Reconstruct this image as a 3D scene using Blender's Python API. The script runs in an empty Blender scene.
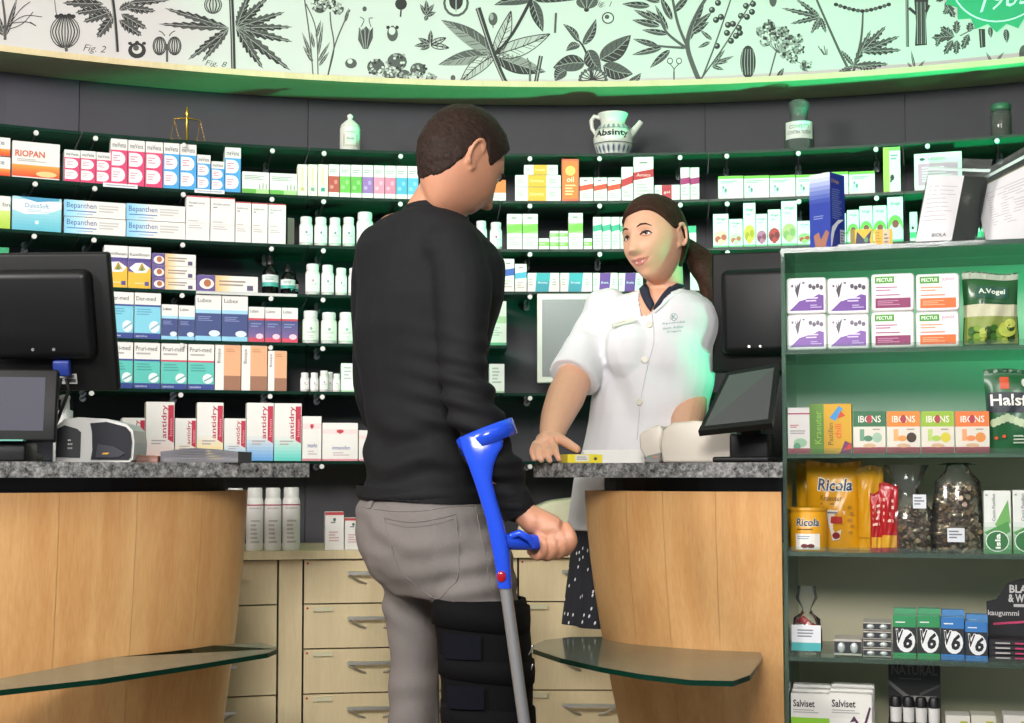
import bpy, bmesh, math, random
from mathutils import Vector, Matrix, Euler, noise as mnoise
random.seed(7)
PI = math.pi
scene = bpy.context.scene
COL = scene.collection

# ------------------------------------------------------------------ camera
F = 1400.0                     # focal length in pixels of a 1024 wide frame
EYE = 1.04
TILT = math.radians(3.1)
PPY = 399.2                    # row of the optical axis (lens shift)
cam_d = bpy.data.cameras.new('camera')
cam = bpy.data.objects.new('camera', cam_d)
COL.objects.link(cam)
cam_d.sensor_fit = 'HORIZONTAL'
cam_d.sensor_width = 36.0
cam_d.lens = 36.0 * F / 1024.0
cam_d.shift_y = (PPY - 361.5) / 1024.0
cam.location = (0, 0, EYE)
cam.rotation_euler = (PI / 2 + TILT, 0, 0)
cam_d.clip_start = 0.05
cam_d.clip_end = 60
scene.camera = cam

# ------------------------------------------------------------------ world, lights, exposure
world = bpy.data.worlds.new('world')
scene.world = world
world.use_nodes = True
wb = world.node_tree.nodes['Background']
wb.inputs[0].default_value = (0.80, 0.86, 1.0, 1)
wb.inputs[1].default_value = 0.42


def area(name, loc, target, sx, sy, power, col):
    d = bpy.data.lights.new(name, 'AREA')
    d.shape = 'RECTANGLE'
    d.size, d.size_y, d.energy, d.color = sx, sy, power, col
    o = bpy.data.objects.new(name, d)
    COL.objects.link(o)
    o.location = loc
    o.rotation_euler = (Vector(target) - Vector(loc)).to_track_quat('-Z', 'Y').to_euler()
    return o


area('key_light', (-2.5, 0.7, 2.55), (0.2, 3.8, 1.2), 0.7, 0.7, 104, (1.0, 0.97, 0.93))
area('ceiling_light', (0.0, 1.2, 2.96), (0.0, 2.0, 0), 2.6, 1.2, 20, (1.0, 0.95, 0.88))
area('front_fill', (-0.35, -0.7, 2.5), (-0.1, 3.8, 1.0), 1.0, 0.8, 25, (1.0, 0.97, 0.94)).data.spread = math.radians(75)


def spot(name, loc, target, power, angle, blend, r):
    d = bpy.data.lights.new(name, 'SPOT')
    d.energy, d.color, d.shadow_soft_size = power, (0.03, 1.0, 0.46), r
    d.spot_size, d.spot_blend = math.radians(angle), blend
    o = bpy.data.objects.new(name, d)
    COL.objects.link(o)
    o.location = loc
    o.rotation_euler = (Vector(target) - Vector(loc)).to_track_quat('-Z', 'Y').to_euler()


spot('green_lamp', (1.75, 3.12, 0.95), (0.4, 3.98, 2.5), 240, 76, 0.8, 0.05)
spot('green_lamp_side', (1.9, 2.93, 1.12), (0.52, 3.44, 1.43), 70, 20, 0.4, 0.03)
area('rack_back_fill', (0.98, 3.42, 1.32), (0.90, 3.10, 1.28), 0.5, 0.25, 0.55, (0.5, 1.0, 0.78))  # added unseen fill, not a shop lamp: brightens the frosted rack back
scene.view_settings.view_transform = 'Standard'
scene.view_settings.look = 'None'
scene.view_settings.gamma = 1.0
scene.view_settings.use_curve_mapping = False
scene.view_settings.exposure = -0.06

# ------------------------------------------------------------------ pixel <-> place
CT, ST = math.cos(TILT), math.sin(TILT)


def slopes(px, py):
    u, v = (px - 512.0) / F, (PPY - py) / F
    d = CT - v * ST
    return u / d, (ST + v * CT) / d


def P(px, py, Y):
    sx, sz = slopes(px, py)
    return Vector((sx * Y, Y, EYE + sz * Y))


CX, CY = 0.138, 0.63           # axis of the curved back wall
R_SHELF, R_WALL, R_FASCIA, R_CAB = 3.40, 3.675, 3.47, 3.20


def arc_pt(a, R, z=0.0):
    return Vector((CX + R * math.sin(a), CY + R * math.cos(a), z))


def hit_arc(px, py, R):
    """angle on the circle of radius R seen at that pixel, and its depth"""
    s, sz = slopes(px, py)
    A = 1 + s * s
    B = -2 * (s * CX + CY)
    C = CX * CX + CY * CY - R * R
    Y = (-B + math.sqrt(B * B - 4 * A * C)) / (2 * A)
    return math.atan2(s * Y - CX, Y - CY), Y, EYE + sz * Y


# ------------------------------------------------------------------ materials
def lin(h):
    h = h.lstrip('#')
    o = []
    for i in (0, 2, 4):
        c = int(h[i:i + 2], 16) / 255.0
        o.append(c / 12.92 if c <= 0.04045 else ((c + 0.055) / 1.055) ** 2.4)
    return tuple(o) + (1.0,)


MATS = {}


def mat(h, rough=0.45, var=0.05, scale=40.0, metal=0.0, bump=0.0, spec=0.5, sheen=0.0, name=None):
    key = (h, rough, var, scale, metal, bump, spec, sheen)
    if key in MATS:
        return MATS[key]
    m = bpy.data.materials.new(name or 'paint_' + h.lstrip('#'))
    m.use_nodes = True
    nt = m.node_tree
    b = nt.nodes['Principled BSDF']
    c = lin(h)
    tc = nt.nodes.new('ShaderNodeTexCoord')
    nz = nt.nodes.new('ShaderNodeTexNoise')
    nz.inputs['Scale'].default_value = scale
    nz.inputs['Detail'].default_value = 3
    nt.links.new(tc.outputs['Object'], nz.inputs['Vector'])
    mx = nt.nodes.new('ShaderNodeMix')
    mx.data_type = 'RGBA'
    mx.inputs[6].default_value = tuple(x * (1 - var) for x in c[:3]) + (1,)
    mx.inputs[7].default_value = tuple(min(1, x * (1 + var)) for x in c[:3]) + (1,)
    nt.links.new(nz.outputs['Fac'], mx.inputs[0])
    nt.links.new(mx.outputs[2], b.inputs['Base Color'])
    b.inputs['Roughness'].default_value = rough
    b.inputs['Metallic'].default_value = metal
    b.inputs['Specular IOR Level'].default_value = spec
    if sheen:
        b.inputs['Sheen Weight'].default_value = sheen
        b.inputs['Sheen Roughness'].default_value = 0.5
    if bump:
        bp = nt.nodes.new('ShaderNodeBump')
        bp.inputs['Strength'].default_value = bump
        bp.inputs['Distance'].default_value = 0.002
        nt.links.new(nz.outputs['Fac'], bp.inputs['Height'])
        nt.links.new(bp.outputs['Normal'], b.inputs['Normal'])
    MATS[key] = m
    return m


def ink(h):
    return mat(h, 0.5, 0.03, 60)


def wood(name, c1, c2, rough=0.35, sc=(9, 9, 0.9), spec=0.4):
    m = bpy.data.materials.new(name)
    m.use_nodes = True
    nt = m.node_tree
    b = nt.nodes['Principled BSDF']
    tc = nt.nodes.new('ShaderNodeTexCoord')
    mp = nt.nodes.new('ShaderNodeMapping')
    mp.inputs['Scale'].default_value = sc
    nt.links.new(tc.outputs['Object'], mp.inputs['Vector'])
    n1 = nt.nodes.new('ShaderNodeTexNoise')
    n1.inputs['Scale'].default_value = 2.2
    n1.inputs['Detail'].default_value = 5
    n1.inputs['Distortion'].default_value = 0.35
    nt.links.new(mp.outputs[0], n1.inputs['Vector'])
    n2 = nt.nodes.new('ShaderNodeTexNoise')
    n2.inputs['Scale'].default_value = 26
    n2.inputs['Detail'].default_value = 3
    nt.links.new(mp.outputs[0], n2.inputs['Vector'])
    ad = nt.nodes.new('ShaderNodeMix')
    ad.data_type = 'FLOAT'
    ad.inputs[0].default_value = 0.35
    nt.links.new(n1.outputs['Fac'], ad.inputs[2])
    nt.links.new(n2.outputs['Fac'], ad.inputs[3])
    rp = nt.nodes.new('ShaderNodeValToRGB')
    rp.color_ramp.elements[0].position = 0.3
    rp.color_ramp.elements[0].color = lin(c1)
    rp.color_ramp.elements[1].position = 0.7
    rp.color_ramp.elements[1].color = lin(c2)
    nt.links.new(ad.outputs[0], rp.inputs[0])
    nt.links.new(rp.outputs[0], b.inputs['Base Color'])
    b.inputs['Roughness'].default_value = rough
    b.inputs['Specular IOR Level'].default_value = spec
    return m


def granite():
    m = bpy.data.materials.new('speckled_granite')
    m.use_nodes = True
    nt = m.node_tree
    b = nt.nodes['Principled BSDF']
    tc = nt.nodes.new('ShaderNodeTexCoord')
    n1 = nt.nodes.new('ShaderNodeTexNoise')
    n1.inputs['Scale'].default_value = 70
    n1.inputs['Detail'].default_value = 6
    n1.inputs['Roughness'].default_value = 0.75
    nt.links.new(tc.outputs['Object'], n1.inputs['Vector'])
    v1 = nt.nodes.new('ShaderNodeTexVoronoi')
    v1.inputs['Scale'].default_value = 160
    nt.links.new(tc.outputs['Object'], v1.inputs['Vector'])
    rp = nt.nodes.new('ShaderNodeValToRGB')
    e = rp.color_ramp.elements
    e[0].position, e[0].color = 0.36, lin('#2b2b2c')
    e[1].position, e[1].color = 0.66, lin('#b5b4b0')
    x = rp.color_ramp.elements.new(0.5)
    x.color = lin('#7d7c7a')
    nt.links.new(n1.outputs['Fac'], rp.inputs[0])
    mx = nt.nodes.new('ShaderNodeMix')
    mx.data_type = 'RGBA'
    mx.blend_type = 'MULTIPLY'
    mx.inputs[0].default_value = 0.45
    nt.links.new(rp.outputs[0], mx.inputs[6])
    nt.links.new(v1.outputs['Distance'], mx.inputs[7])
    nt.links.new(mx.outputs[2], b.inputs['Base Color'])
    b.inputs['Roughness'].default_value = 0.22
    return m


def glass_mat(name, tint, refl=1.5, rough=0.03, body=None, body_fac=0.0):
    """thin tinted pane: tinted see-through + mirror by Fresnel (+ a little body colour)"""
    m = bpy.data.materials.new(name)
    m.use_nodes = True
    nt = m.node_tree
    nt.nodes.remove(nt.nodes['Principled BSDF'])
    out = nt.nodes['Material Output']
    tr = nt.nodes.new('ShaderNodeBsdfTransparent')
    tr.inputs[0].default_value = tint
    gl = nt.nodes.new('ShaderNodeBsdfGlossy')
    gl.inputs['Roughness'].default_value = rough
    fr = nt.nodes.new('ShaderNodeFresnel')
    fr.inputs['IOR'].default_value = refl
    mx = nt.nodes.new('ShaderNodeMixShader')
    nt.links.new(fr.outputs[0], mx.inputs[0])
    src = tr.outputs[0]
    if body:
        d0 = nt.nodes.new('ShaderNodeBsdfDiffuse')
        d1 = nt.nodes.new('ShaderNodeBsdfTranslucent')
        d0.inputs[0].default_value = d1.inputs[0].default_value = lin(body)
        df = nt.nodes.new('ShaderNodeMixShader')
        nt.links.new(d0.outputs[0], df.inputs[1])
        nt.links.new(d1.outputs[0], df.inputs[2])
        m2 = nt.nodes.new('ShaderNodeMixShader')
        m2.inputs[0].default_value = body_fac
        nt.links.new(tr.outputs[0], m2.inputs[1])
        nt.links.new(df.outputs[0], m2.inputs[2])
        src = m2.outputs[0]
    nt.links.new(src, mx.inputs[1])
    nt.links.new(gl.outputs[0], mx.inputs[2])
    nt.links.new(mx.outputs[0], out.inputs[0])
    return m


W_COUNTER = wood('beech_veneer', '#c58e56', '#dcae76', 0.33)
W_CAB = wood('pale_maple', '#d6c298', '#e8d7ae', 0.38)
W_EDGE = wood('maple_edge', '#d0b98e', '#e2cfa8', 0.4)
W_SOFFIT = wood('soffit_wood', '#cbb892', '#d8c8a2', 0.5, (3, 3, 3))
GRANITE = granite()
G_SHELF = glass_mat('green_shelf_glass', (0.22, 0.50, 0.36, 1), 1.22, 0.04, '#4a9a7a', 0.6)
G_TABLE = glass_mat('clear_green_glass', (0.80, 0.88, 0.83, 1), 1.45, 0.10, '#c4ccb8', 0.52)
G_LIP = glass_mat('clear_lip_glass', (0.90, 0.95, 0.92, 1), 1.4, 0.03, '#c4cfc4', 0.06)
G_EDGE = glass_mat('glass_edge', (0.10, 0.30, 0.22, 1), 1.25, 0.25, '#174a3a', 0.7)
G_CLEAR = glass_mat('clear_glass', (0.9, 0.96, 0.92, 1), 1.35, 0.03)
G_FILM = glass_mat('cellophane', (0.93, 0.94, 0.93, 1), 1.45, 0.12, '#e8e8e4', 0.06)
CHROME = mat('#c9c9c8', 0.25, 0.02, 20, 1.0)
STEEL = mat('#d6d4cf', 0.3, 0.03, 30, 0.85)
BLACK = mat('#0c0c0d', 0.45)
WALLM = mat('#3d3b41', 0.6, 0.10, 5, bump=0.05)
WALLM2 = mat('#46444d', 0.6, 0.10, 5, bump=0.05)
WHITE = '#e6e3de'


# ------------------------------------------------------------------ mesh builder
class MB:
    def __init__(s):
        s.v, s.f, s.m, s.mats, s.sm = [], [], [], [], []

    def mi(s, m):
        if m not in s.mats:
            s.mats.append(m)
        return s.mats.index(m)

    def poly(s, pts, m, smooth=False):
        n = len(s.v)
        s.v += [tuple(p) for p in pts]
        s.f.append(tuple(range(n, n + len(pts))))
        s.m.append(s.mi(m))
        s.sm.append(smooth)

    def grid(s, rows, m, close_u=False, close_v=False, smooth=True):
        """rows: list of rows of points"""
        n = len(s.v)
        nu, nv = len(rows[0]), len(rows)
        for r in rows:
            s.v += [tuple(p) for p in r]
        k = s.mi(m)
        for j in range(nv if close_v else nv - 1):
            for i in range(nu if close_u else nu - 1):
                a, b = n + j * nu + i, n + j * nu + (i + 1) % nu
                c, d = n + ((j + 1) % nv) * nu + (i + 1) % nu, n + ((j + 1) % nv) * nu + i
                s.f.append((a, b, c, d))
                s.m.append(k)
                s.sm.append(smooth)

    def box(s, c, size, m, R=None):
        n = len(s.v)
        k = s.mi(m)
        h = [x / 2 for x in size]
        for sx, sy, sz in ((-1, -1, -1), (1, -1, -1), (1, 1, -1), (-1, 1, -1), (-1, -1, 1), (1, -1, 1), (1, 1, 1), (-1, 1, 1)):
            p = Vector((sx * h[0], sy * h[1], sz * h[2]))
            if R is not None:
                p = R @ p
            s.v.append(tuple(p + Vector(c)))
        for q in ((0, 3, 2, 1), (4, 5, 6, 7), (0, 1, 5, 4), (1, 2, 6, 5), (2, 3, 7, 6), (3, 0, 4, 7)):
            s.f.append(tuple(n + i for i in q))
            s.m.append(k)
            s.sm.append(False)

    def prism(s, poly, z0, z1, m, mtop=None, mside=None):
        """poly: list of (x,y) counter-clockwise"""
        s.poly([(p[0], p[1], z0) for p in reversed(poly)], m)
        s.poly([(p[0], p[1], z1) for p in poly], mtop or m)
        for i in range(len(poly)):
            a, b = poly[i], poly[(i + 1) % len(poly)]
            s.poly([(a[0], a[1], z0), (b[0], b[1], z0), (b[0], b[1], z1), (a[0], a[1], z1)], mside or m)

    def lathe(s, prof, m, n=16, c=(0, 0, 0), sx=1.0, sy=1.0):
        rows = []
        for r, z in prof:
            rows.append([(c[0] + sx * r * math.cos(2 * PI * i / n), c[1] + sy * r * math.sin(2 * PI * i / n), c[2] + z) for i in range(n)])
        s.grid(rows, m, close_u=True)
        for row, fl in ((rows[0], True), (rows[-1], False)):
            s.poly(list(reversed(row)) if fl else row, m)

    def tube(s, path, rad, m, n=8, cap=True, flat=1.0):
        path = [Vector(p) for p in path]
        if not hasattr(rad, '__len__'):
            rad = [rad] * len(path)
        rows = []
        t0 = (path[1] - path[0]).normalized()
        up = Vector((0, 0, 1)) if abs(t0.z) < 0.9 else Vector((1, 0, 0))
        nrm = (up - t0 * up.dot(t0)).normalized()
        for i, p in enumerate(path):
            t = (path[min(i + 1, len(path) - 1)] - path[max(i - 1, 0)]).normalized()
            nrm = (nrm - t * nrm.dot(t)).normalized()
            b = t.cross(nrm)
            rows.append([p + rad[i] * (nrm * math.cos(2 * PI * k / n) + b * flat * math.sin(2 * PI * k / n)) for k in range(n)])
        s.grid(rows, m, close_u=True)
        if cap:
            s.poly(list(reversed(rows[0])), m)
            s.poly(rows[-1], m)

    def ellipsoid(s, c, r, m, n=12, k=8, R=None):
        rows = []
        for j in range(k + 1):
            ph = -PI / 2 + PI * j / k
            row = []
            for i in range(n):
                p = Vector((r[0] * math.cos(ph) * math.cos(2 * PI * i / n), r[1] * math.cos(ph) * math.sin(2 * PI * i / n), r[2] * math.sin(ph)))
                if R is not None:
                    p = R @ p
                row.append(p + Vector(c))
            rows.append(row)
        s.grid(rows, m, close_u=True)

    def mesh(s, name):
        me = bpy.data.meshes.new(name)
        me.from_pydata(s.v, [], s.f)
        for m in s.mats:
            me.materials.append(m)
        me.polygons.foreach_set('material_index', s.m)
        me.polygons.foreach_set('use_smooth', s.sm)
        me.update()
        return me

    def build(s, name, parent=None, loc=None, rz=0.0):
        return link(name, s.mesh(name), parent, loc, rz)


def link(name, me, parent=None, loc=None, rz=0.0):
    o = bpy.data.objects.new(name, me)
    COL.objects.link(o)
    if parent:
        o.parent = parent
    if loc is not None:
        o.location = loc
    o.rotation_euler = (0, 0, rz)
    return o


def tag(o, label, cat, group=None):
    o['label'] = label
    o['category'] = cat
    if group:
        o['group'] = group
    return o


def thing(name, label, cat, loc=(0, 0, 0), rz=0.0, group=None):
    return tag(link(name, None, None, loc, rz), label, cat, group)


def struct(o):
    o['kind'] = 'structure'
    return o


# ------------------------------------------------------------------ lettering and flat print
GLYPHS = {}


def glyphs(text, bold=0.0, shear=0.0):
    key = (text, bold, shear)
    if key not in GLYPHS:
        cu = bpy.data.curves.new('lettering', 'FONT')
        cu.body = text
        cu.resolution_u = 2
        cu.offset = bold
        cu.shear = shear
        ob = bpy.data.objects.new('lettering', cu)
        COL.objects.link(ob)
        dg = bpy.context.evaluated_depsgraph_get()
        me = bpy.data.meshes.new_from_object(ob.evaluated_get(dg))
        vs = [(v.co.x, v.co.y) for v in me.vertices]
        fs = [tuple(p.vertices) for p in me.polygons]
        bpy.data.objects.remove(ob)
        bpy.data.curves.remove(cu)
        bpy.data.meshes.remove(me)
        x0, x1 = min(v[0] for v in vs), max(v[0] for v in vs)
        y0, y1 = min(v[1] for v in vs), max(v[1] for v in vs)
        GLYPHS[key] = ([((x - x0) / (x1 - x0), (y - y0) / (y1 - y0)) for x, y in vs], fs)
    return GLYPHS[key]


def mix_hex(a, b, t):
    a, b = a.lstrip('#'), b.lstrip('#')
    return '#' + ''.join('%02x' % int(round(int(a[i:i + 2], 16) * (1 - t) + int(b[i:i + 2], 16) * t)) for i in (0, 2, 4))


def stamp(mb, fr, ops, seg=1):
    """print a list of flat marks through fr(u, v, layer) -> point"""
    for k, op in enumerate(ops):
        lay = k + 1
        t = op[0]
        if t == 'r':
            _, u0, v0, u1, v1, c = op
            n = max(1, int(math.ceil(seg * abs(u1 - u0))))
            for i in range(n):
                a, b = u0 + (u1 - u0) * i / n, u0 + (u1 - u0) * (i + 1) / n
                mb.poly([fr(a, v0, lay), fr(b, v0, lay), fr(b, v1, lay), fr(a, v1, lay)], ink(c))
        elif t == 'g':          # blend of two inks, d = 'v' bottom to top or 'h' left to right
            _, u0, v0, u1, v1, c0, c1, d = op
            n = 7
            for i in range(n):
                a, b = i / n, (i + 1) / n
                c = ink(mix_hex(c0, c1, (i + 0.5) / n))
                if d == 'v':
                    q = (u0, v0 + (v1 - v0) * a, u1, v0 + (v1 - v0) * b)
                else:
                    q = (u0 + (u1 - u0) * a, v0, u0 + (u1 - u0) * b, v1)
                mb.poly([fr(q[0], q[1], lay), fr(q[2], q[1], lay), fr(q[2], q[3], lay), fr(q[0], q[3], lay)], c)
        elif t == 't':
            _, text, u0, v0, u1, v1, c = op[:7]
            rot = op[7] if len(op) > 7 else 0
            bold = op[8] if len(op) > 8 else 0.0
            shear = op[9] if len(op) > 9 else 0.0
            vs, fs = glyphs(text, bold, shear)
            n = len(mb.v)
            for x, y in vs:
                if rot == 90:
                    x, y = 1 - y, x
                mb.v.append(tuple(fr(u0 + (u1 - u0) * x, v0 + (v1 - v0) * y, lay)))
            km = mb.mi(ink(c))
            for f in fs:
                mb.f.append(tuple(n + i for i in f))
                mb.m.append(km)
                mb.sm.append(False)
        elif t == 'l':          # n thin grey lines standing for text too small to read
            _, u0, v0, u1, v1, n, c = op
            rnd = random.Random(int((u0 + 3 * v0 + 7 * u1) * 1000) + n)
            for i in range(n):
                y = v1 - (v1 - v0) * (i + 0.2) / n
                h = (v1 - v0) / n * 0.45
                e = u1 - (u1 - u0) * rnd.random() * 0.45
                m = max(1, int(math.ceil(seg * abs(e - u0))))
                for j in range(m):
                    a, b = u0 + (e - u0) * j / m, u0 + (e - u0) * (j + 1) / m
                    mb.poly([fr(a, y - h, lay), fr(b, y - h, lay), fr(b, y, lay), fr(a, y, lay)], ink(c))
        elif t == 'e':
            _, u, v, ru, rv, c = op
            mb.poly([fr(u + ru * math.cos(2 * PI * i / 14), v + rv * math.sin(2 * PI * i / 14), lay) for i in range(14)], ink(c))
        elif t == 'd':          # tablet shape: square left end, round right end
            _, u0, v0, u1, v1, c = op
            w, h = u1 - u0, v1 - v0
            pts = [(u0, v0)] + [(u0 + w * 0.55 + w * 0.45 * math.cos(a), (v0 + v1) / 2 + h / 2 * math.sin(a)) for a in [(-90 + 30 * i) * PI / 180 for i in range(7)]] + [(u0, v1)]
            mb.poly([fr(a, b, lay) for a, b in pts], ink(c))
        elif t == 'p':
            _, pts, c = op
            mb.poly([fr(a, b, lay) for a, b in pts], ink(c))

# ------------------------------------------------------------------ the room
def arc_slab(mb, a0, a1, R0, R1, z0, z1, m, n=24, m_front=None, m_bottom=None, m_top=None):
    for i in range(n):
        a, b = a0 + (a1 - a0) * i / n, a0 + (a1 - a0) * (i + 1) / n
        q = lambda t, R, z: arc_pt(t, R, z)
        mb.poly([q(a, R0, z0), q(b, R0, z0), q(b, R0, z1), q(a, R0, z1)], m_front or m)
        mb.poly([q(b, R1, z0), q(a, R1, z0), q(a, R1, z1), q(b, R1, z1)], m)
        mb.poly([q(a, R0, z0), q(a, R1, z0), q(b, R1, z0), q(b, R0, z0)], m_bottom or m)
        mb.poly([q(a, R0, z1), q(b, R0, z1), q(b, R1, z1), q(a, R1, z1)], m_top or m)
    for a in (a0, a1):
        mb.poly([arc_pt(a, R0, z0), arc_pt(a, R1, z0), arc_pt(a, R1, z1), arc_pt(a, R0, z1)], m_front or m)


fl = MB()
fl.box((0, 1.8, -0.03), (9, 9, 0.06), mat('#8d857a', 0.35, 0.08, 6))
struct(fl.build('floor'))
ce = MB()
ce.box((0, 1.8, 3.03), (9, 9, 0.06), mat('#e6e3dd', 0.8, 0.03, 4))
struct(ce.build('ceiling'))

wall = struct(link('wall_back', None))
edges = [-1.15] + [hit_arc(px, 120, R_WALL)[0] for px in (79, 308, 705, 905)] + [1.15]
for i in range(5):
    mb = MB()
    arc_slab(mb, edges[i] + 0.0003, edges[i + 1] - 0.0003, R_WALL, R_WALL + 0.02, 0.0, 2.20, WALLM2 if i == 0 else WALLM, 14)
    mb.build('wall_panel', wall)
mb = MB()
arc_slab(mb, -1.15, 1.15, R_WALL + 0.02, R_WALL + 0.06, 0, 3.0, BLACK, 30)
mb.build('wall_core', wall)

Z_FAS = P(600, 87.6, 4.10).z
fr = thing('illustrated_frieze', 'curved white frieze printed with black botanical drawings above the shelves', 'frieze')
PAPER = mat('#cfc8c7', 0.55, 0.03, 2)
mb = MB()
arc_slab(mb, -1.1, 1.1, R_FASCIA, R_FASCIA + 0.02, Z_FAS + 0.017, 2.96, PAPER, 60)
mb.build('printed_panel', fr)
mb = MB()
arc_slab(mb, -1.1, 1.1, R_FASCIA - 0.006, R_FASCIA + 0.03, Z_FAS, Z_FAS + 0.017, W_EDGE, 60)
mb.build('wooden_edge', fr)
mb = MB()
arc_slab(mb, -1.1, 1.1, R_FASCIA + 0.0305, R_WALL - 0.001, Z_FAS + 0.001, Z_FAS + 0.02, W_SOFFIT, 60)
mb.build('soffit', fr)

# ------------------------------------------------------------------ glass wall shelves
SH_PY = {'S1': 147.0, 'S2': 195.3, 'S3': 244.6, 'S4': 294.0, 'S5': 342.8, 'S6': 391.3, 'S7': 461.0}
SH_Z = {k: hit_arc(300, v, R_SHELF)[2] for k, v in SH_PY.items()}
SH_Z['S4R'] = hit_arc(540, 291.6, R_SHELF)[2]
SEAM = [-110, 79, 308, 501, 710, 905, 1140]
RODS = [-60, 33, 93, 182, 271, 323, 400, 470, 530, 600, 681, 728, 800, 878, 930, 1000, 1070]
SHELF_LABEL = {
    'S1': 'topmost green glass wall shelf, carrying the old pharmacy jars',
    'S2': 'second green glass wall shelf from the top, carrying the pink and blue cartons',
    'S3': 'third green glass wall shelf from the top, carrying the long pale blue cartons',
    'S4': 'fourth green glass wall shelf from the top, left half, with the two dark bottles',
    'S4R': 'short green glass wall shelf above the white framed screen behind the pharmacist',
    'S5': 'fifth green glass wall shelf from the top, left half, with navy and light blue cartons',
    'S6': 'sixth green glass wall shelf from the top, with teal and peach cartons',
    'S7': 'lowest green glass wall shelf, carrying tall white cartons with a red tag'}
CAPM = mat('#d8d6d2', 0.3, 0.02, 20)


def glass_shelf(key):
    z = SH_Z[key]
    t = thing('glass_shelf', SHELF_LABEL[key], 'shelf')
    lo, hi = {'S4': (-110, 501), 'S5': (-110, 508), 'S4R': (500, 1140)}.get(key, (-110, 1140))
    cuts = [lo] + [c for c in SEAM if lo + 20 < c < hi - 20] + [hi]
    for a, b in zip(cuts, cuts[1:]):
        mb = MB()
        a0, a1 = hit_arc(a, 300, R_SHELF)[0] + 0.0005, hit_arc(b, 300, R_SHELF)[0] - 0.0005
        arc_slab(mb, a0, a1, R_SHELF, R_WALL - 0.012, z - 0.008, z, G_SHELF, 8, m_front=G_EDGE)
        mb.build('glass_pane', t)
    for px in RODS:
        if not lo + 8 < px < hi - 8:
            continue
        a = hit_arc(px, 300, R_SHELF)[0]
        mb = MB()
        zr = z - 0.0155
        mb.tube([arc_pt(a, R_SHELF + 0.004, zr), arc_pt(a, R_WALL - 0.004, zr)], 0.0032, CHROME, 6)
        mb.tube([arc_pt(a, R_WALL - 0.012, zr), arc_pt(a, R_WALL - 0.0005, zr)], 0.010, CHROME, 10)
        rod = mb.build('support_rod', t)
        mb = MB()
        mb.tube([arc_pt(a, R_SHELF - 0.003, zr), arc_pt(a, R_SHELF + 0.006, zr)], 0.0068, CAPM, 10)
        mb.build('rod_cap', rod)
    return t


for k in ('S1', 'S2', 'S3', 'S4', 'S4R', 'S5', 'S6', 'S7'):
    glass_shelf(k)

# ------------------------------------------------------------------ drawer units below
Z_TOP = P(300, 550, R_CAB + CY - 0.05).z
RED = mat('#b8322c', 0.4)
HOLDER = mat('#d8d2ae', 0.4, 0.03)
GAP = mat('#3a3226', 0.8)


def drawer_unit(pa, pb, label):
    a0, a1 = hit_arc(pa, 600, R_CAB)[0], hit_arc(pb, 600, R_CAB)[0]
    am = (a0 + a1) / 2
    w = 2 * R_CAB * math.sin((a1 - a0) / 2)
    o = arc_pt(am, R_CAB * math.cos((a1 - a0) / 2))
    t = thing('drawer_cabinet', label, 'cabinet', o, -am, 'drawer cabinets along the back wall')
    mb = MB()
    mb.box((0, 0.22, (Z_TOP - 0.022 + 0.08) / 2 + 0.0), (w - 0.002, 0.40, Z_TOP - 0.022 - 0.08), GAP)
    mb.box((0, 0.25, 0.04), (w - 0.01, 0.34, 0.08), BLACK)
    mb.build('carcass', t)
    hgt = 0.1188
    z = Z_TOP - 0.0235
    for i in range(6):
        h = min(hgt, z - 0.09)
        mb = MB()
        mb.box((0, 0.009, z - h / 2), (w - 0.006, 0.018, h - 0.004), W_CAB)
        d = mb.build('drawer', t)
        mb = MB()
        hz, hw = z - 0.036, 0.074
        mb.tube([(-hw, -0.026, hz), (hw, -0.026, hz)], 0.0042, STEEL, 6)
        mb.box((0, -0.030, hz - 0.001), (2 * hw, 0.003, 0.007), STEEL)
        for s in (-1, 1):
            mb.tube([(s * hw, -0.026, hz), (s * (hw - 0.03), -0.012, hz - 0.022), (s * (hw - 0.05), 0.0, hz - 0.030)], 0.003, STEEL, 6)
        mb.build('handle', d)
        if i:
            mb = MB()
            mb.box((-w / 2 + 0.053, -0.004, z - 0.013), (0.052, 0.008, 0.012), HOLDER)
            mb.build('label_holder', d)
        mb = MB()
        mb.lathe([(0.0032, 0), (0.0032, 0.0012)], RED, 8)
        mb.v = [(p[0] - w / 2 + 0.012, -p[2], p[1] + z - 0.011) for p in mb.v]
        mb.build('red_dot', d)
        z -= hgt
    return t


def pilaster(pa, pb, label):
    a0, a1 = hit_arc(pa, 600, R_CAB)[0] + 0.0004, hit_arc(pb, 600, R_CAB)[0] - 0.0004
    mb = MB()
    arc_slab(mb, a0, a1, R_CAB - 0.002, R_CAB + 0.40, 0, Z_TOP - 0.024, W_CAB, 3)
    tag(mb.build('cabinet_pilaster'), label, 'pilaster')


drawer_unit(-15, 130, 'maple drawer cabinet behind the left counter, leftmost of the row')
drawer_unit(134, 278, 'maple drawer cabinet right beside the left counter panel')
pilaster(278.4, 302.6, 'narrow plain maple pilaster left of the drawers behind the man')
drawer_unit(303, 446, 'maple drawer cabinet directly behind the man with red dotted labels')
pilaster(446.4, 517.6, 'plain maple pilaster behind the man and his crutch')
drawer_unit(518, 661, 'maple drawer cabinet between the crutch and the right counter')
drawer_unit(664, 806, 'maple drawer cabinet behind the right counter panel')
mb = MB()
arc_slab(mb, hit_arc(-15, 560, R_CAB)[0], hit_arc(806, 560, R_CAB)[0], R_CAB - 0.022, R_CAB + 0.42, Z_TOP - 0.022, Z_TOP, W_CAB, 30)
tag(mb.build('cabinet_worktop'), 'long curved pale maple worktop over the drawer cabinets', 'worktop')


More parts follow.
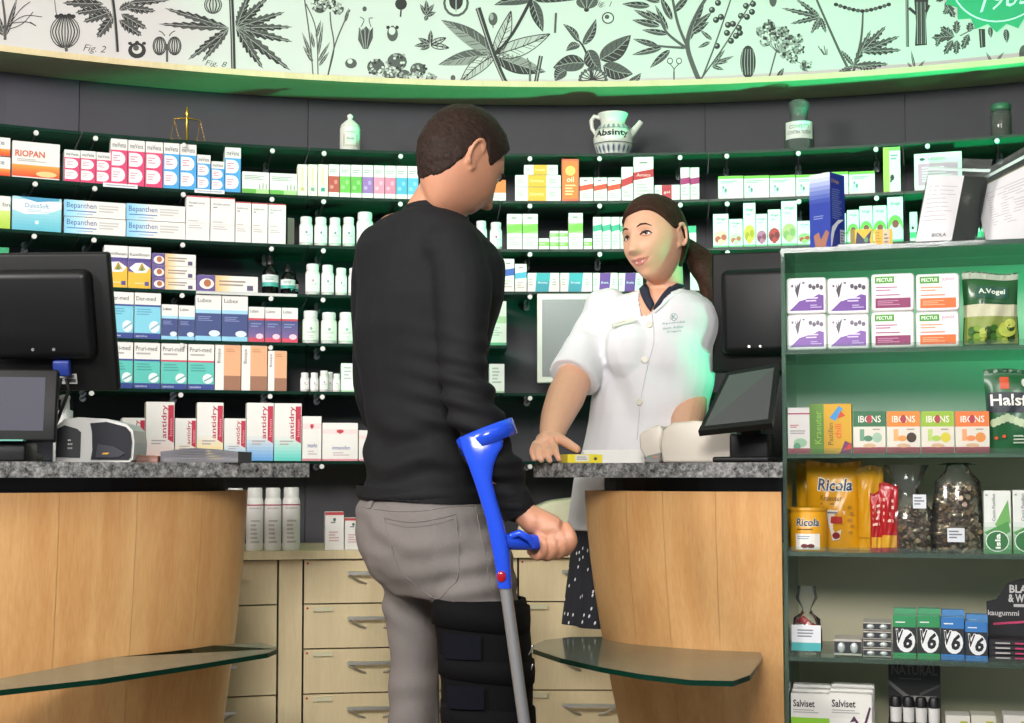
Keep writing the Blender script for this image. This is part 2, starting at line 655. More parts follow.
# ------------------------------------------------------------------ service counters
def spline(pts, n=8):
    pts = [Vector(p) for p in pts]
    out = []
    for i in range(len(pts) - 1):
        p0, p1, p2, p3 = pts[max(i - 1, 0)], pts[i], pts[i + 1], pts[min(i + 2, len(pts) - 1)]
        for k in range(n):
            t = k / n
            out.append(0.5 * ((2 * p1) + (p2 - p0) * t + (2 * p0 - 5 * p1 + 4 * p2 - p3) * t * t + (3 * p1 - p0 - 3 * p2 + p3) * t ** 3))
    out.append(pts[-1])
    return out


def at_z(px, py, z):
    sz = slopes(px, py)[1]
    Y = (z - EYE) / sz
    return (slopes(px, py)[0] * Y, Y)


Z_CT = 1.066
Z_LEDGE = P(605, 639, 3.21).z


def counter(name, label, plan, inset_sign, taper, top_poly, ledge, seams, plinth_in):
    t = thing(name, label, 'counter')
    pl = spline(plan, 8)
    nrm = []
    for i, p in enumerate(pl):
        d = (pl[min(i + 1, len(pl) - 1)] - pl[max(i - 1, 0)]).normalized()
        nrm.append(Vector((-d.y, d.x)) * inset_sign)

    def at(i, z):
        tt = max(0.0, (1.005 - z) / 0.9)
        q = pl[i] + nrm[i] * taper * tt ** 1.5
        return (q.x, q.y, z)

    cuts = [0]
    for px in seams:       # veneer joints, by where they cross the upper rim
        k = min(range(3, len(pl) - 2), key=lambda i: abs(512 + F * pl[i].x / pl[i].y - px) + (1000 if pl[i].y > 3.3 else 0))
        cuts.append(k)
    cuts = sorted(set(cuts + [len(pl) - 1]))
    zs = [1.005 - 0.9 * k / 12 for k in range(13)]
    for a, b in zip(cuts, cuts[1:]):
        mb = MB()
        rows = [[at(i, z) for i in range(a, b + 1)] for z in zs]
        mb.grid(rows, W_COUNTER)
        back = [[tuple(Vector(at(i, z)) + Vector((nrm[i].x, nrm[i].y, 0)) * 0.018) for i in range(a, b + 1)] for z in zs]
        mb.grid([r[::-1] for r in back], W_COUNTER)
        mb.poly([Vector(p) for p in rows[0]] + [Vector(p) for p in reversed(back[0])], W_COUNTER)
        for i, k in ((0, 0), (-1, -1)):
            mb.grid([[rows[j][i], back[j][i]] for j in range(13)], W_COUNTER)
        o = mb.build('veneer_panel', t)
        # hairline joint: pull the end column of each panel in a little
        me = o.data
        nrow = b - a + 1
        if b != len(pl) - 1:
            for base in (0, len(rows) * nrow):
                for j in range(13):
                    idx = base + j * nrow + (nrow - 1 if base == 0 else 0)
                    e = pl[b] - pl[b - 1]
                    me.vertices[idx].co -= Vector((e.x, e.y, 0)).normalized() * 0.0007
    mb = MB()
    mb.prism(top_poly, Z_CT - 0.031, Z_CT, GRANITE)
    g = mb.build('granite_top', t)
    bev = g.modifiers.new('soft_edge', 'BEVEL')
    bev.width, bev.segments, bev.limit_method = 0.002, 1, 'ANGLE'
    mb = MB()
    inner = [(pl[i] + nrm[i] * plinth_in) for i in range(0, len(pl), 2)]
    bk = [p + nrm[min(2 * i, len(pl) - 1)] * 0.05 for i, p in enumerate(inner)]
    for z0, z1 in ((0.99, Z_CT - 0.032),):
        mb.grid([[(p.x, p.y, z0) for p in inner], [(p.x, p.y, z1) for p in inner], [(p.x, p.y, z1) for p in bk], [(p.x, p.y, z0) for p in bk]], BLACK, smooth=False)
    mb.build('black_plinth', t)
    mb = MB()
    inner = [(pl[i] + nrm[i] * (taper + 0.03)) for i in range(4, len(pl))]
    mb.grid([[(p.x, p.y, 0.0) for p in inner], [(p.x, p.y, 0.2) for p in inner]], BLACK, smooth=False)
    mb.build('kick_plate', t)
    mb = MB()
    mb.prism(ledge, Z_LEDGE - 0.010, Z_LEDGE, G_TABLE, mside=G_EDGE)
    mb.build('glass_ledge', t)
    return t


counter('service_counter', 'left service counter, beech front with dark granite top and glass ledge', [(-.73, 3.40), (-.625, 3.28), (-.61, 3.15), (-.68, 3.0), (-.845, 2.83), (-1.095, 2.66), (-1.46, 2.50), (-1.9, 2.42)], -1, 0.11,
        [(-.447, 3.09), (-.53, 3.41), (-.9, 3.2), (-1.2, 3.02), (-2.0, 2.75), (-1.9, 2.37), (-1.45, 2.45), (-1.07, 2.61), (-.83, 2.78), (-.66, 2.93), (-.53, 3.02)],
        [at_z(*q, Z_LEDGE) for q in ((235, 644), (262, 643), (276, 646), (277, 649), (268, 653), (200, 664), (100, 679), (0, 690), (-110, 699))][::-1] + [(-1.46, 2.62), (-1.2, 2.73), (-.9, 2.93), (-.72, 3.12)][::1],
        (200, 142, 63, -20), 0.05)
counter('service_counter', 'right service counter, beech front with grey granite top in front of the pharmacist', [(.225, 3.335), (.180, 3.285), (.172, 3.21), (.235, 3.09), (.38, 2.985), (.50, 2.94), (.561, 2.925)], 1, 0.17,
        [(.048, 3.12), (.12, 3.045), (.235, 3.01), (.38, 2.93), (.553, 2.865), (.562, 2.94), (.606, 3.10), (.640, 3.255), (.92, 3.18), (.95, 3.34), (.60, 3.43), (.53, 3.30), (.36, 3.25), (.13, 3.34)],
        [at_z(*q, Z_LEDGE) for q in ((570, 637), (545, 640), (534, 645), (533, 649), (560, 658), (600, 667), (640, 674), (690, 680), (733, 681), (750, 675), (758, 664), (763, 657))] + [(.525, 3.0), (.34, 3.20), (.25, 3.26)],
        (622, 665, 715), 0.045)

# ------------------------------------------------------------------ glass display rack
RK_O = Vector((.57, 2.95))
RK_D = Vector((.963, -.27)).normalized()
RK_B = Vector((.27, .963)).normalized()
RK_RZ = math.atan2(RK_D.y, RK_D.x)
RK_DEPTH, RK_W = 0.30, 0.80


def rack_hit(px, py, off=0.0):
    """distance along the rack front, and height, of that pixel on the plane OFF behind the front"""
    sx, sz = slopes(px, py)
    A = RK_O + RK_B * off
    t = (sx * A.y - A.x) / (RK_D.x - sx * RK_D.y)
    return t, EYE + sz * (A.y + t * RK_D.y)


RZ = {'top': rack_hit(790, 253)[1], 'A': rack_hit(800, 350)[1], 'B': rack_hit(800, 454)[1], 'C': rack_hit(800, 552)[1], 'D': rack_hit(800, 657)[1]}
RZ['E'] = RZ['D'] - 0.215
rack = thing('display_rack', 'open display rack of green glass with five shelves at the right edge', 'rack', (RK_O.x, RK_O.y, 0), RK_RZ)
G_RACK = glass_mat('rack_glass', (0.80, 0.91, 0.85, 1), 1.4, 0.05, '#b4d6c4', 0.28)
RBACK = bpy.data.materials.new('frosted_back')
RBACK.use_nodes = True
_b = RBACK.node_tree.nodes['Principled BSDF']
_b.inputs['Base Color'].default_value = lin('#c9d8c6')
_b.inputs['Roughness'].default_value = 0.35
_o = RBACK.node_tree.nodes['Material Output']
_t = RBACK.node_tree.nodes.new('ShaderNodeBsdfTranslucent')
_t.inputs[0].default_value = lin('#d0ecdc')
_m = RBACK.node_tree.nodes.new('ShaderNodeMixShader')
_m.inputs[0].default_value = 0.5
RBACK.node_tree.links.new(_b.outputs[0], _m.inputs[1])
RBACK.node_tree.links.new(_t.outputs[0], _m.inputs[2])
RBACK.node_tree.links.new(_m.outputs[0], _o.inputs[0])
for x in (0.004, RK_W - 0.004):
    mb = MB()
    mb.box((x, RK_DEPTH / 2, RZ['top'] / 2), (0.008, RK_DEPTH, RZ['top']), G_RACK)
    mb.build('side_panel', rack)
zc = RZ['B'] - 0.006
mb = MB()
mb.box((RK_W / 2, RK_DEPTH + 0.005, (RZ['top'] + zc) / 2), (RK_W, 0.008, RZ['top'] - zc), RBACK)
mb.build('frosted_back_panel', rack)
mb = MB()
mb.box((RK_W / 2, RK_DEPTH + 0.005, zc / 2), (RK_W, 0.008, zc - 0.001), mat('#cfc7a8', 0.5, 0.06, 8))
mb.build('back_panel', rack)
mb = MB()
mb.box((RK_W / 2, RK_DEPTH / 2, RZ['top'] + 0.005), (RK_W, RK_DEPTH, 0.010), G_RACK)
mb.build('top_panel', rack)
for k in 'ABCDE':
    mb = MB()
    mb.box((RK_W / 2, RK_DEPTH / 2 + 0.002, RZ[k] - 0.004), (RK_W - 0.018, RK_DEPTH - 0.006, 0.008), G_RACK)
    mb.box((RK_W / 2, 0.0025, RZ[k] + 0.001), (RK_W - 0.018, 0.004, 0.020), G_LIP)
    mb.build('shelf_pane', rack)
mb = MB()
mb.box((RK_W / 2, RK_DEPTH / 2, 0.05), (RK_W - 0.03, RK_DEPTH - 0.03, 0.10), BLACK)
mb.build('base', rack)

# ------------------------------------------------------------------ cartons and bottles on the wall shelves
def front(px, py, R):
    a, Y, z = hit_arc(px, py, R)
    return a


def carton_mesh(w, h, d, ops, body=WHITE, side=None, top=None, bevel=0.0007):
    mb = MB()
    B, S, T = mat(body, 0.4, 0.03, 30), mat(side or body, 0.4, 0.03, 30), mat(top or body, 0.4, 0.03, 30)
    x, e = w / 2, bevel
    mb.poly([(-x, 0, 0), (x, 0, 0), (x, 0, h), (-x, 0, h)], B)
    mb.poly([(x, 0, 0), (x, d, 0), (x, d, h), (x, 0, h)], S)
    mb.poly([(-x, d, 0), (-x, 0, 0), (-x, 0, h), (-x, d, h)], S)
    mb.poly([(x, d, 0), (-x, d, 0), (-x, d, h), (x, d, h)], B)
    mb.poly([(-x, 0, h), (x, 0, h), (x, d, h), (-x, d, h)], T)
    mb.poly([(-x, d, 0), (x, d, 0), (x, 0, 0), (-x, 0, 0)], B)
    # tuck flap of the lid: a thin step along the top front edge and the glued side seam
    mb.box((0, d * 0.5, h + 0.0003), (w * 0.96, d * 0.94, 0.0006), T)
    mb.box((x + 0.0002, d - 0.004, h / 2), (0.0004, 0.006, h * 0.98), S)
    stamp(mb, lambda u, v, k: ((u - 0.5) * w, -0.00025 - 0.00018 * k, v * h), ops)
    return mb


def carton(sh, x0, x1, yt, ops, label, group=None, body=WHITE, side=None, top=None, d=0.055, yb=None, inset=0.004, name='medicine_carton', cat='carton'):
    """a carton standing on the shelf SH between two pixel columns, its lid at row yt (and foot at yb when stacked)"""
    R = (R_SHELF if sh != 'TOP' else R_CAB - 0.02) + inset
    ym = (yt + (yb if yb else yt + 30)) / 2
    a0, a1 = hit_arc(x0, ym, R)[0], hit_arc(x1, ym, R)[0]
    am = (a0 + a1) / 2
    w = 2 * R * math.sin((a1 - a0) / 2) - 0.0012
    xm = (x0 + x1) / 2
    zt = hit_arc(xm, yt, R)[2]
    zb = (SH_Z[sh] if sh != 'TOP' else Z_TOP) if yb is None else hit_arc(xm, yb, R)[2]
    above = [v for k_, v in SH_Z.items() if v > zb + 0.03 and not (k_ == 'S4' and xm > 500) and not (k_ == 'S4R' and xm < 500)]
    h = min(zt, min(above) - 0.0108 if above and sh != 'TOP' else zt) - zb - 0.0008
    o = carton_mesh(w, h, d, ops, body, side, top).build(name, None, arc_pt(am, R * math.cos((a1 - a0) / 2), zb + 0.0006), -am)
    return tag(o, label, cat, group)


NTH = ['first', 'second', 'third', 'fourth', 'fifth', 'sixth', 'seventh', 'eighth']


def row(sh, spans, yts, ops, label, group, **kw):
    """alike cartons side by side; LABEL has {n} for the place in the row"""
    for i, (a, b) in enumerate(spans):
        o = ops[i] if isinstance(ops[0], list) else ops
        y = yts[i] if hasattr(yts, '__len__') else yts
        lab = label[i] if isinstance(label, list) else label.format(n=NTH[i])
        carton(sh, a, b, y, o, lab, group, **kw)


# --- second shelf
D2 = lambda c, logo='#3a3340': [('r', 0, 0, 1, .76, c), ('t', 'meVena', .1, .82, .9, .93, logo), ('d', .06, .42, .88, .72, '#f6e9ec'), ('d', .06, .07, .88, .37, '#f6e9ec'), ('l', .14, .50, .6, .66, 3, '#c98a9a'), ('l', .14, .14, .6, .3, 3, '#c9a0a8')]
RED_OR = [('g', 0, 0, 1, .38, '#e2401c', '#f39a3a', 'v'), ('t', 'forte', .1, .6, .75, .85, '#404a7a')]
carton('S2', -14, 10.5, 137, RED_OR, 'orange and white carton at the left edge, upper of two stacked', 'orange cartons at the left edge', yb=155.5)
carton('S2', -14, 10.5, 156.5, RED_OR, 'orange and white carton at the left edge, lower of two stacked', 'orange cartons at the left edge')
carton('S2', 12, 60, 142.5, [('g', 0, .03, 1, .36, '#d8481a', '#f2a03c', 'v'), ('e', .72, .13, .22, .08, '#f4c486'), ('t', 'RIOPAN', .06, .58, .68, .76, '#cf5a2c', 0, .02), ('l', .1, .44, .8, .53, 2, '#b9b2ac')],
       'wide white carton with orange glow and orange lettering on second shelf', body='#e3dfdb', d=.07)
row('S2', [(64, 80), (80.2, 95.8), (96, 111)], [150, 151, 152.5], D2('#d93a6c'), 'short pink carton with two white tablet shapes, {n} of three from the left', 'short pink cartons')
row('S2', [(110.6, 127.6), (128, 145), (145.4, 163)], [139, 140.5, 142], D2('#d93a6c'), 'tall pink carton with two white tablet shapes, {n} of three from the left', 'tall pink cartons')
D3 = D2('#3fa0dc')
row('S2', [(163.4, 179.6), (180, 196.6)], [143, 144.5], D3, 'tall blue carton next to the pink ones, {n} of a touching pair', 'tall blue cartons')
carton('S2', 197, 210.6, 155, D3, 'short blue carton between tall blue cartons, the taller of two', 'short blue cartons')
carton('S2', 211.2, 224.4, 161.5, D3, 'shortest blue carton, left of the single tall blue one', 'short blue cartons')
carton('S2', 224.8, 241, 147.5, D3, 'single tall blue carton right of the short blue ones', side='#cfe0d6', d=.08)
GS = [('r', 0, 0, .52, .2, '#5fae3c'), ('r', .52, 0, 1, .2, '#a9d08a'), ('l', .08, .62, .85, .85, 3, '#9aa4a0'), ('e', .66, .33, .02, .16, '#8d9a8a'), ('e', .78, .36, .02, .18, '#8d9a8a'), ('e', .9, .33, .02, .15, '#8d9a8a')]
row('S2', [(242, 269), (269.6, 297)], [172, 173.5], GS, 'low wide white carton with a green foot strip, {n} of two', 'white cartons with green foot strip')
for i, (a, b, c) in enumerate([(297.4, 307.6, '#c9b878'), (308, 317.6, '#7aa68a'), (318, 328, '#2a9a86')]):
    carton('S2', a, b, 164.5, [('r', .42, .3, .58, .9, '#d9c9a0'), ('r', .3, .15, .7, .27, c), ('l', .2, .4, .34, .85, 4, '#d0c4aa')], 'narrow cream carton with a small %s square, %s of three' % (['ochre', 'grey green', 'teal'][i], NTH[i]), 'narrow cream cartons', body='#e9e4d0')
CW = ['#b8483c', '#6ab84a', '#62b044', '#9a6cb4', '#e08aa8', '#e27c9c', '#4aa6cc', '#55aed2']
CN = ['red', 'left green', 'right green', 'purple', 'left pink', 'right pink', 'left blue', 'right blue']
for i in range(8):
    a = 328.4 + i * 11.3
    carton('S2', a, a + 11, 164.5 + .25 * i, [('r', 0, .14, 1, .64, CW[i]), ('l', .12, .74, .9, .86, 2, '#9a9690'), ('e', .3, .3, .18, .06, mix_hex(CW[i], '#ffffff', .35)), ('e', .68, .46, .16, .07, mix_hex(CW[i], '#ffffff', .3))],
           'white carton with %s colour block left of the man\'s neck' % CN[i], 'white cartons with colour blocks')
carton('S2', 492, 506, 180, [('r', 0, .38, 1, 1, '#ee7d3a'), ('l', .1, .1, .9, .3, 2, '#c8c2ba')], 'small orange and white carton right of the man\'s face')
YW = [('r', .28, 0, .68, 1, '#f0ac2c'), ('t', 'Calendula', .32, .4, .62, .62, '#fbe6b8'), ('l', .05, .3, .22, .7, 3, '#b5ada5'), ('l', .74, .3, .95, .7, 3, '#b5ada5')]
carton('S2', 515, 561, 187.3, YW, 'white and yellow carton, bottom of the stack of three right of the man', 'yellow banded cartons')
carton('S2', 515, 561, 175.2, YW, 'white and yellow carton, middle of the stack of three right of the man', 'yellow banded cartons', yb=187)
carton('S2', 524, 558, 165, YW, 'white and yellow carton, top of the stack of three right of the man', 'yellow banded cartons', yb=174.9)
carton('S2', 561.6, 579, 159, [('r', .08, .05, .92, .95, '#ee7a30'), ('e', .5, .72, .3, .12, '#f6c26a'), ('t', 'oil', .3, .45, .7, .58, '#fff0d8'), ('l', .2, .12, .8, .4, 4, '#f9d3a0')], 'tall orange carton beside the yellow banded stack', body='#e05a2c', side='#b08a60', d=.07)
RB = [('p', [(0, .42), (1, .52), (1, .74), (0, .64)], '#e04a30'), ('l', .15, .1, .85, .35, 3, '#c2bab0'), ('l', .3, .8, .7, .92, 1, '#8a847c')]
row('S2', [(579.6, 593.4), (593.8, 607.2), (607.6, 621)], 177.5, RB, 'low white carton with slanted orange red band, {n} of three', 'white cartons with slanted red band')
RB2 = [('p', [(0, .52), (1, .60), (1, .82), (0, .74)], '#c8242e'), ('l', .15, .1, .85, .4, 3, '#c2bab0')]
carton('S2', 621.4, 633, 167, [('p', [(0, .40), (1, .52), (1, .74), (0, .62)], '#cc2a30'), ('l', .2, .08, .8, .3, 2, '#c2bab0')], 'white carton with slanted dark red band, shorter one of the pair')
carton('S2', 633.4, 653.6, 154, [('p', [(0, .46), (1, .54), (1, .72), (0, .64)], '#c8242e'), ('t', 'Arnica', .15, .55, .85, .62, '#f4d8d4'), ('l', .15, .1, .85, .4, 4, '#c2bab0'), ('l', .3, .82, .7, .9, 1, '#8a847c')], 'tallest white carton with slanted dark red band, above the pharmacist', d=.07)
carton('S2', 654.6, 680, 185, [('r', .28, 0, .68, 1, '#c22a3c'), ('t', 'gel', .36, .4, .6, .62, '#f6d6d6'), ('l', .06, .3, .24, .7, 2, '#b5ada5')], 'low white carton with red middle above the pharmacist\'s head')
row('S2', [(680.4, 689.8), (690.2, 699.4)], 167.5, [('p', [(0, .46), (1, .5), (1, .7), (0, .66)], '#b0246a'), ('l', .2, .1, .8, .4, 3, '#c2bab0')], 'narrow white carton with magenta band, {n} of two', 'narrow magenta banded cartons')
GT = [('r', 0, .88, 1, 1, '#7ab83c'), ('l', .1, .66, .8, .8, 2, '#8fae9a'), ('e', .24, .34, .1, .16, '#cdd2e4'), ('e', .3, .36, .05, .1, '#6a8a7a'), ('e', .2, .5, .04, .06, '#7a8a9a'), ('p', [(.05, .05), (.45, .2), (.05, .3)], '#dcdaf0')]
row('S2', [(718, 743.6), (744, 769.4), (769.8, 795.6), (796, 821.6), (823, 848.6), (849, 875)], [176, 175.6, 175.2, 174.6, 172, 171.4], GT, 'white carton with lime top edge upper right, {n} from the left', 'white cartons with lime top edge')
carton('S2', 883, 900.4, 147, [('r', 0, 0, .36, 1, '#b6d458'), ('r', .36, .92, 1, 1, '#8cc060'), ('l', .44, .7, .92, .84, 2, '#7a9a8a'), ('e', .52, .32, .12, .07, '#1d2a20'), ('e', .44, .24, .06, .03, '#2d4a30')], 'tall white and lime carton with a dark spot at upper right', side='#d8d8b0')
carton('S2', 914, 962, 152.6, [('t', 'FAGRON', .3, .80, .66, .87, '#35514a'), ('e', .17, .84, .06, .04, '#35514a'), ('r', .08, .12, .92, .72, '#d890b4'), ('l', .16, .2, .8, .64, 6, '#eac4d6')], 'large white carton with a pink square behind the clear bag')

# --- third shelf
carton('S3', -16, 10.6, 195.5, [('g', 0, 0, 1, .55, '#a4cc3c', '#cfe07a', 'v'), ('t', 'lin', .7, .68, .98, .8, '#4a5a3a')], 'white and lime carton at the left edge on third shelf')
carton('S3', 12, 61.6, 197.5, [('g', 0, 0, 1, .66, '#5cb4c8', '#9fd4de', 'v'), ('p', [(0, .92), (0, .60), (.25, .48), (.7, .52), (1, .7), (1, .9)], '#e6eef2'), ('p', [(.1, 1), (.5, .86), (.95, .94), (.95, 1)], '#3f96bc'), ('t', 'DulcoSoft', .26, .68, .74, .82, '#5a86a8'), ('l', .3, .54, .8, .64, 2, '#b2c6d0'), ('e', .5, .25, .04, .06, '#d8eef2')], 'wide pale turquoise carton with white swoosh on third shelf', body='#a8d4e0', d=.07)
BP = [('g', 0, 0, .34, 1, '#7ec4ea', '#cfe4f0', 'h'), ('t', 'Bepanthen', .04, .42, .52, .86, '#2d4a8a'), ('r', .04, .30, .52, .36, '#4a74b0'), ('l', .56, .3, .95, .8, 3, '#c6c0bc'), ('l', .2, .08, .5, .22, 1, '#9ab8d0')]
carton('S3', 64, 125.8, 218.2, BP, 'long pale blue carton, left column, lower one', 'long pale blue cartons')
carton('S3', 64, 125.8, 201.5, BP, 'long pale blue carton, left column, upper one', 'long pale blue cartons', yb=217.8)
carton('S3', 126.2, 185.6, 221.6, BP, 'long pale blue carton, right column, lower one', 'long pale blue cartons')
carton('S3', 126.2, 185.6, 205, BP, 'long pale blue carton, right column, upper one', 'long pale blue cartons', yb=221.2)
PW = [('r', 0, .975, 1, 1, '#c0283a'), ('t', 'Antibrumm', .1, .82, .78, .87, '#4a4448'), ('l', .1, .74, .4, .79, 1, '#8a8488'), ('r', 0, .375, 1, .385, '#cfc9c6'), ('l', .1, .25, .7, .35, 2, '#c4bebc'), ('l', .08, .4, .7, .46, 1, '#c4bebc')]
row('S3', [(186, 210), (210.4, 235)], [196, 197.6], PW, 'tall plain white carton with red top edge, {n} of two', 'tall plain white cartons')
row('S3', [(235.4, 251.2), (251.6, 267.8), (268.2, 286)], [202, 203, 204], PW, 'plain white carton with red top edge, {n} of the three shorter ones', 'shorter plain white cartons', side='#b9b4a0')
carton('S3', 287.4, 294.4, 218, [('r', .1, .1, .9, .9, '#5d6650')], 'narrow dark olive carton next to the white bottles', body='#59604c', inset=.03)
GB = [('r', 0, .45, 1, .72, '#a8d880'), ('p', [(0, .45), (1, .52), (1, .72), (0, .66)], '#82c850'), ('l', .15, .08, .85, .36, 4, '#c4c6b8'), ('l', .3, .84, .7, .92, 1, '#8a8c80')]
row('S3', [(507, 522), (522.4, 538)], 214, GB, 'white carton with light green band right of the man, {n} of the pair', 'white cartons with light green band')
GL = [('r', 0, .3, 1, .7, '#8ccc58'), ('l', .1, .4, .9, .6, 1, '#e4f0d4')]
for a, b, yt, yb, n in [(538.6, 549.4, 238.4, None, 'single one on the left'), (549.8, 558.8, 239.4, None, 'left one of the lower pair'), (559.2, 568, 239.4, None, 'right one of the lower pair'), (549.8, 558.8, 231, 239.2, 'left one of the upper pair'), (559.2, 568, 231, 239.2, 'right one of the upper pair'), (583.6, 592.4, 238.4, None, 'single one on the right')]:
    carton('S3', a, b, yt, GL, 'small low white and green carton, ' + n, 'small low green cartons', yb=yb)
carton('S3', 568.4, 583, 213, GB, 'single white carton with light green band among the low green ones', side='#cfd6b8')
TB = [('p', [(0, .54), (1, .60), (1, .78), (0, .72)], '#3aa88c'), ('l', .15, .1, .85, .46, 4, '#bcc6c0')]
row('S3', [(593, 601.8), (602.2, 610.8), (611.2, 619.8), (620.2, 629)], 217, TB, 'narrow white carton with teal band left of the pharmacist, {n} from the left', 'narrow teal banded cartons')
carton('S3', 686, 696.4, 226, [('r', 0, .7, 1, 1, '#2fae86'), ('e', .5, .2, .26, .12, '#9a2038')], 'small teal and white carton with a dark red fruit behind the pharmacist')
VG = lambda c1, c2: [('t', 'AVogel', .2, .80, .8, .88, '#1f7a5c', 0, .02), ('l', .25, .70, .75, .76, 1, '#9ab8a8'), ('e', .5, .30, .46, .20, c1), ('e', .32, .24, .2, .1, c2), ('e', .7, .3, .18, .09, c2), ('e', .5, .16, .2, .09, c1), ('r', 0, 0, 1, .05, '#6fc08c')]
VC = [('#e9b8a8', '#c85a4a'), ('#cfdcb8', '#c86a5a'), ('#d8c040', '#b89818'), ('#c06890', '#8a3a5a'), ('#c03038', '#7a1a24'), ('#b8a878', '#8a9a60'), ('#9cc078', '#c04838')]
VS = [(713, 728.6, 214), (729, 742.8, 219), (743.2, 755.6, 203), (756, 767.4, 214), (767.8, 780.8, 209.5), (781.2, 797, 201), (797.4, 811.6, 221)]
VN = ['pale pink fruit', 'white and red fruit', 'yellow flowers', 'purple flower', 'red berries', 'beige grains', 'green leaf and a red berry']
for (a, b, y), c, n in zip(VS, VC, VN):
    carton('S3', a, b, y, VG(*c), 'white herbal carton with a picture of %s, upper right' % n, 'herbal picture cartons', body='#dfeee4')
EC = [('t', 'AVogel', .2, .80, .8, .89, '#1f7a5c', 0, .02), ('e', .5, .34, .5, .26, '#6ab848'), ('e', .52, .24, .44, .2, '#dcb8c4'), ('e', .52, .40, .22, .09, '#8a3a30'), ('r', 0, 0, 1, .05, '#4fc08c')]
for a, b, y, n in [(813, 846.4, 214, 'first'), (847, 859, 210, 'second'), (859.4, 872.6, 206, 'third'), (873, 886.8, 205.6, 'fourth'), (887.2, 903, 197, 'tallest')]:
    carton('S3', a, b, y, EC, 'white and green carton with pink coneflower, %s of that row' % n, 'coneflower cartons', body='#dcf0e4')
carton('S3', 909.6, 917.4, 212, [('r', 0, .1, 1, .3, '#3aa870'), ('e', .4, .45, .2, .06, '#5a2a2a'), ('r', 0, .6, 1, 1, '#dcecd8')], 'narrow green and white carton left of the clear bag', body='#cfe4d0')
carton('S3', 962, 984, 211, [('r', 0, 0, 1, .22, '#2fb080'), ('g', 0, .22, 1, 1, '#dff2e4', '#7fd090', 'v')], 'white and green carton between the two bags on the rack')

# --- fourth shelf
KY = [('r', 0, .64, 1, .72, '#4a3a84'), ('r', 0, 0, 1, .64, '#efb62c'), ('p', [(0, .64), (0, .4), (.4, .36), (1, .5), (1, .64)], '#5a458c'), ('p', [(.04, .48), (.3, .60), (.62, .62), (.96, .5), (.8, .38), (.3, .36)], '#f0ece6'), ('p', [(.42, .42), (.6, .62), (.78, .44)], '#c8962a'), ('p', [(.5, .42), (.62, .56), (.68, .42)], '#5a8a4a'), ('t', 'Kamillosan', .06, .78, .94, .85, '#5a5450'), ('r', .74, .06, .92, .16, '#4a4a8c'), ('l', .3, .08, .7, .14, 1, '#e8d8a0')]
row('S4', [(104, 127.8), (128.2, 151)], [245.6, 247], KY, 'tall white, purple and yellow carton beside the monitor, {n} of two', 'tall purple and yellow cartons')
KF = [('r', 0, 0, .3, 1, '#5a458c'), ('e', .16, .46, .12, .34, '#e9dfd4'), ('e', .17, .5, .06, .24, '#b0643a'), ('g', .3, 0, .6, 1, '#eab468', '#efe8e0', 'h'), ('l', .36, .3, .82, .75, 2, '#9a8a7c'), ('r', .82, .1, .92, .42, '#5a5070')]
for yt, yb, n in ((278.6, None, 'bottom'), (266.4, 278.4, 'middle'), (254, 266.2, 'top')):
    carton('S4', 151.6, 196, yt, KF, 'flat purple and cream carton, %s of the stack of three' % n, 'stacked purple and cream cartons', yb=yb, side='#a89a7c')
carton('S4', 196.6, 258, 276, KF, 'flat purple and cream carton lying alone left of the dark bottles')
mb = MB()
a0, a1 = hit_arc(196, 294, R_SHELF)[0], hit_arc(297, 294, R_SHELF)[0]
arc_slab(mb, a0, a1, R_SHELF - 0.0055, R_SHELF - 0.0032, SH_Z['S4'] - 0.009, SH_Z['S4'] - 0.001, mat('#c9cac6', 0.4), 8)
tag(mb.build('price_strip'), 'pale grey price strip on shelf edge under the dark bottles', 'price strip')
for i, (x0, x1, py, k) in enumerate([(110.5 / 1 + -7.5, 137.5, 185.6, 'S2'), (194.5, 224.5, 191.4, 'S2')]):
    mb = MB()
    a0, a1 = hit_arc(x0, py, R_SHELF)[0], hit_arc(x1, py, R_SHELF)[0]
    arc_slab(mb, a0, a1, R_SHELF - 0.003, R_SHELF - 0.0012, SH_Z[k] - 0.008, SH_Z[k] + 0.003, mat('#dfe4e4', 0.4), 5)
    arc_slab(mb, a0 + .002, a1 - .002, R_SHELF - 0.0034, R_SHELF - 0.003, SH_Z[k] - 0.004, SH_Z[k] - 0.001, mat('#a8a8b8', 0.4), 5)
    tag(mb.build('price_strip'), 'small white price strip under the %s cartons' % ['tall pink', 'short blue'][i], 'price strip', 'price strips on second shelf')
carton('S4', -30, 9, 246.5, [('r', 0, .3, 1, .7, '#1c8a5c')], 'green carton behind the left monitor on fourth shelf', body='#2a9a68')
BS = lambda c: [('p', [(0, .66), (1, .72), (1, .50), (0, .46)], c), ('l', .2, .1, .8, .36, 3, '#c2bab0'), ('l', .3, .82, .7, .9, 1, '#8a847c')]
carton('S4R', 502, 514.4, 259, BS('#2a56b0'), 'white carton with dark blue band right of the man')
carton('S4R', 514.8, 526.8, 264, BS('#4aa8cc'), 'white carton with light blue band right of the man')
TQ = lambda c: [('p', [(.24, 0), (.66, 0), (.72, 1), (.28, 1)], c), ('t', 'Aroma', .32, .42, .62, .56, '#e8f4f4'), ('l', .04, .3, .2, .7, 3, '#b5ada5'), ('l', .78, .3, .96, .7, 3, '#b5ada5')]
row('S4R', [(527.4, 559.6), (560.2, 592.4)], 273, TQ('#2fa4b4'), 'wide white carton with turquoise middle above the framed screen, {n} of two', 'turquoise banded cartons')
row('S4R', [(593, 618), (618.4, 643)], 273, TQ('#6a3a94'), 'white carton with purple middle beside the pharmacist\'s chin, {n} of two', 'purple banded cartons')
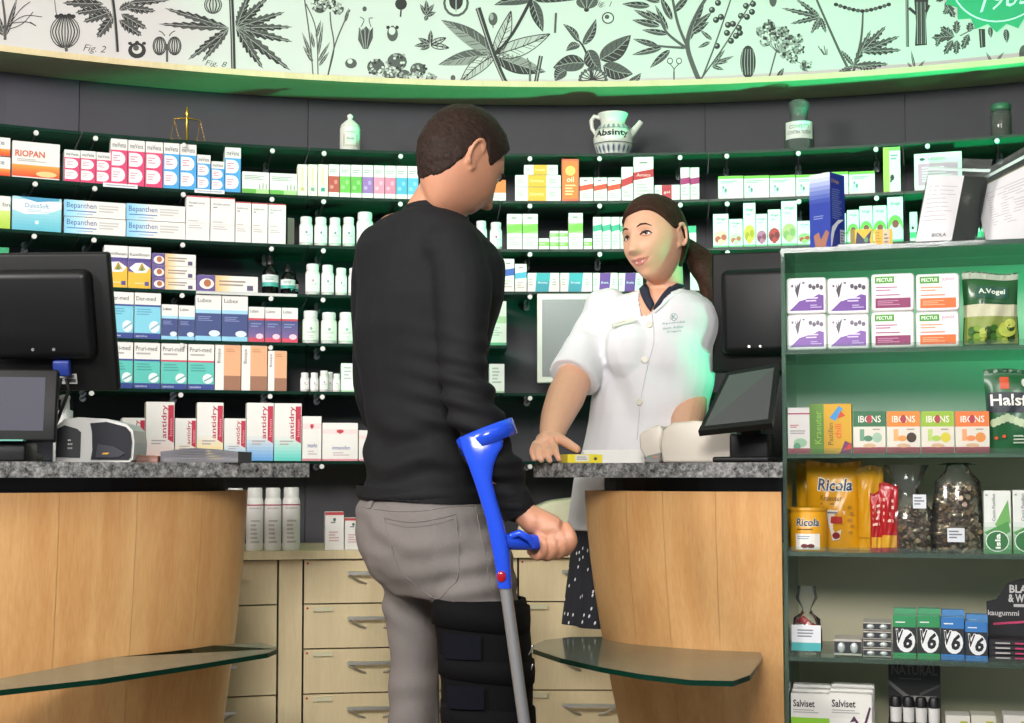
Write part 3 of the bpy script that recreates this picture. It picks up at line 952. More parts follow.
carton('S4R', 690, 708, 250, [('l', .2, .3, .8, .8, 3, '#b8c0b8')], 'plain white carton behind the pharmacist\'s hair', yb=None)
#carton('S4R', 737, 749, 251, [('l', .2, .3, .8, .8, 3, '#b8c0b8')], 'plain white carton above the right monitor', yb=None)

# --- fifth shelf
DM = [('r', 0, 0, 1, .12, '#2c3f8a'), ('r', 0, .12, 1, .72, '#7cc8dc'), ('r', 0, .70, 1, .74, '#2c3f8a'), ('t', 'Der-med', .06, .83, .8, .92, '#4a4648'), ('l', .08, .5, .7, .66, 3, '#5aa0bc'), ('e', .76, .26, .2, .13, '#e4eef0'), ('p', [(.6, .22), (.62, .18), (.96, .32), (.94, .36)], '#8cb4c4'), ('t', 'sensitive', .06, .03, .5, .08, '#c8d4ea')]
row('S5', [(108, 133.8), (134.4, 161)], [292, 293], DM, 'light blue and navy carton right of the monitor, {n} of two on fifth shelf', 'light blue and navy cartons')
LB = [('r', 0, 0, 1, .1, '#8cc8e4'), ('r', 0, .1, 1, .6, '#34447c'), ('r', 0, .6, 1, .68, '#9fd0e8'), ('t', 'Lubex', .08, .84, .62, .93, '#4a4648'), ('l', .1, .42, .7, .54, 3, '#7a86b4'), ('e', .74, .16, .22, .07, '#d8e6f2')]
row('S5', [(161.4, 178), (178.4, 195)], [304.6, 305.6], LB, 'short navy carton with white top, {n} of two on fifth shelf', 'short navy cartons')
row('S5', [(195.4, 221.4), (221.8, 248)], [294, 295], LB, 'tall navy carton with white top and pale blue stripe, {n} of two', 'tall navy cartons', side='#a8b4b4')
LR = [('r', 0, 0, 1, .12, '#d0405c'), ('g', 0, .12, 1, .62, '#7a5a94', '#34447c', 'v'), ('r', 0, .62, 1, .68, '#c83a4c'), ('t', 'Lubex', .08, .84, .62, .93, '#4a4648'), ('e', .7, .16, .24, .08, '#e8c4d4'), ('l', .14, .4, .8, .55, 2, '#7a86b4')]
row('S5', [(248.4, 264.6), (265, 281.2), (281.6, 298)], [307, 307.6, 308], LR, 'navy carton with red stripes, {n} of three left of the white bottles', 'navy cartons with red stripes')
carton('S5', 487, 506.6, 297, [('r', 0, .5, 1, .66, '#a8d4a0'), ('r', 0, 0, 1, .06, '#58b080'), ('l', .15, .2, .85, .42, 4, '#b8c4b8')], 'tall pale green carton just right of the man on fifth shelf', body='#d6e8d6', side='#8cc8a4')

# --- sixth shelf
PM = lambda c: [('r', 0, 0, 1, .12, '#2c3f8a'), ('r', 0, .12, 1, .62, '#58c0b4'), ('r', 0, .60, 1, .64, c), ('t', 'Pruri-med', .06, .83, .88, .93, '#3a3638'), ('l', .08, .72, .7, .8, 1, '#b0a8a8'), ('l', .1, .38, .7, .56, 3, '#3f9c94'), ('e', .76, .24, .2, .11, '#e4efee'), ('p', [(.6, .2), (.62, .17), (.96, .28), (.94, .31)], '#6ca8a4'), ('t', 'sensitive', .06, .03, .5, .08, '#c8d4ea')]
row('S6', [(108, 133.2), (134, 160.2), (161, 187.2), (188, 214.4)], [341.6, 342, 342.6, 343.4], [PM('#2c3f8a'), PM('#2c3f8a'), PM('#c8405a'), PM('#c8405a')],
    ['teal carton with navy stripe half hidden by the monitor, sixth shelf', 'teal carton with navy stripe in full view, sixth shelf', 'teal carton with red stripe, left one of two', 'teal carton with red stripe, right one of two'], 'teal cartons on the sixth shelf')
BR = [('r', .34, .32, 1, 1, '#e3a77c'), ('r', .34, 0, 1, .32, '#9a6a50'), ('t', 'Bioaqua', .08, .6, .24, .92, '#4a3f3a', 90), ('l', .42, .84, .8, .93, 2, '#c88a60')]
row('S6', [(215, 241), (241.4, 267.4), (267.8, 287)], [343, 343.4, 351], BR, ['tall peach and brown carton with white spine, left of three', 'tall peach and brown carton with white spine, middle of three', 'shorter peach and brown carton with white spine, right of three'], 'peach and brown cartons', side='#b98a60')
carton('S6', 341, 354.6, 363.4, [('l', .2, .4, .8, .9, 4, '#a8b8b0'), ('r', 0, 0, 1, .05, '#9cc89a')], 'white carton with pale green foot touching the man\'s back', body='#e9ece6', side='#a8ccb0')
carton('S6', 355, 366, 370, [('r', 0, 0, 1, .14, '#e0d450'), ('l', .2, .4, .8, .8, 2, '#b8b8a8')], 'white carton with yellow foot partly behind the man\'s back')
carton('S6', 489, 504.6, 364, [('r', 0, 0, 1, .06, '#a8c8a0'), ('l', .2, .3, .8, .9, 5, '#b0b8b0')], 'white carton right of the man on the sixth shelf', body='#e4e8e2', side='#9ab8a0')

# --- seventh shelf
AD = lambda c: [('g', 0, 0, 1, .42, c, WHITE, 'v'), ('r', .78, .36, .98, .95, '#bb2240'), ('p', [(.78, .36), (.98, .30), (.98, .36)], '#bb2240'), ('t', 'antidry', .54, .38, .78, .95, '#b32a42', 90, .01), ('t', 'lotion', .83, .42, .93, .72, '#e8a8b4', 90), ('l', .2, .26, .74, .36, 2, '#b0a4a4')]
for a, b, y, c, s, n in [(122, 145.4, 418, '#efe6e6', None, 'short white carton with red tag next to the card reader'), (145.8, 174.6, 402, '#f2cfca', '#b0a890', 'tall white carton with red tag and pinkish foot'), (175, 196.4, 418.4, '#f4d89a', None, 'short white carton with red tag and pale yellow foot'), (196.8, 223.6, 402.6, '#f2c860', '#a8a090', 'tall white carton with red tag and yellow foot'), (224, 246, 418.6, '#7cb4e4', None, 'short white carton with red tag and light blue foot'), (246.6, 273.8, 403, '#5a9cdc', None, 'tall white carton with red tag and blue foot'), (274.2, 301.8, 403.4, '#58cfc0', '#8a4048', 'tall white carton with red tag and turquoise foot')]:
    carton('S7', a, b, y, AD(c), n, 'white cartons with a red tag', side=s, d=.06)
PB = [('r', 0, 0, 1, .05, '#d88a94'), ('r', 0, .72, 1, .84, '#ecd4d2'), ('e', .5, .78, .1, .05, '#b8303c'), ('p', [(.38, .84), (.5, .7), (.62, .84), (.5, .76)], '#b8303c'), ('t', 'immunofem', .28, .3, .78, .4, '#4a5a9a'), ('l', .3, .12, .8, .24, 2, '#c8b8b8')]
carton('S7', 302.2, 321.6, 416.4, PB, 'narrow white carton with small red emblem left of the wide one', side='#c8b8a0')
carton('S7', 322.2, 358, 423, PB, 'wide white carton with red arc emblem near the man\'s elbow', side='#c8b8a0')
carton('S7', 358.6, 384, 430.4, PB, 'white carton with red emblem partly behind the man\'s back')

# --- worktop cartons
SB = [('r', 0, .92, 1, 1, '#b83a3c'), ('e', .5, .8, .08, .05, '#4a6a5a'), ('l', .3, .68, .7, .76, 1, '#7a7a7a'), ('l', .2, .2, .75, .5, 4, '#cfa8a8')]
carton('TOP', 325, 344, 512, SB, 'white carton with red top edge on the maple worktop', d=.05, inset=.03)
carton('TOP', 344.6, 362, 518, SB, 'shorter white carton on worktop partly behind the man\'s hip', d=.05, inset=.03)
mb = MB()
for i in range(3):
    mb.lathe([(.006, 0), (.006, .028), (.004, .03), (.004, .036)], mat('#7a3a34', 0.5), 8, (i * .015, 0, 0))
tag(mb.build('vial_strip', None, arc_pt(hit_arc(346, 530, R_CAB + .11)[0], R_CAB + .11, Z_TOP + .0005), 0), 'three small dark red vials behind the white cartons on worktop', 'vials')


# --- bottles
def place_on(sh, xm, py, inset):
    R = (R_SHELF if sh != 'TOP' else R_CAB - 0.02) + inset
    a = hit_arc(xm, py, R)[0]
    return R, a, (SH_Z[sh] if sh != 'TOP' else Z_TOP)


CAPW = mat('#e4e3e0', 0.35, 0.02, 30)
BODYW = mat('#dfdfda', 0.3, 0.02, 30)


def pill_bottle(sh, x0, x1, yt, label, group, emblem='#7a8a94', green=False, inset=0.004):
    xm = (x0 + x1) / 2
    R = R_SHELF + inset
    Y = hit_arc(xm, yt, R)[1]
    r = (x1 - x0 - 0.8) * (Y - 0.03) / F / 2
    R, a, z = place_on(sh, xm, yt, inset + r)
    h = hit_arc(xm, yt, R)[2] - z
    t = thing('pill_bottle', label, 'bottle', arc_pt(a, R, z + .0006), -a, group)
    mb = MB()
    hb = h * .80
    mb.lathe([(r * .9, 0), (r, r * .12), (r, hb * .86), (r * .93, hb * .93), (r * .74, hb), (r * .74, hb + .002)], BODYW, 18)
    mb.build('body', t)
    mb = MB()
    mb.lathe([(r * .84, hb * .985), (r * .86, h * .84), (r * .86, h * .97), (r * .80, h)], CAPW, 18)
    mb.build('cap', t)
    mb = MB()
    cyl = lambda u, v, k: ((r + .0003 + .00015 * k) * math.sin((u - .5) * 2.6), -(r + .0003 + .00015 * k) * math.cos((u - .5) * 2.6), hb * (.12 + .70 * v))
    stamp(mb, cyl, [('r', 0, 0, 1, 1, '#e6efe2' if green else '#f4f3f0'), ('e', .5, .62, .07, .09, emblem), ('l', .28, .36, .78, .5, 2, '#a9aca6'), ('l', .3, .08, .7, .28, 2, '#c0c2bc'), ('r', 0, -.04, 1, 0, '#9cc0a4' if green else '#c0b4b4')], seg=10)
    mb.build('paper_label', t)
    return t


for i, (a, b, y, g) in enumerate([(299, 313.4, 217.5, 0), (314, 327.8, 218, 0), (328.4, 341.6, 218.4, 1), (342.2, 355.2, 218, 1), (356, 374, 213, 0), (375, 388, 222, 0)]):
    pill_bottle('S3', a, b, y, ['white pill bottle beside the olive carton on third shelf', 'second white pill bottle from the olive carton, third shelf', 'third white pill bottle from the olive carton, third shelf', 'fourth white pill bottle, just left of the big one, third shelf', 'biggest white pill bottle left of the man\'s shoulder', 'white pill bottle half hidden by the man\'s shoulder'][i], 'white pill bottles on the third shelf', green=g)
pill_bottle('S3', 475, 487.4, 221.6, 'white pill bottle close to the man\'s chin, left of two', 'white pill bottles by the man\'s face', '#b05a6a')
pill_bottle('S3', 489.4, 502.6, 223, 'white pill bottle close to the man\'s chin, right of two', 'white pill bottles by the man\'s face', '#b05a6a')
for i, (a, b, y) in enumerate([(305, 320.4, 264.6), (321, 334.4, 265.6), (335, 347.4, 268.6), (348, 360, 268.6)]):
    pill_bottle('S4', a, b, y, ['white pill bottle nearest the dark bottles, with reddish foot line', 'second white pill bottle right of the dark bottles', 'third white pill bottle right of the dark bottles', 'white pill bottle on fourth shelf half behind the man'][i], 'white pill bottles on the fourth shelf', '#c89aa0' if not i else '#8a94a0')
pill_bottle('S4', 487, 500.6, 270, 'white pill bottle on fourth shelf right of the man\'s chest', None)
for i, (a, b, y) in enumerate([(302, 319.2, 311.4), (320.6, 337.4, 313), (338, 355, 313), (355.6, 371, 314)]):
    pill_bottle('S5', a, b, y, ['large white pill bottle next to the red striped navy cartons', 'second large white pill bottle on the fifth shelf', 'third large white pill bottle on the fifth shelf', 'large white pill bottle on fifth shelf behind the man\'s back'][i], 'large white pill bottles on the fifth shelf', '#8ab0a0', 1)
for i, (a, b, y, ins) in enumerate([(300, 309.6, 373, .004), (310, 318.8, 373, .004), (319.2, 329, 371, .004), (326, 334, 372.4, .035), (332.6, 341, 374, .004)]):
    pill_bottle('S6', a, b, y, 'tiny white pill bottle on the sixth shelf, %s from the left' % NTH[i], 'tiny white pill bottles on the sixth shelf', '#b08a90', inset=ins)


def dark_bottle(x0, x1, yt, label, inset=0.004, sh='S4'):
    xm = (x0 + x1) / 2
    Y = hit_arc(xm, yt, R_SHELF + inset)[1]
    r = (x1 - x0 - 0.5) * Y / F / 2
    R, a, z = place_on(sh, xm, yt, inset + r)
    h = hit_arc(xm, yt, R)[2] - z
    t = thing('dropper_bottle', label, 'bottle', arc_pt(a, R, z + .0006), -a, 'dark dropper bottles')
    mb = MB()
    GL_D = mat('#0b0a0a', 0.12, 0.02, 20)
    mb.lathe([(r * .9, 0), (r, .003), (r, h * .50), (r * .92, h * .60), (r * .45, h * .72), (r * .42, h * .76)], GL_D, 18)
    mb.build('body', t)
    mb = MB()
    mb.lathe([(r * .56, h * .76), (r * .56, h * .90), (r * .30, h * .92), (r * .34, h * .97), (r * .2, h)], BLACK, 14)
    mb.build('cap', t)
    mb = MB()
    cyl = lambda u, v, k: ((r + .0003 + .00015 * k) * math.sin((u - .5) * 2.8), -(r + .0003 + .00015 * k) * math.cos((u - .5) * 2.8), h * (.18 + .30 * v))
    stamp(mb, cyl, [('r', 0, 0, 1, 1, '#dfe6e2'), ('r', 0, .0, 1, .36, '#4aaea0'), ('l', .25, .5, .8, .85, 3, '#7a9490')], seg=10)
    mb.build('paper_label', t)


dark_bottle(262, 279, 256, 'taller dark dropper bottle with white and teal label')
dark_bottle(280.6, 295.6, 265, 'shorter dark dropper bottle with white and teal label')
dark_bottle(288, 299, 272, 'small dark bottle half behind the shorter dropper bottle', .05)


def spray_bottle(x0, x1, yt, label):
    xm = (x0 + x1) / 2
    Y = hit_arc(xm, yt, R_CAB)[1]
    r = (x1 - x0 - 0.6) * Y / F / 2
    R, a, z = place_on('TOP', xm, 520, .022 + r)
    h = hit_arc(xm, yt, R)[2] - z
    t = thing('spray_bottle', label, 'bottle', arc_pt(a, R, z + .0006), -a, 'white spray bottles on the worktop')
    mb = MB()
    mb.lathe([(r * .94, 0), (r, .003), (r, h * .78), (r * .92, h * .83), (r * .86, h * .835)], mat('#e9e6e1', 0.3, 0.02, 30), 20)
    mb.build('body', t)
    mb = MB()
    mb.lathe([(r * .88, h * .836), (r * .88, h * .97), (r * .80, h)], mat('#dcdad5', 0.35, 0.02, 30), 20)
    mb.build('cap', t)
    mb = MB()
    cyl = lambda u, v, k: ((r + .0003 + .00015 * k) * math.sin((u - .5) * 2.8), -(r + .0003 + .00015 * k) * math.cos((u - .5) * 2.8), h * v)
    stamp(mb, cyl, [('r', 0, .05, 1, .76, '#ece9e4'), ('r', 0, .715, 1, .735, '#a8304a'), ('t', 'antidry', .24, .655, .76, .69, '#5a4a50'), ('l', .3, .1, .7, .5, 6, '#c4bcb4')], seg=10)
    mb.build('printed_label', t)


for i, q in enumerate([(246, 263.4, 488), (264.2, 281.4, 488), (282.2, 300.2, 487.6)]):
    spray_bottle(*q, 'white spray bottle with red line on the worktop, %s of three' % ['left', 'middle', 'right'][i])
spray_bottle(226, 244, 488.4, 'white spray bottle almost hidden by the left counter edge, leftmost')

# ------------------------------------------------------------------ old pharmacy jars on the top shelf
R_J = R_SHELF + 0.10


def on_top(px, py, label, name, cat, ins=0.10):
    a = hit_arc(px, py, R_SHELF + ins)[0]
    Y = hit_arc(px, py, R_SHELF + ins)[1]
    return thing(name, label, cat, arc_pt(a, R_SHELF + ins, SH_Z['S1'] + .0006), -a), Y / F


PORC = mat('#dfe0d4', 0.2, 0.04, 20)
t, k = on_top(350, 130, 'small white porcelain apothecary jar with knobbed lid', 'apothecary_jar', 'jar', .06)
mb = MB()
r = 10.2 * k
mb.lathe([(r * .92, 0), (r, .003), (r, 24 * k), (r * 1.02, 25 * k), (r * .9, 27 * k)], PORC, 24)
mb.build('body', t)
mb = MB()
mb.lathe([(r * .98, 27 * k), (r * .9, 29 * k), (r * .5, 33 * k), (r * .22, 35 * k), (r * .2, 36 * k), (r * .3, 37 * k), (r * .3, 39 * k), (r * .1, 40.6 * k)], PORC, 24)
mb.build('lid', t)
mb = MB()
cyl = lambda u, v, q: ((r + .0003 + .00015 * q) * math.sin((u - .5) * 2.6), -(r + .0003 + .00015 * q) * math.cos((u - .5) * 2.6), 24 * k * v)
stamp(mb, cyl, [('t', 'Mentha', .36, .52, .64, .62, '#5a5a4c'), ('e', .24, .5, .03, .3, '#b5a890'), ('e', .76, .5, .03, .3, '#b5a890'), ('r', .3, .82, .7, .86, '#a8b8a0'), ('r', .3, .26, .7, .29, '#b5a890')], seg=8)
mb.build('painted_label', t)

t, k = on_top(613, 128, 'white painted apothecary jug with spout, handle and gothic lettering', 'apothecary_jug', 'jug', .10)
mb = MB()
JUG = [(14, 0), (15, 1.5), (14.2, 3), (17, 9), (19.6, 17), (20, 22), (18.4, 29), (14.5, 34.5), (12.2, 37), (12.8, 41), (15, 46), (15.6, 47.5), (14.2, 47.5), (11, 41), (10, 36)]
mb.lathe([(q * k, z * k) for q, z in JUG], PORC, 32)
mb.build('body', t)
mb = MB()
mb.tube([(-13 * k, 0, 44 * k), (-19 * k, 0, 45.5 * k), (-22 * k, 0, 41 * k), (-21 * k, 0, 33 * k), (-17.5 * k, 0, 27 * k)], [2.2 * k, 2.3 * k, 2.2 * k, 2.0 * k, 1.6 * k], PORC, 10)
mb.build('handle', t)
mb = MB()
mb.tube([(15 * k, 0, 24 * k), (20 * k, 0, 29 * k), (25 * k, 0, 35 * k), (28.5 * k, 0, 39.5 * k)], [5 * k, 4 * k, 3.2 * k, 3.0 * k], PORC, 12)
mb.build('spout', t)


def jug_r(z):
    for (r0, z0), (r1, z1) in zip(JUG, JUG[1:]):
        if z0 <= z <= z1:
            return r0 + (r1 - r0) * (z - z0) / max(z1 - z0, 1e-6)
    return 15


jf = lambda u, v, q: ((jug_r(v * 47) * k + .0006 + .0002 * q) * math.sin((u - .5) * 2.8), -(jug_r(v * 47) * k + .0006 + .0002 * q) * math.cos((u - .5) * 2.8), v * 47 * k)
ops = [('t', 'Absinty', .12, .42, .80, .60, '#23262c', 0, .03)]
for i in range(9):
    u = .08 + i * .105
    ops += [('e', u, .20, .03, .09, '#9aa6b4'), ('e', u, .20, .015, .06, '#4a5668'), ('e', u, .68, .025, .05, '#8a96a0')]
ops += [('r', 0, .315, 1, .33, '#46505c'), ('r', 0, .08, 1, .095, '#46505c'), ('r', 0, .625, 1, .638, '#6a7480')]
mb = MB()
stamp(mb, jf, ops, seg=14)
mb.build('painted_decor', t)

t, k = on_top(799, 125, 'large clear glass apothecary bottle with stopper and white label', 'glass_bottle', 'bottle', .08)
mb = MB()
GREENG = glass_mat('old_bottle_glass', (0.86, 0.91, 0.87, 1), 1.4, 0.06, '#c4d2c8', 0.28)
mb.lathe([(13.5 * k, 0), (14.8 * k, .003), (14.8 * k, 27 * k), (13.5 * k, 30 * k), (9.4 * k, 33 * k), (8.4 * k, 35 * k), (8.6 * k, 43 * k), (10 * k, 44.5 * k), (10 * k, 46 * k)], GREENG, 28)
mb.build('body', t)
mb = MB()
mb.lathe([(7.6 * k, 40 * k), (8.4 * k, 46 * k), (10.5 * k, 48 * k), (10.5 * k, 52 * k), (7 * k, 54.5 * k)], GREENG, 24)
mb.build('stopper', t)
mb = MB()
rr = 14.9 * k
cyl = lambda u, v, q: ((rr + .0004 + .0002 * q) * math.sin((u - .5) * 2.1), -(rr + .0004 + .0002 * q) * math.cos((u - .5) * 2.1), (13 + 17.5 * v) * k)
mb2 = [('r', 0, 0, 1, 1, '#dfe3da'), ('t', 'CONFETTI', .18, .58, .82, .80, '#3c403c'), ('t', 'CONTRA TUSSIM', .10, .26, .90, .46, '#3c403c')]
stamp(mb, cyl, mb2, seg=12)
mb.build('paper_label', t)

t, k = on_top(1001, 117, 'small dark filled glass jar at the right end of the top shelf', 'herb_jar', 'jar', .07)
mb = MB()
mb.lathe([(9.4 * k, 0), (10.2 * k, .003), (10.2 * k, 27 * k), (8.8 * k, 30 * k)], GREENG, 24)
mb.build('body', t)
mb = MB()
mb.lathe([(9 * k, .003), (9.2 * k, .006), (9.2 * k, 22 * k), (7 * k, 26 * k)], mat('#3a241c', 0.8, 0.3, 90, bump=.5), 20)
mb.build('dried_herbs', t)
mb = MB()
mb.lathe([(9.4 * k, 30 * k), (10 * k, 31 * k), (10 * k, 35.5 * k), (8.5 * k, 37 * k)], mat('#3a6a50', 0.3, 0.05), 24)
mb.build('lid', t)

# brass balance
BRASS = mat('#b08a3c', 0.25, 0.05, 30, 0.9)
t, k = on_top(187, 120, 'small brass balance scale with two hanging pans on top shelf', 'balance_scale', 'scale', .07)
mb = MB()
mb.lathe([(9 * k, 0), (9 * k, 1.5 * k), (3 * k, 2.5 * k), (1.6 * k, 4 * k), (1.5 * k, 30 * k), (2.2 * k, 32 * k), (1.2 * k, 38 * k), (.4 * k, 40 * k)], BRASS, 14)
mb.build('column', t)
mb = MB()
mb.tube([(-13 * k, 0, 26.5 * k), (-6 * k, 0, 27.5 * k), (0, 0, 28 * k), (6 * k, 0, 27.5 * k), (13 * k, 0, 26.5 * k)], [.5 * k, .9 * k, 1.2 * k, .9 * k, .5 * k], BRASS, 8)
mb.build('beam', t)
for s in (-1, 1):
    mb = MB()
    cx = s * 13 * k
    for q in range(3):
        an = 2 * PI * q / 3
        mb.tube([(cx, 0, 26.5 * k), (cx + 6 * k * math.cos(an), 6 * k * math.sin(an), 4 * k)], .22 * k, BRASS, 4)
    mb.lathe([(.5 * k, 2.6 * k), (4 * k, 3.0 * k), (6.4 * k, 4.2 * k), (6.4 * k, 4.6 * k), (3.8 * k, 3.5 * k), (.4 * k, 3.1 * k)], BRASS, 14, (cx, 0, 0))
    mb.build('pan', t)

# ------------------------------------------------------------------ the botanical print on the frieze
DK, MD, LT = '#1f1d1c', '#4c4a48', '#9a9693'


def fp(px, py, k=0):
    a, Y, z = hit_arc(px, py, R_FASCIA)
    return arc_pt(a, R_FASCIA - 0.0006 - 0.0003 * k, z)


bp = MB()
Z_BOT = Z_FAS + 0.0175


def fpoly(pts, c, k=0):
    q = [fp(x, y, k) for x, y in pts]
    q = [(p[0], p[1], max(p[2], Z_BOT)) for p in q]
    bp.poly(q, ink(c))


def line(pts, w, c=DK, k=1):
    pts = [Vector(p) for p in pts]
    if not hasattr(w, '__len__'):
        w = [w] * len(pts)
    for i in range(len(pts) - 1):
        a, b = pts[i], pts[i + 1]
        d = (b - a)
        if d.length < 1e-6:
            continue
        n = Vector((-d.y, d.x)).normalized()
        fpoly([a + n * w[i] / 2, a - n * w[i] / 2, b - n * w[i + 1] / 2, b + n * w[i + 1] / 2], c, k)


def curve(pts, w, c=DK, k=1, n=5):
    sp = spline(pts, n)
    if hasattr(w, '__len__'):
        m = len(sp)
        w = [w[0] + (w[1] - w[0]) * i / (m - 1) for i in range(m)]
    line(sp, w, c, k)


def leaf(b, t, w, bend=0.0, ser=0, dark=DK, light=MD, veins=5, outline=False):
    """an engraved leaf from base to tip: one half dark, one half mid, hatched veins; SER teeth per side"""
    b, t = Vector(b), Vector(t)
    d = t - b
    n = Vector((-d.y, d.x)).normalized()
    N = 14 if not ser else ser * 2
    mid, up, dn = [], [], []
    for i in range(N + 1):
        s = i / N
        m = b + d * s + n * bend * math.sin(PI * s)
        hw = w / 2 * math.sin(PI * s ** 0.75) ** 0.85 if 0 < s < 1 else 0.0
        if ser and i % 2 == 1:
            hw *= 0.62
        sh = d.normalized() * (w * 0.16 if ser and i % 2 == 0 and 0 < s < 1 else 0)
        mid.append(m)
        up.append(m + n * hw + sh)
        dn.append(m - n * hw + sh)
    for i in range(N):
        if outline:
            fpoly([mid[i], mid[i + 1], up[i + 1], up[i]], '#cbc6c2', 0)
            fpoly([mid[i], mid[i + 1], dn[i + 1], dn[i]], '#bab5b1', 0)
        else:
            fpoly([mid[i], mid[i + 1], up[i + 1], up[i]], dark, 0)
            fpoly([mid[i], mid[i + 1], dn[i + 1], dn[i]], light, 0)
    if outline:
        line(up, 0.9, DK, 1)
        line(dn, 0.9, DK, 1)
        line(mid, 1.0, DK, 1)
    else:
        line(mid[:-1], 0.7, LT, 1)
    for i in range(1, veins + 1):
        j = int(i * N / (veins + 1.5)) + 0
        j2 = min(N, j + max(1, N // 7))
        c = DK if outline else LT
        line([mid[j], mid[j] + (up[j2] - mid[j]) * 0.85], 0.5, c, 2)
        line([mid[j], mid[j] + (dn[j2] - mid[j]) * 0.85], 0.5, c if outline else DK, 2)


def disc(x, y, rx, ry, c, k=0, n=14, rot=0.0):
    fpoly([(x + rx * math.cos(2 * PI * i / n) * math.cos(rot) - ry * math.sin(2 * PI * i / n) * math.sin(rot), y + rx * math.cos(2 * PI * i / n) * math.sin(rot) + ry * math.sin(2 * PI * i / n) * math.cos(rot)) for i in range(n)], c, k)


def ribbed(x, y, rx, ry, n=7):
    disc(x, y, rx, ry, DK, 0, 20)
    disc(x, y, rx - 1, ry - 1, '#c2bdb9', 1, 20)
    for i in range(n):
        q = -1 + 2 * (i + .5) / n
        curve([(x + rx * q * .35, y - ry * .92), (x + rx * q * .95, y), (x + rx * q * .35, y + ry * .92)], 1.3, DK if i % 2 else MD, 2, 4)


def cluster(x, y, r, seed=1, c1=MD, c2=LT):
    rn = random.Random(seed)
    disc(x, y, r, r * .9, c1, 0)
    for i in range(22):
        a, q = rn.random() * 2 * PI, r * math.sqrt(rn.random()) * 1.05
        disc(x + q * math.cos(a), y + q * .9 * math.sin(a), 1.5, 1.4, rn.choice([DK, c2, c2, '#d2cdc9']), 1 + (i % 2), 6)


# far left plant
curve([(5, 40), (5, 20), (2, -4)], [3, 2], MD)
for t, w in (((-6, 8), 5), ((-12, 20), 5)):
    leaf((5, 36), t, w)
leaf((6, 36), (17, -2), 5)
for q in ([(6, 30), (20, 10), (30, 2)], [(8, 26), (24, 16), (42, 17)], [(8, 24), (26, 22), (36, 26), (30, 22)], [(7, 30), (22, 24), (33, 12)]):
    curve(q, .8)
# poppy head, stems
curve([(54, -4), (56, 12), (57, 17)], .8, MD)
ribbed(65, 32, 15, 16.5, 9)
curve([(66, 47), (66.5, 51.5)], 3, MD)
for i in range(5):
    disc(57 + i * 4, 16.5 - (i % 2), 2.6, 2, DK, 2)
# big compound leaf
curve([(112, -4), (115, 20), (117.5, 52)], [3.6, 3], DK)
curve([(110.8, -4), (113.8, 20), (116.2, 52)], .8, LT, 2)
for b, t, w in [((104, 4), (62, 3), 11), ((106, 8), (75, 13), 11), ((110, 12), (83, 22), 11), ((113, 16), (97, 38), 13), ((119, 20), (142, 36), 12), ((121, 14), (147, 29), 11), ((126, 8), (156, 11), 10), ((128, 3), (170, 0), 8), ((112, 22), (104, 6), 8), ((119, 10), (134, 2), 9)]:
    leaf(b, t, w, 0, 6)
# capsules
disc(137, 50.5, 9, 8, DK)
disc(137, 49.5, 5, 4.5, '#cfcac6', 1)
disc(136, 48, 3, 3, MD, 2)
for i in range(3):
    disc(130 + i * 7, 43.5 + (i == 1) * -1, 2, 1.6, DK, 2)
for s in (-1, 1):
    ribbed(167 + s * 7.5, 46, 7, 9.5, 5)
    curve([(167 + s * 2, 36), (167 + s * 5, 32.5), (167 + s * 8, 31)], .9)
curve([(167, 44), (167, 62)], 2.2, MD, 2)
# large seven finger leaf
curve([(231, -4), (232.5, 30), (233.5, 70)], 4.6, DK, 2)
curve([(230.4, -4), (231.9, 30), (232.9, 70)], 1.0, LT, 3)
for t, w in [((158, 24), 9), ((164, 8), 9), ((188, 60), 10), ((202, 62), 9), ((293, 27), 9), ((293, 42), 10), ((263, 69), 11), ((291, 71), 11), ((268, -3), 11), ((285, 12), 10), ((250, -8), 10)]:
    leaf((229 if t[0] < 232 else 236, 28), t, w, 0, 8)
ribbed(213, 5, 9, 9, 5)
# slender umbel plants
for q, w in (([(313, 75), (310, 40), (304, -4)], 1.2), ([(318, 75), (316, 30), (306, 4)], 1.1), ([(328, 75), (334, 48), (331, 25), (330, 12)], 1.3), ([(328, 75), (335, 45), (346, 18), (350, 10)], 1.3)):
    curve(q, w, MD)
for x, y, r in ((320, 7, 7), (330, 3, 6), (338, 9, 6), (316, 3, 4)):
    cluster(x, y, r, int(x))
for b, t in [((312, 58), (302, 32)), ((312, 60), (303, 46)), ((313, 62), (306, 52)), ((314, 48), (311, 32)), ((318, 62), (330, 42)), ((318, 56), (323, 22)), ((319, 66), (329, 52)), ((345, 22), (349, 8)), ((316, 38), (321, 20))]:
    leaf(b, t, 3.4, 0, 0, MD, MD, 2)
# small flowers and fruits
fpoly([(359, 27), (358, 40), (363, 49), (368, 49), (373, 38), (373, 27), (370, 31), (366, 26), (362, 31)], MD)
for i in range(6):
    line([(360 + i * 2.4, 29), (364 + i * .7, 48)], .8, DK if i % 2 else LT, 2)
curve([(361, 27), (364, 20), (360, 17)], .8)
curve([(371, 27), (369, 19), (373, 18)], .8)
disc(392.5, 34, 5.5, 7.5, MD)
disc(392, 31, 3.4, 4, '#d2cdc9', 1)
for i in range(3):
    disc(388 + i * 4.5, 27.5, 1.8, 1.8, DK, 1)
disc(351, 63.5, 6, 5, MD)
disc(350, 61.5, 2.6, 2.4, '#d6d1cd', 1)
disc(401, 4, 6, 6, DK)
curve([(401, 10), (400.5, 17)], 1.6, DK)
disc(364.6, 9, 2.2, 2.6, MD)
for b, t in [((427, 16), (420, 4)), ((427, 14), (434, 4)), ((426, 16), (436, 12)), ((427, 12), (426, 0)), ((427, 16), (425, 21))]:
    leaf(b, t, 4.4, 0, 0, DK, MD, 2)
disc(456, 3, 13, 14, MD)
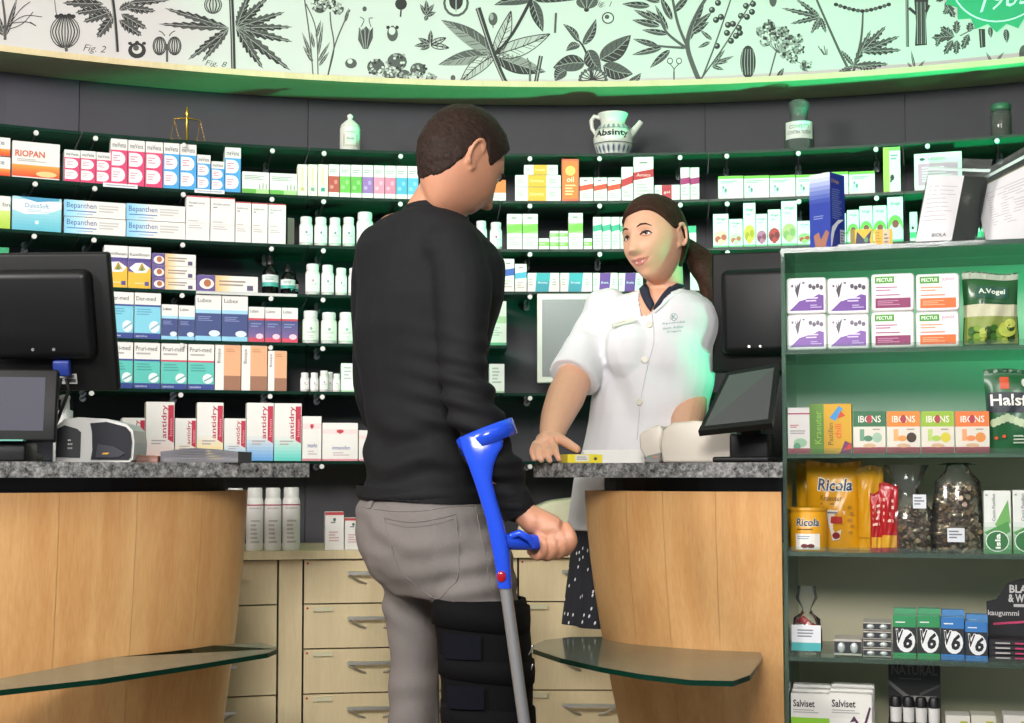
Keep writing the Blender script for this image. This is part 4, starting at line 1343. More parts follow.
disc(456, 3, 10.5, 11.5, '#cfcac6', 1)
disc(456, 1, 7, 9, DK, 2)
line([(456, -3), (456, 12)], 1.2, LT, 3)
for b, t, w in [((430, 44), (414, 46), 5), ((430, 44), (418, 38), 5), ((430, 43), (431, 30), 5), ((431, 44), (446, 38), 6), ((431, 45), (449, 48), 6), ((430, 46), (420, 50), 4)]:
    leaf(b, t, w, 0, 0, DK, MD, 2, outline=t[0] > 440)
for x, y, r in ((376, 67, 9), (397, 62, 10), (418, 70, 8), (390, 73.5, 7), (404, 76, 7), (431, 78, 5)):
    cluster(x, y, r, int(x))
disc(453, 78, 2.5, 3, MD)
# the great five finger leaf plant
curve([(478, 8), (494, 56), (506, 84)], [5.4, 4.6], DK, 2)
curve([(477, 8), (493, 56), (505, 84)], 1.2, LT, 3)
curve([(494, 56), (513, 33), (533, -4)], [2.4, 3.4], DK, 2)
for t, w in [((441, 20), 17), ((438, 65), 15), ((460, 83), 14), ((511, 11), 13), ((550, 34), 17), ((546, 72), 18)]:
    leaf((494, 55), t, w, 2, 0, MD if t[1] != 72 else DK, '#8e8a87', 8, outline=t in ((460, 83), (511, 11), (550, 34)))
disc(493, 19, 4.6, 6.6, MD)
disc(491.5, 17, 2, 3.4, LT, 1)
line([(493, 25), (493, 28)], 1)
leaf((532, 0), (543, 32), 12)
leaf((532, 0), (494, 5), 10, 2)
leaf((534, 0), (575, 0), 9, -2)
leaf((528, -2), (500, -4), 8)
for q, w in (([(530, 83), (530, 62)], 2.4), ([(536, 83), (541, 56)], 4.2)):
    line(q, w, DK, 1)
    line(q, w * .3, LT, 2)
line([(529, 62), (527, 58)], 1)
line([(555, 33), (556, 13)], 2.2, MD)
# broad leaf plant
curve([(592, 80), (589, 62), (584, 48), (578, 40)], [3, 1.6], DK)
for b, t, w, o in [((579, 42), (563, 24), 7, 0), ((583, 45), (596, 19), 9, 0), ((580, 45), (566, 51), 8, 0), ((600, 60), (631, 35), 19, 0), ((585, 63), (553, 68), 17, 0), ((603, 66), (633, 74), 17, 0), ((588, 50), (601, 71), 16, 0), ((566, 70), (555, 81), 12, 0), ((629, 82), (641, 73), 7, 0)]:
    leaf(b, t, w, 2, 0, DK, MD, 6)
for i in range(11):
    a = PI + i * PI / 10
    line([(593, 80), (593 + 13 * math.cos(a), 81 + 12 * math.sin(a))], 1, DK, 1)
    disc(593 + 13 * math.cos(a), 80 + 11 * math.sin(a), 2, 2, MD, 2, 7)
disc(608, 18, 6.2, 6, DK)
disc(608, 18, 5, 4.8, '#d2cdc9', 1)
disc(607, 17, 2.4, 2.2, MD, 2)
disc(587, 2, 11, 7, MD)
disc(586.5, 10, 2.6, 2, DK)
for i in range(5):
    line([(579 + i * 4, -3), (585 + i * .8, 8)], .8, DK if i % 2 else LT, 1)
# forked narrow leaf plant
curve([(699, 81), (688, 50), (690, 30), (700, 8), (708, -4)], [5, 3], MD)
curve([(686, 48), (668, 34), (660, 20)], [3, 2], MD)
curve([(687, 46), (678, 24), (672, -4)], [3, 2.6], MD)
curve([(684, 48), (658, 46), (640, 42)], [2.6, 1.4], MD)
for b, t, w in [((658, 46), (633, 39), 6), ((662, 48), (632, 55), 6), ((670, 50), (650, 68), 7), ((660, 26), (632, 20), 7), ((656, 20), (634, 10), 6), ((664, 24), (646, 10), 6), ((668, 34), (642, 30), 6), ((672, 20), (660, -4), 7), ((674, 12), (690, -6), 7), ((668, 30), (655, 5), 5), ((690, 34), (709, 22), 7), ((692, 30), (712, 12), 7), ((694, 24), (704, 2), 6), ((690, 40), (696, 16), 5), ((650, 6), (622, 4), 7), ((660, 2), (640, -4), 6)]:
    leaf(b, t, w, 0, 0, DK, MD, 3)
# berry plant
curve([(701, 81), (715, 45), (732, -4)], [1.8, 1.2], MD)
curve([(701, 79), (725, 45), (755, -4)], [1.6, 1.1], MD)
for x, y in [(712, 10), (718, 3), (716, 20), (721, 17), (727, 33), (733, 24), (728, 25), (736, 36), (740, 33), (731, 41), (746, 6), (753, 4), (747, 17), (741, 16), (752, 12), (739, 28), (717, 46)]:
    disc(x, y, 3.1, 3.1, DK)
    disc(x - .8, y - .8, 1.3, 1.3, LT, 1, 7)
for b, t in [((712, 66), (724, 70)), ((712, 65), (734, 56)), ((713, 63), (728, 62)), ((714, 62), (725, 50)), ((710, 42), (698, 48)), ((712, 40), (700, 30)), ((714, 66), (721, 56))]:
    leaf(b, t, 4, 0, 0, DK, MD, 2)
for x in (670, 679):
    disc(x, 61, 3, 3.4, MD)
    disc(x, 61, 2, 2.3, '#d6d1cd', 1)
    curve([(x, 64), (674, 70), (674, 82)], .9, MD)
# seed
disc(748, 62, 7.8, 16.5, DK, 0, 20)
for i in range(5):
    curve([(743 + i * 2.5, 49), (741.5 + i * 3, 62), (743 + i * 2.5, 75)], .7, LT, 1)
disc(773, -2, 4, 9, MD)
# umbels
curve([(769, 78), (775, 56), (777, 50)], 1.4, MD)
for x, y, r in ((762, 32, 6), (769, 26, 6), (774, 37, 6), (783, 32, 6), (783, 45, 6), (791, 40, 6), (798, 49, 6), (792, 58, 6), (806, 66, 6), (798, 39, 5), (766, 42, 5), (786, 54, 5)):
    cluster(x, y, r, int(x + y))
    line([(777, 52), (x, y)], .7, MD, 0)
leaf((777, 79), (784, 68), 5)
# serrated right plant
curve([(851, 74), (838, 48), (815, -4)], [3, 2], MD)
curve([(853, 74), (861, 40), (863, 12)], [3, 1.6], MD)
for t, w in [((902, 50), 9), ((900, 36), 9), ((886, 26), 9), ((871, 30), 8), ((889, 64), 9), ((841, 50), 6), ((836, 74), 6), ((877, 68), 8)]:
    leaf((854, 66) if t[0] < 880 or t[1] > 60 else (862, 52), t, w, 0, 7)
for t in [(781, 8), (790, 24), (795, -2), (811, 34), (817, 30), (826, 33), (803, 4)]:
    leaf((820, 17), t, 6, 0, 6)
for i in range(13):
    x = 836 + i * 4.4
    y = 7 - 7 * math.sin(PI * i / 12) * -.6 - abs(i - 6) * .4
    line([(863, 12), (x, y)], .7, MD, 0)
    disc(x, y, 2.4, 2, MD if i % 2 else DK, 1, 8)
for i in range(4):
    line([(818 + i * 3, 46 + i % 2 * 3), (824 + i, 55)], .9, MD)
# trunks and leaves
line([(907, -4), (907.5, 47)], 3, MD)
line([(906.6, -4), (907, 47)], .8, LT, 2)
fpoly([(914, -4), (929, -4), (926, 20), (927, 45), (915, 46), (916, 22)], DK)
for i in range(5):
    line([(917 + i * 2, 2), (917.5 + i * 2, 44)], .8, MD if i % 2 else LT, 1)
line([(916, 14), (909, 8)], 3, DK)
line([(926, 12), (929, 5)], 3, DK)
for b, t, w in [((955, 36), (931, 38), 11), ((954, 36), (940, 27), 10), ((956, 34), (957, 20), 9), ((953, 40), (944, 55), 9), ((957, 40), (956, 55), 9), ((969, 34), (962, 50), 9), ((969, 32), (971, 22), 9), ((945, 2), (955, 18), 10), ((944, 0), (934, -4), 10), ((950, 8), (943, 14), 7), ((940, 38), (936, 47), 6)]:
    leaf(b, t, w, 0, 4)
line([(960, 36), (975, 28)], 1, MD)
fpoly([(978.6, 29), (985, 29), (985.5, 47), (980, 48)], DK)
line([(981, 30), (982, 47)], .8, LT, 1)
leaf((990, 27), (991, 38), 5)
leaf((1006, 29), (1007, 43), 6)
for b, t in [((915, 70), (911, 50)), ((917, 70), (925, 60)), ((913, 70), (907, 62)), ((932, 68), (944, 65)), ((896, 71), (890, 70)), ((992, 63), (986, 52)), ((996, 62), (1004, 52)), ((994, 63), (985, 64)), ((996, 63), (1001, 62))]:
    leaf(b, t, 2.6, 0, 0, DK, MD, 0)
disc(1024, 54, 5, 9, MD)
for x, y, w, h, txt in [(83, 53, 23, 9, 'Fig. 2'), (205, 67, 22, 7, 'Fig. 8'), (594, 7, 18, 7, 'Fig. 1')]:
    vs, fs = glyphs(txt, 0, .35)
    for f in fs:
        fpoly([(x + w * vs[i][0], y + w * vs[i][0] * .09 - h * vs[i][1]) for i in f], MD)
pr = bp.build('botanical_print', fr)
pr['kind'] = 'stuff'

# round green seal at the upper right
SEAL = '#12a070'
sx, sy, sr = 1001.0, -26.0, 60.0
mb = MB()
cc = fp(sx, sy, 0)
a_c = hit_arc(sx, sy, R_FASCIA)[0]
kk = hit_arc(sx, sy, R_FASCIA)[1] / F


def seal_pt(dx, dy, k):
    return arc_pt(a_c + dx * kk / R_FASCIA, R_FASCIA - 0.004 - 0.0004 * k, cc.z - dy * kk)


N = 36
rim = [seal_pt((sr if i % 2 else sr * .87) * math.cos(2 * PI * i / N + .09), (sr if i % 2 else sr * .87) * math.sin(2 * PI * i / N + .09), 0) for i in range(N)]
c0 = seal_pt(0, 0, 0)
for i in range(N):
    mb.poly([c0, rim[(i + 1) % N], rim[i]], mat(SEAL, 0.5, 0.03))
    a, b = rim[i], rim[(i + 1) % N]
    back = lambda p: Vector(p) + Vector((math.sin(a_c), math.cos(a_c), 0)) * 0.0032
    mb.poly([a, b, back(b), back(a)], mat(SEAL, 0.5, 0.03))
for i in range(48):
    a, b = 2 * PI * i / 48, 2 * PI * (i + 1) / 48
    mb.poly([seal_pt(48.5 * math.cos(a), 48.5 * math.sin(a), 1), seal_pt(48.5 * math.cos(b), 48.5 * math.sin(b), 1), seal_pt(50 * math.cos(b), 50 * math.sin(b), 1), seal_pt(50 * math.cos(a), 50 * math.sin(a), 1)], ink('#d6efe4'))
vs, fs = glyphs('1963', 0.0, .35)
for f in fs:
    pts = []
    for i in f:
        x, y = -21 + 52 * vs[i][0], 36 - 20 * vs[i][1]
        pts.append(seal_pt(x, y - x * .10, 1))
    mb.poly(pts, ink('#d6efe4'))
mb.build('round_seal', fr)

# ------------------------------------------------------------------ things on the left counter
def rbox(mb, c, size, m, r=0.008, seg=3, R=None, mod=None):
    """box with rounded edges (via a small bmesh bevel)"""
    bm = bmesh.new()
    bmesh.ops.create_cube(bm, size=1.0)
    for v in bm.verts:
        v.co = Vector((v.co.x * size[0], v.co.y * size[1], v.co.z * size[2]))
        if mod:
            v.co = mod(v.co)
    bmesh.ops.bevel(bm, geom=list(bm.edges), offset=r, segments=seg, affect='EDGES', profile=0.5)
    k = mb.mi(m)
    n = len(mb.v)
    bm.verts.index_update()
    for v in bm.verts:
        p = v.co.copy()
        if R is not None:
            p = R @ p
        mb.v.append(tuple(p + Vector(c)))
    for f in bm.faces:
        mb.f.append(tuple(n + v.index for v in f.verts))
        mb.m.append(k)
        mb.sm.append(True)
    bm.free()


def tilt_child(o, rx):
    o.rotation_euler = (rx, 0, 0)


PLAST = mat('#0b0b0c', 0.5, 0.10, 60, bump=.04, spec=.3)
PLAST2 = mat('#0d0d0f', 0.42, 0.08, 60, spec=.3)

# big monitor seen from behind, leaning towards the customer
Y0 = 3.0
pc = P(-30, 392, Y0)
mon = thing('monitor', 'large black monitor seen from behind on the left counter', 'monitor', (pc.x, pc.y, Z_CT + .0005), math.radians(-4))
TI = Matrix.Rotation(math.radians(15), 3, 'X')
pivot = Vector((0, 0, pc.z - Z_CT))
wv = (122 + 30) / F * Y0 * 2
hv = 0.295
mb = MB()
rbox(mb, pivot + TI @ Vector((0, 0.012, hv / 2)), (wv, 0.024, hv), PLAST, 0.006, 2, TI)
mb.build('housing', mon)
mb = MB()
hw = (106 + 30) / F * Y0 * 2
rbox(mb, pivot + TI @ Vector((0, -0.014, hv * 0.57)), (hw, 0.046, hv * 0.64), PLAST2, 0.018, 4, TI)
mb.build('rear_cover', mon)
mb = MB()
rbox(mb, pivot + TI @ Vector((.004, -0.040, hv * 0.57)), (0.172, 0.008, 0.115), PLAST, 0.004, 2, TI)
for sx in (-1, 1):
    for sz in (-1, 1):
        mb.tube([pivot + TI @ Vector((-.005 + sx * .07, -0.046, hv * .57 + sz * .045)), pivot + TI @ Vector((-.005 + sx * .07, -0.043, hv * .57 + sz * .045))], .004, CHROME, 8)
pl_ = mb.build('mount_plate', mon)
for px in (46, 67):
    mb = MB()
    x = (px + 30) / F * Y0
    mb.tube([pivot + TI @ Vector((x, -0.0385, hv * .33)), pivot + TI @ Vector((x, -0.0365, hv * .33))], .0035, STEEL, 8)
    mb.build('screw', mon)
mb = MB()
rbox(mb, (-.03, 0.085, .125), (0.10, 0.05, 0.21), PLAST, 0.01, 2)
rbox(mb, (-.03, 0.06, 0.011), (0.26, 0.20, 0.022), PLAST, 0.008, 2)
mb.build('stand', mon)
mb = MB()
x = (71 + 30) / F * Y0
BLUE = mat('#22347e', 0.4)
rbox(mb, pivot + TI @ Vector((x, -0.022, hv * .185)), (0.036, 0.018, 0.034), BLUE, 0.004, 2, TI)
pg = mb.build('blue_cable_plug', mon)
mb = MB()
for dx in (-.005, .006):
    mb.tube([pivot + TI @ Vector((x + dx, -0.022, hv * .11)), pivot + TI @ Vector((x + dx * 2, -0.024, hv * .03)), pivot + Vector((x - .02 + dx, -.01, -.05)), pivot + Vector((x - .06, .05, -.10))], .0038, BLACK, 8)
mb.build('cable', pg)
mb = MB()
stamp(mb, lambda u, v, k: pivot + TI @ Vector(((55 + 26 * u + 30) / F * Y0, -.0002 - .0002 * k, hv * (.055 + .075 * v))), [('r', 0, 0, 1, 1, '#b9b9b6'), ('l', .06, .2, .55, .9, 3, '#5a5a5a'), ('r', .6, .15, .95, .5, '#4a4a4a'), ('r', .66, .6, .9, .9, '#6a6a6a')])
mb.build('type_label', mon)

# small customer display
Y1 = 2.80
pc = P(0, 440, Y1)
disp = thing('customer_display', 'small black customer display with grey screen at the left edge', 'display', (pc.x, pc.y, Z_CT + .0005), math.radians(8))
k1 = Y1 / F
TJ = Matrix.Rotation(math.radians(-9), 3, 'X')
pv = Vector((-.03, 0, pc.z - Z_CT - .002))
cx = (-30) * k1 * 0
mb = MB()
rbox(mb, pv + TJ @ Vector((0.008, 0.012, 37 * k1)), (128 * k1, 0.022, 74 * k1), PLAST, 0.004, 2, TJ)
mb.build('housing', disp)
mb = MB()
mb.box(pv + TJ @ Vector((0.006, 0.0006, 38 * k1)), (106 * k1, 0.0012, 55 * k1), mat('#41414c', 0.55, 0.03, 3, spec=.2), TJ)
mb.build('screen', disp)
mb = MB()
rbox(mb, (-.03, 0.06, 0.020), (0.16, 0.12, 0.040), PLAST2, 0.005, 2)
mb.box((-.03, 0.045, 0.06), (0.05, 0.03, 0.09), PLAST)
mb.build('stand', disp)
mb = MB()
mb.box((0.02, -0.004, 0.0425), (0.060, 0.05, 0.003), mat('#5f9e90', 0.4))
tag(mb.build('teal_card', None, disp.location + Vector((0.0, 0.0, 0.0)), math.radians(8)), 'teal plastic card under the small customer display', 'card')
bpy.data.objects['teal_card'].location.z = Z_CT + .0005

# card reader with white frame and dark front
Y2 = 2.93
pc = P(98, 462, Y2)
k2 = Y2 / F
cr = thing('card_reader', 'white and dark grey health card reader on the left counter', 'card reader', (pc.x, pc.y, Z_CT + .0005), math.radians(3))
LG = mat('#bdbcb8', 0.35, 0.03)
mb = MB()


def side_prism(mb, poly, y0, y1, m, inset=0):
    """poly in (x, z) px of the reader, extruded in depth"""
    pts = [(x * k2, z * k2) for x, z in poly]
    mb.poly([(x, y0, z) for x, z in pts], m)
    mb.poly([(x, y1, z) for x, z in reversed(pts)], m)
    for i in range(len(pts)):
        a, b = pts[i], pts[(i + 1) % len(pts)]
        mb.poly([(a[0], y0, a[1]), (a[0], y1, a[1]), (b[0], y1, b[1]), (b[0], y0, b[1])], m)


side_prism(mb, [(-42, 0), (31, 0), (34.5, 3), (35.5, 20), (34, 32), (28, 38), (8, 43.5), (-20, 45), (-34, 43), (-42, 36)], 0.0, 0.13, LG)
mb.build('housing', cr)
mb = MB()
side_prism(mb, [(-7, 2.5), (30, 2.5), (32.5, 5), (33.5, 20), (32, 30), (27, 35.5), (8, 40.5), (-8, 39), (-6, 30), (-5.5, 12)], -0.003, 0.0, mat('#26262a', 0.22, 0.05, 20))
side_prism(mb, [(-2, 5), (20, 5), (27, 9), (14, 16), (0, 18)], -0.006, -0.003, mat('#33343a', 0.3))
bay = mb.build('reading_bay', cr)
mb = MB()
side_prism(mb, [(4, 8), (10, 8), (12, 9.6), (6, 9.6)], -0.0068, -0.006, mat('#c89a2a', 0.4))
mb.build('status_light', bay)
mb = MB()
side_prism(mb, [(-41, 5), (-17.5, 4.5), (-17, 30), (-21, 33.5), (-33, 37), (-41, 33)], -0.003, 0.0, mat('#1f2023', 0.4))
for i in range(8):
    mb.ellipsoid(((-29 + 1.6 * (i % 3)) * k2, -0.004, (14 + 4 * (i // 3)) * k2), (.0016, .001, .0022), LG, 6, 4)
mb.build('side_plate', cr)

# pump bottle
pc = P(65, 420, 3.10)
pb = thing('pump_bottle', 'white pump dispenser bottle behind the card reader', 'bottle', (pc.x, pc.y, Z_CT + .0005), 0)
k3 = 3.1 / F
mb = MB()
hz = pc.z - Z_CT
mb.lathe([(10 * k3, 0), (11 * k3, .004), (11 * k3, hz - .02), (7.5 * k3, hz - .004), (7.5 * k3, hz)], BODYW, 20)
mb.build('body', pb)
mb = MB()
mb.lathe([(7.6 * k3, hz), (7.6 * k3, hz + 9 * k3), (4.4 * k3, hz + 10 * k3), (4.0 * k3, hz + 20 * k3), (4.6 * k3, hz + 21 * k3), (4.6 * k3, hz + 24 * k3), (3 * k3, hz + 25 * k3)], CAPW, 16)
mb.tube([(0, 0, hz + 22.5 * k3), (-12 * k3, -.01, hz + 22 * k3), (-17 * k3, -.014, hz + 19 * k3)], .0045, CAPW, 8)
mb.build('pump_head', pb)

# flat stack of leaflets
Y4 = 2.97
k4 = Y4 / F
for nm, lab, x0, x1, n, col, off in (('leaflet_stack', 'grey curling stack of leaflets beside the card reader', 159, 239, 9, '#57565b', .0), ('booklet', 'small brown and cream booklet between card reader and leaflets', 126, 158, 5, '#7d4a38', .0)):
    pc = P((x0 + x1) / 2, 462, Y4)
    st = thing(nm, lab, 'papers', (pc.x, pc.y, Z_CT + .0005), math.radians(-6))
    w = (x1 - x0) * k4
    for i in range(n):
        mb = MB()
        rows = []
        rn = random.Random(i)
        for z in (0, .0025):
            for yy in ((-.0, .10) if z == 0 else (.10, -.0)):
                rows.append([(-w / 2 + w * u / 10 + rn.random() * 0, yy, i * .0026 + z + (.010 if nm == 'leaflet_stack' else .004) * (i / n) * math.sin(PI * (1 - u / 10)) ** 1.5 * (1.3 - u / 10)) for u in range(11)])
        mb.grid(rows, mat(mix_hex(col, '#8e8b8c', .5 * rn.random()), 0.6), close_v=True, smooth=False)
        for e in (0, -1):
            mb.poly([r[e] for r in rows], mat(col, 0.6))
        mb.build('leaflet', st)

# ------------------------------------------------------------------ things on the right counter
# card reader, ivory
Y5 = 3.0
k5 = Y5 / F
pc = P(676, 459, Y5)
IV = mat('#cfc6b8', 0.4, 0.04, 20)
cr = thing('card_reader', 'ivory health card reader in front of the pharmacist on the right counter', 'card reader', (pc.x, pc.y, Z_CT + .0005), math.radians(-16))


def prism_k(mb, poly, y0, y1, m, k, bev=0.0):
    bm = bmesh.new()
    vs = [bm.verts.new((x * k, y0, z * k)) for x, z in poly]
    f = bm.faces.new(vs)
    r = bmesh.ops.extrude_face_region(bm, geom=[f])
    for v in [g for g in r['geom'] if isinstance(g, bmesh.types.BMVert)]:
        v.co.y = y1
    bmesh.ops.recalc_face_normals(bm, faces=list(bm.faces))
    if bev:
        bmesh.ops.bevel(bm, geom=list(bm.edges), offset=bev, segments=3, affect='EDGES', profile=.5)
    n = len(mb.v)
    bm.verts.index_update()
    km = mb.mi(m)
    for v in bm.verts:
        mb.v.append(tuple(v.co))
    for f in bm.faces:
        mb.f.append(tuple(n + v.index for v in f.verts))
        mb.m.append(km)
        mb.sm.append(bool(bev))
    bm.free()


mb = MB()
prism_k(mb, [(-14, 0), (50, 0), (56, 8), (56, 28), (46, 38), (20, 42), (-4, 40), (-13, 33), (-16, 18)], 0.0, 0.14, IV, k5, 0.006)
mb.build('housing', cr)
mb = MB()
prism_k(mb, [(-30, 2), (-18, 0), (-15.5, 2), (-16, 18), (-13, 33), (-17, 38), (-30, 34), (-38, 28), (-37, 14)], 0.006, 0.10, IV, k5, 0.004)
mb.build('card_slot_wing', cr)
mb = MB()
prism_k(mb, [(-32, 1), (-17, 0), (-15, 10), (-29, 7)], -0.001, 0.01, mat('#7d7a78', 0.4), k5)
stamp(mb, lambda u, v, q: ((-30 + 13 * u) * k5, -.001 - .0003 * q, (4 + 4 * v) * k5), [('r', .1, .4, .4, .7, '#4a8a6a'), ('r', .5, .4, .9, .7, '#c87a3a')])
mb.build('card_in_slot', cr)

# monitor from behind
Y6 = 3.34
k6 = Y6 / F
pc = P(766, 372, Y6)
mon = thing('monitor', 'black monitor seen from behind beside the display rack', 'monitor', (pc.x, pc.y, Z_CT + .0005), RK_RZ)
pv = Vector((0, 0, pc.z - Z_CT))
hv = 122 * k6
mb = MB()
rbox(mb, pv + Vector((0.02, 0.012, hv / 2)), (124 * k6, 0.024, hv), PLAST, 0.006, 2)
mb.build('housing', mon)
mb = MB()
rbox(mb, pv + Vector((0.028, -0.014, hv * .49)), (110 * k6, 0.046, 86 * k6), PLAST2, 0.018, 4)
mb.build('rear_cover', mon)
for dx in (-7, 4):
    mb = MB()
    mb.tube([pv + Vector(((-8 + dx) * k6, -.0385, hv * .20)), pv + Vector(((-8 + dx) * k6, -.0365, hv * .20))], .0030, STEEL, 8)
    mb.build('screw', mon)
mb = MB()
rbox(mb, (0.02, 0.055, pv.z * .55 + .05), (0.07, 0.04, pv.z * 1.1 + .08), PLAST, 0.008, 2)
rbox(mb, (0.02, 0.05, 0.008), (0.14, 0.13, 0.016), PLAST, 0.005, 2)
mb.build('stand', mon)

# tilted touch display, customer side
Y7 = 2.93
k7 = Y7 / F
pc = P(742, 462, Y7)
td = thing('customer_display', 'tilted black touch display facing the customer beside the display rack', 'display', (pc.x, pc.y, Z_CT + .0005), math.radians(-24))
SCR = mat('#454847', 0.08, 0.03, 3)


def loc7(px, py, Y):
    q = P(px, py, Y) - Vector((pc.x, pc.y, Z_CT + .0005))
    return Matrix.Rotation(-math.radians(-24), 3, 'Z') @ q


quad = [loc7(698, 431, 2.865), loc7(772, 423, 2.82), loc7(779, 363, 2.915), loc7(727, 372, 2.955)]
# a real slab: the four corners give its tilted plane
nq = (quad[1] - quad[0]).cross(quad[3] - quad[0]).normalized()
if nq.y > 0:
    nq = -nq
mb = MB()
bk = [q - nq * 0.016 for q in quad]
for a in range(4):
    b = (a + 1) % 4
    mb.poly([quad[a], quad[b], bk[b], bk[a]], PLAST)
mb.poly(quad, PLAST)
mb.poly(bk[::-1], PLAST)
mb.build('housing', td)
cen = sum(quad, Vector()) / 4
ins = [cen + (q - cen) * .86 + nq * .0006 for q in quad]
mb = MB()
mb.poly(ins, SCR)
insb = [q - nq * .0012 for q in ins]
for a in range(4):
    b = (a + 1) % 4
    mb.poly([ins[a], ins[b], insb[b], insb[a]], SCR)
mb.build('screen', td)
mb = MB()
bot = cen - nq * .02
rbox(mb, (0.012, 0.035, 0.03), (0.085, 0.05, 0.062), PLAST, 0.006, 2)
rbox(mb, (0.0, 0.03, 0.006), (0.12, 0.09, 0.012), PLAST, 0.004, 2)
mb.tube([(0.012, 0.04, 0.05), (bot.x, bot.y, bot.z)], .022, PLAST, 10)
mb.build('stand', td)

# leaflets on the counter and the yellow medicine carton
pc = P(612, 459, 3.17)
st = thing('paper_stack', 'flat white stack of printed papers on the right counter beside her hand', 'papers', (pc.x, pc.y, Z_CT + .0005), math.radians(-24))
k8 = 3.17 / F
for i in range(7):
    mb = MB()
    mb.box(((i % 2) * .002, 0.06, .0022 + .0044 * i), (66 * k8, 0.10, .0042), mat('#eceae6', 0.6))
    mb.build('sheet_bundle', st)
Yb = 3.055
kb = Yb / F
pc = P(585, 460.5, Yb)
w, h, d = 36 * kb, 8.2 * kb, .075
bxm = carton_mesh(w, h, d, [('r', .0, 0, 1, 1, '#e4d22c'), ('r', .22, .15, .62, .95, '#d9d6cc'), ('l', .26, .3, .58, .8, 2, '#8a8a8a'), ('e', .8, .5, .05, .2, '#4a4a3a')], body='#e6d42e', top='#e9da48')
stamp(bxm, lambda u, v, q: ((u - .5) * w, d * v, h + .0008 + .0002 * q), [('r', .3, .2, .7, .9, '#efe9c0'), ('e', .5, .5, .10, .16, '#c22a3a'), ('e', .62, .6, .08, .1, '#c22a3a')])
tag(bxm.build('medicine_carton', None, Vector((pc.x, pc.y, Z_CT + .0006)), math.radians(14)), 'yellow and white medicine carton under the pharmacist\'s hand', 'carton')

# ------------------------------------------------------------------ framed screen on the wall and cream case on the worktop
a, Y, z = hit_arc(575, 338, R_SHELF - 0.06)
fs_ = thing('framed_screen', 'grey screen in a white frame behind the pharmacist\'s shoulder', 'screen', arc_pt(a, R_SHELF - 0.06, z), -a)
k9 = Y / F
mb = MB()
W9, H9 = 76 * k9, 90 * k9
FRM = mat('#dcdcd2', 0.3, 0.03)
prism_k(mb, [(-38, -45), (38, -45), (38, 45), (-38, 45)], 0.0, 0.03, FRM, k9, 0.004)
mb.build('frame', fs_)
mb = MB()
mb.box((0, -.0005, 0.0), (66 * k9, .001, 78 * k9), mat('#6d6e70', 0.25, 0.03, 4))
mb.build('screen', fs_)
mb = MB()
mb.box((0, 0.18, -.02), (.05, .30, .05), PLAST)
mb.build('wall_arm', fs_)

a, Y, z = hit_arc(566, 540, R_CAB + .10)
cs = thing('rounded_case', 'cream rounded plastic case on the worktop behind the man\'s hand', 'case', arc_pt(a, R_CAB + .10, Z_TOP + .0006), -a)
ka = Y / F
mb = MB()
prism_k(mb, [(-48, 0), (48, 0), (48, 40), (38, 47), (10, 49), (-16, 46), (-36, 38), (-46, 26), (-49, 12)], -.06, .14, mat('#d2cfae', 0.4, 0.04), ka, 0.012)
mb.build('cover', cs)
mb = MB()
mb.box((0, 0.04, .012), (94 * ka, .205, .008), mat('#5c6a52', 0.5))
mb.build('base_trim', cs)

# ------------------------------------------------------------------ goods in the display rack
def rk(name, px0, px1, py_top, shelf, d, ops, label, cat, group=None, body=WHITE, off=0.02, base=None, side=None, top=None):
    pyb = (py_top + 40) if base is None else base
    x0, x1 = rack_hit(px0, pyb, off)[0], rack_hit(px1, pyb, off)[0]
    zt = rack_hit((px0 + px1) / 2, py_top, off)[1]
    zb = RZ[shelf] + .0006 if base is None else rack_hit((px0 + px1) / 2, base, off)[1]
    if x0 < .0095:
        x0, x1 = .0095, x1 + (.0095 - x0) * .6
    w, h = x1 - x0 - .001, zt - zb
    if w <= 0 or h <= 0:
        raise ValueError(label)
    q = RK_O + RK_D * ((x0 + x1) / 2) + RK_B * off
    if ops is None:
        return Vector((q.x, q.y, zb)), w, h
    o = carton_mesh(w, h, d, ops, body, side, top).build(name, None, Vector((q.x, q.y, zb)), RK_RZ)
    return tag(o, label, cat, group)


LAV = lambda f: [('r', 0, 0, 1, 1, mix_hex('#e9e6ea', '#ffffff', f)), ('p', [(.04, .06), (.96, .06), (.96, .62), (.7, .46), (.3, .34)], mix_hex('#6a3c94', '#a890c4', f)), ('p', [(.52, .62), (.96, .5), (.96, .84), (.8, .72)], mix_hex('#e9e6ea', '#ffffff', f)), ('l', .48, .3, .92, .46, 2, '#d8cce8'), ('l', .6, .12, .92, .24, 2, '#b8a4d0')] + [('p', [(.26, .42), (.22 - .03 * s, .68), (.26 + .09 * s, .92)], mix_hex('#3a3440', '#b0a8b8', f)) for s in (-1, 0, 1)] + [('e', .6 + .1 * i, .78 - .05 * (i % 2), .05, .07, mix_hex('#4a4452', '#c0b8c8', f)) for i in range(4)] + [('e', .12, .8, .03, .04, mix_hex('#6a6472', '#c8c0d0', f)), ('e', .42, .88, .04, .03, mix_hex('#6a6472', '#c8c0d0', f))]
PEC = lambda c, j: [('r', .05, .76, .54, .96, '#4f9a3a'), ('t', 'PECTUS', .10, .81, .49, .91, '#e8f2e0', 0, .02), ('l', .07, .52, .62, .68, 2, mix_hex(c, '#ffffff', .3)), ('l', .07, .38, .86, .46, 1, mix_hex(c, '#c8b8c0', .4)), ('r', .06, .06, .94, .34, c), ('l', .12, .12, .8, .28, 3, mix_hex(c, '#ffffff', .4))] + ([('t', 'junior', .60, .78, .92, .94, '#b06a84')] if j else [])


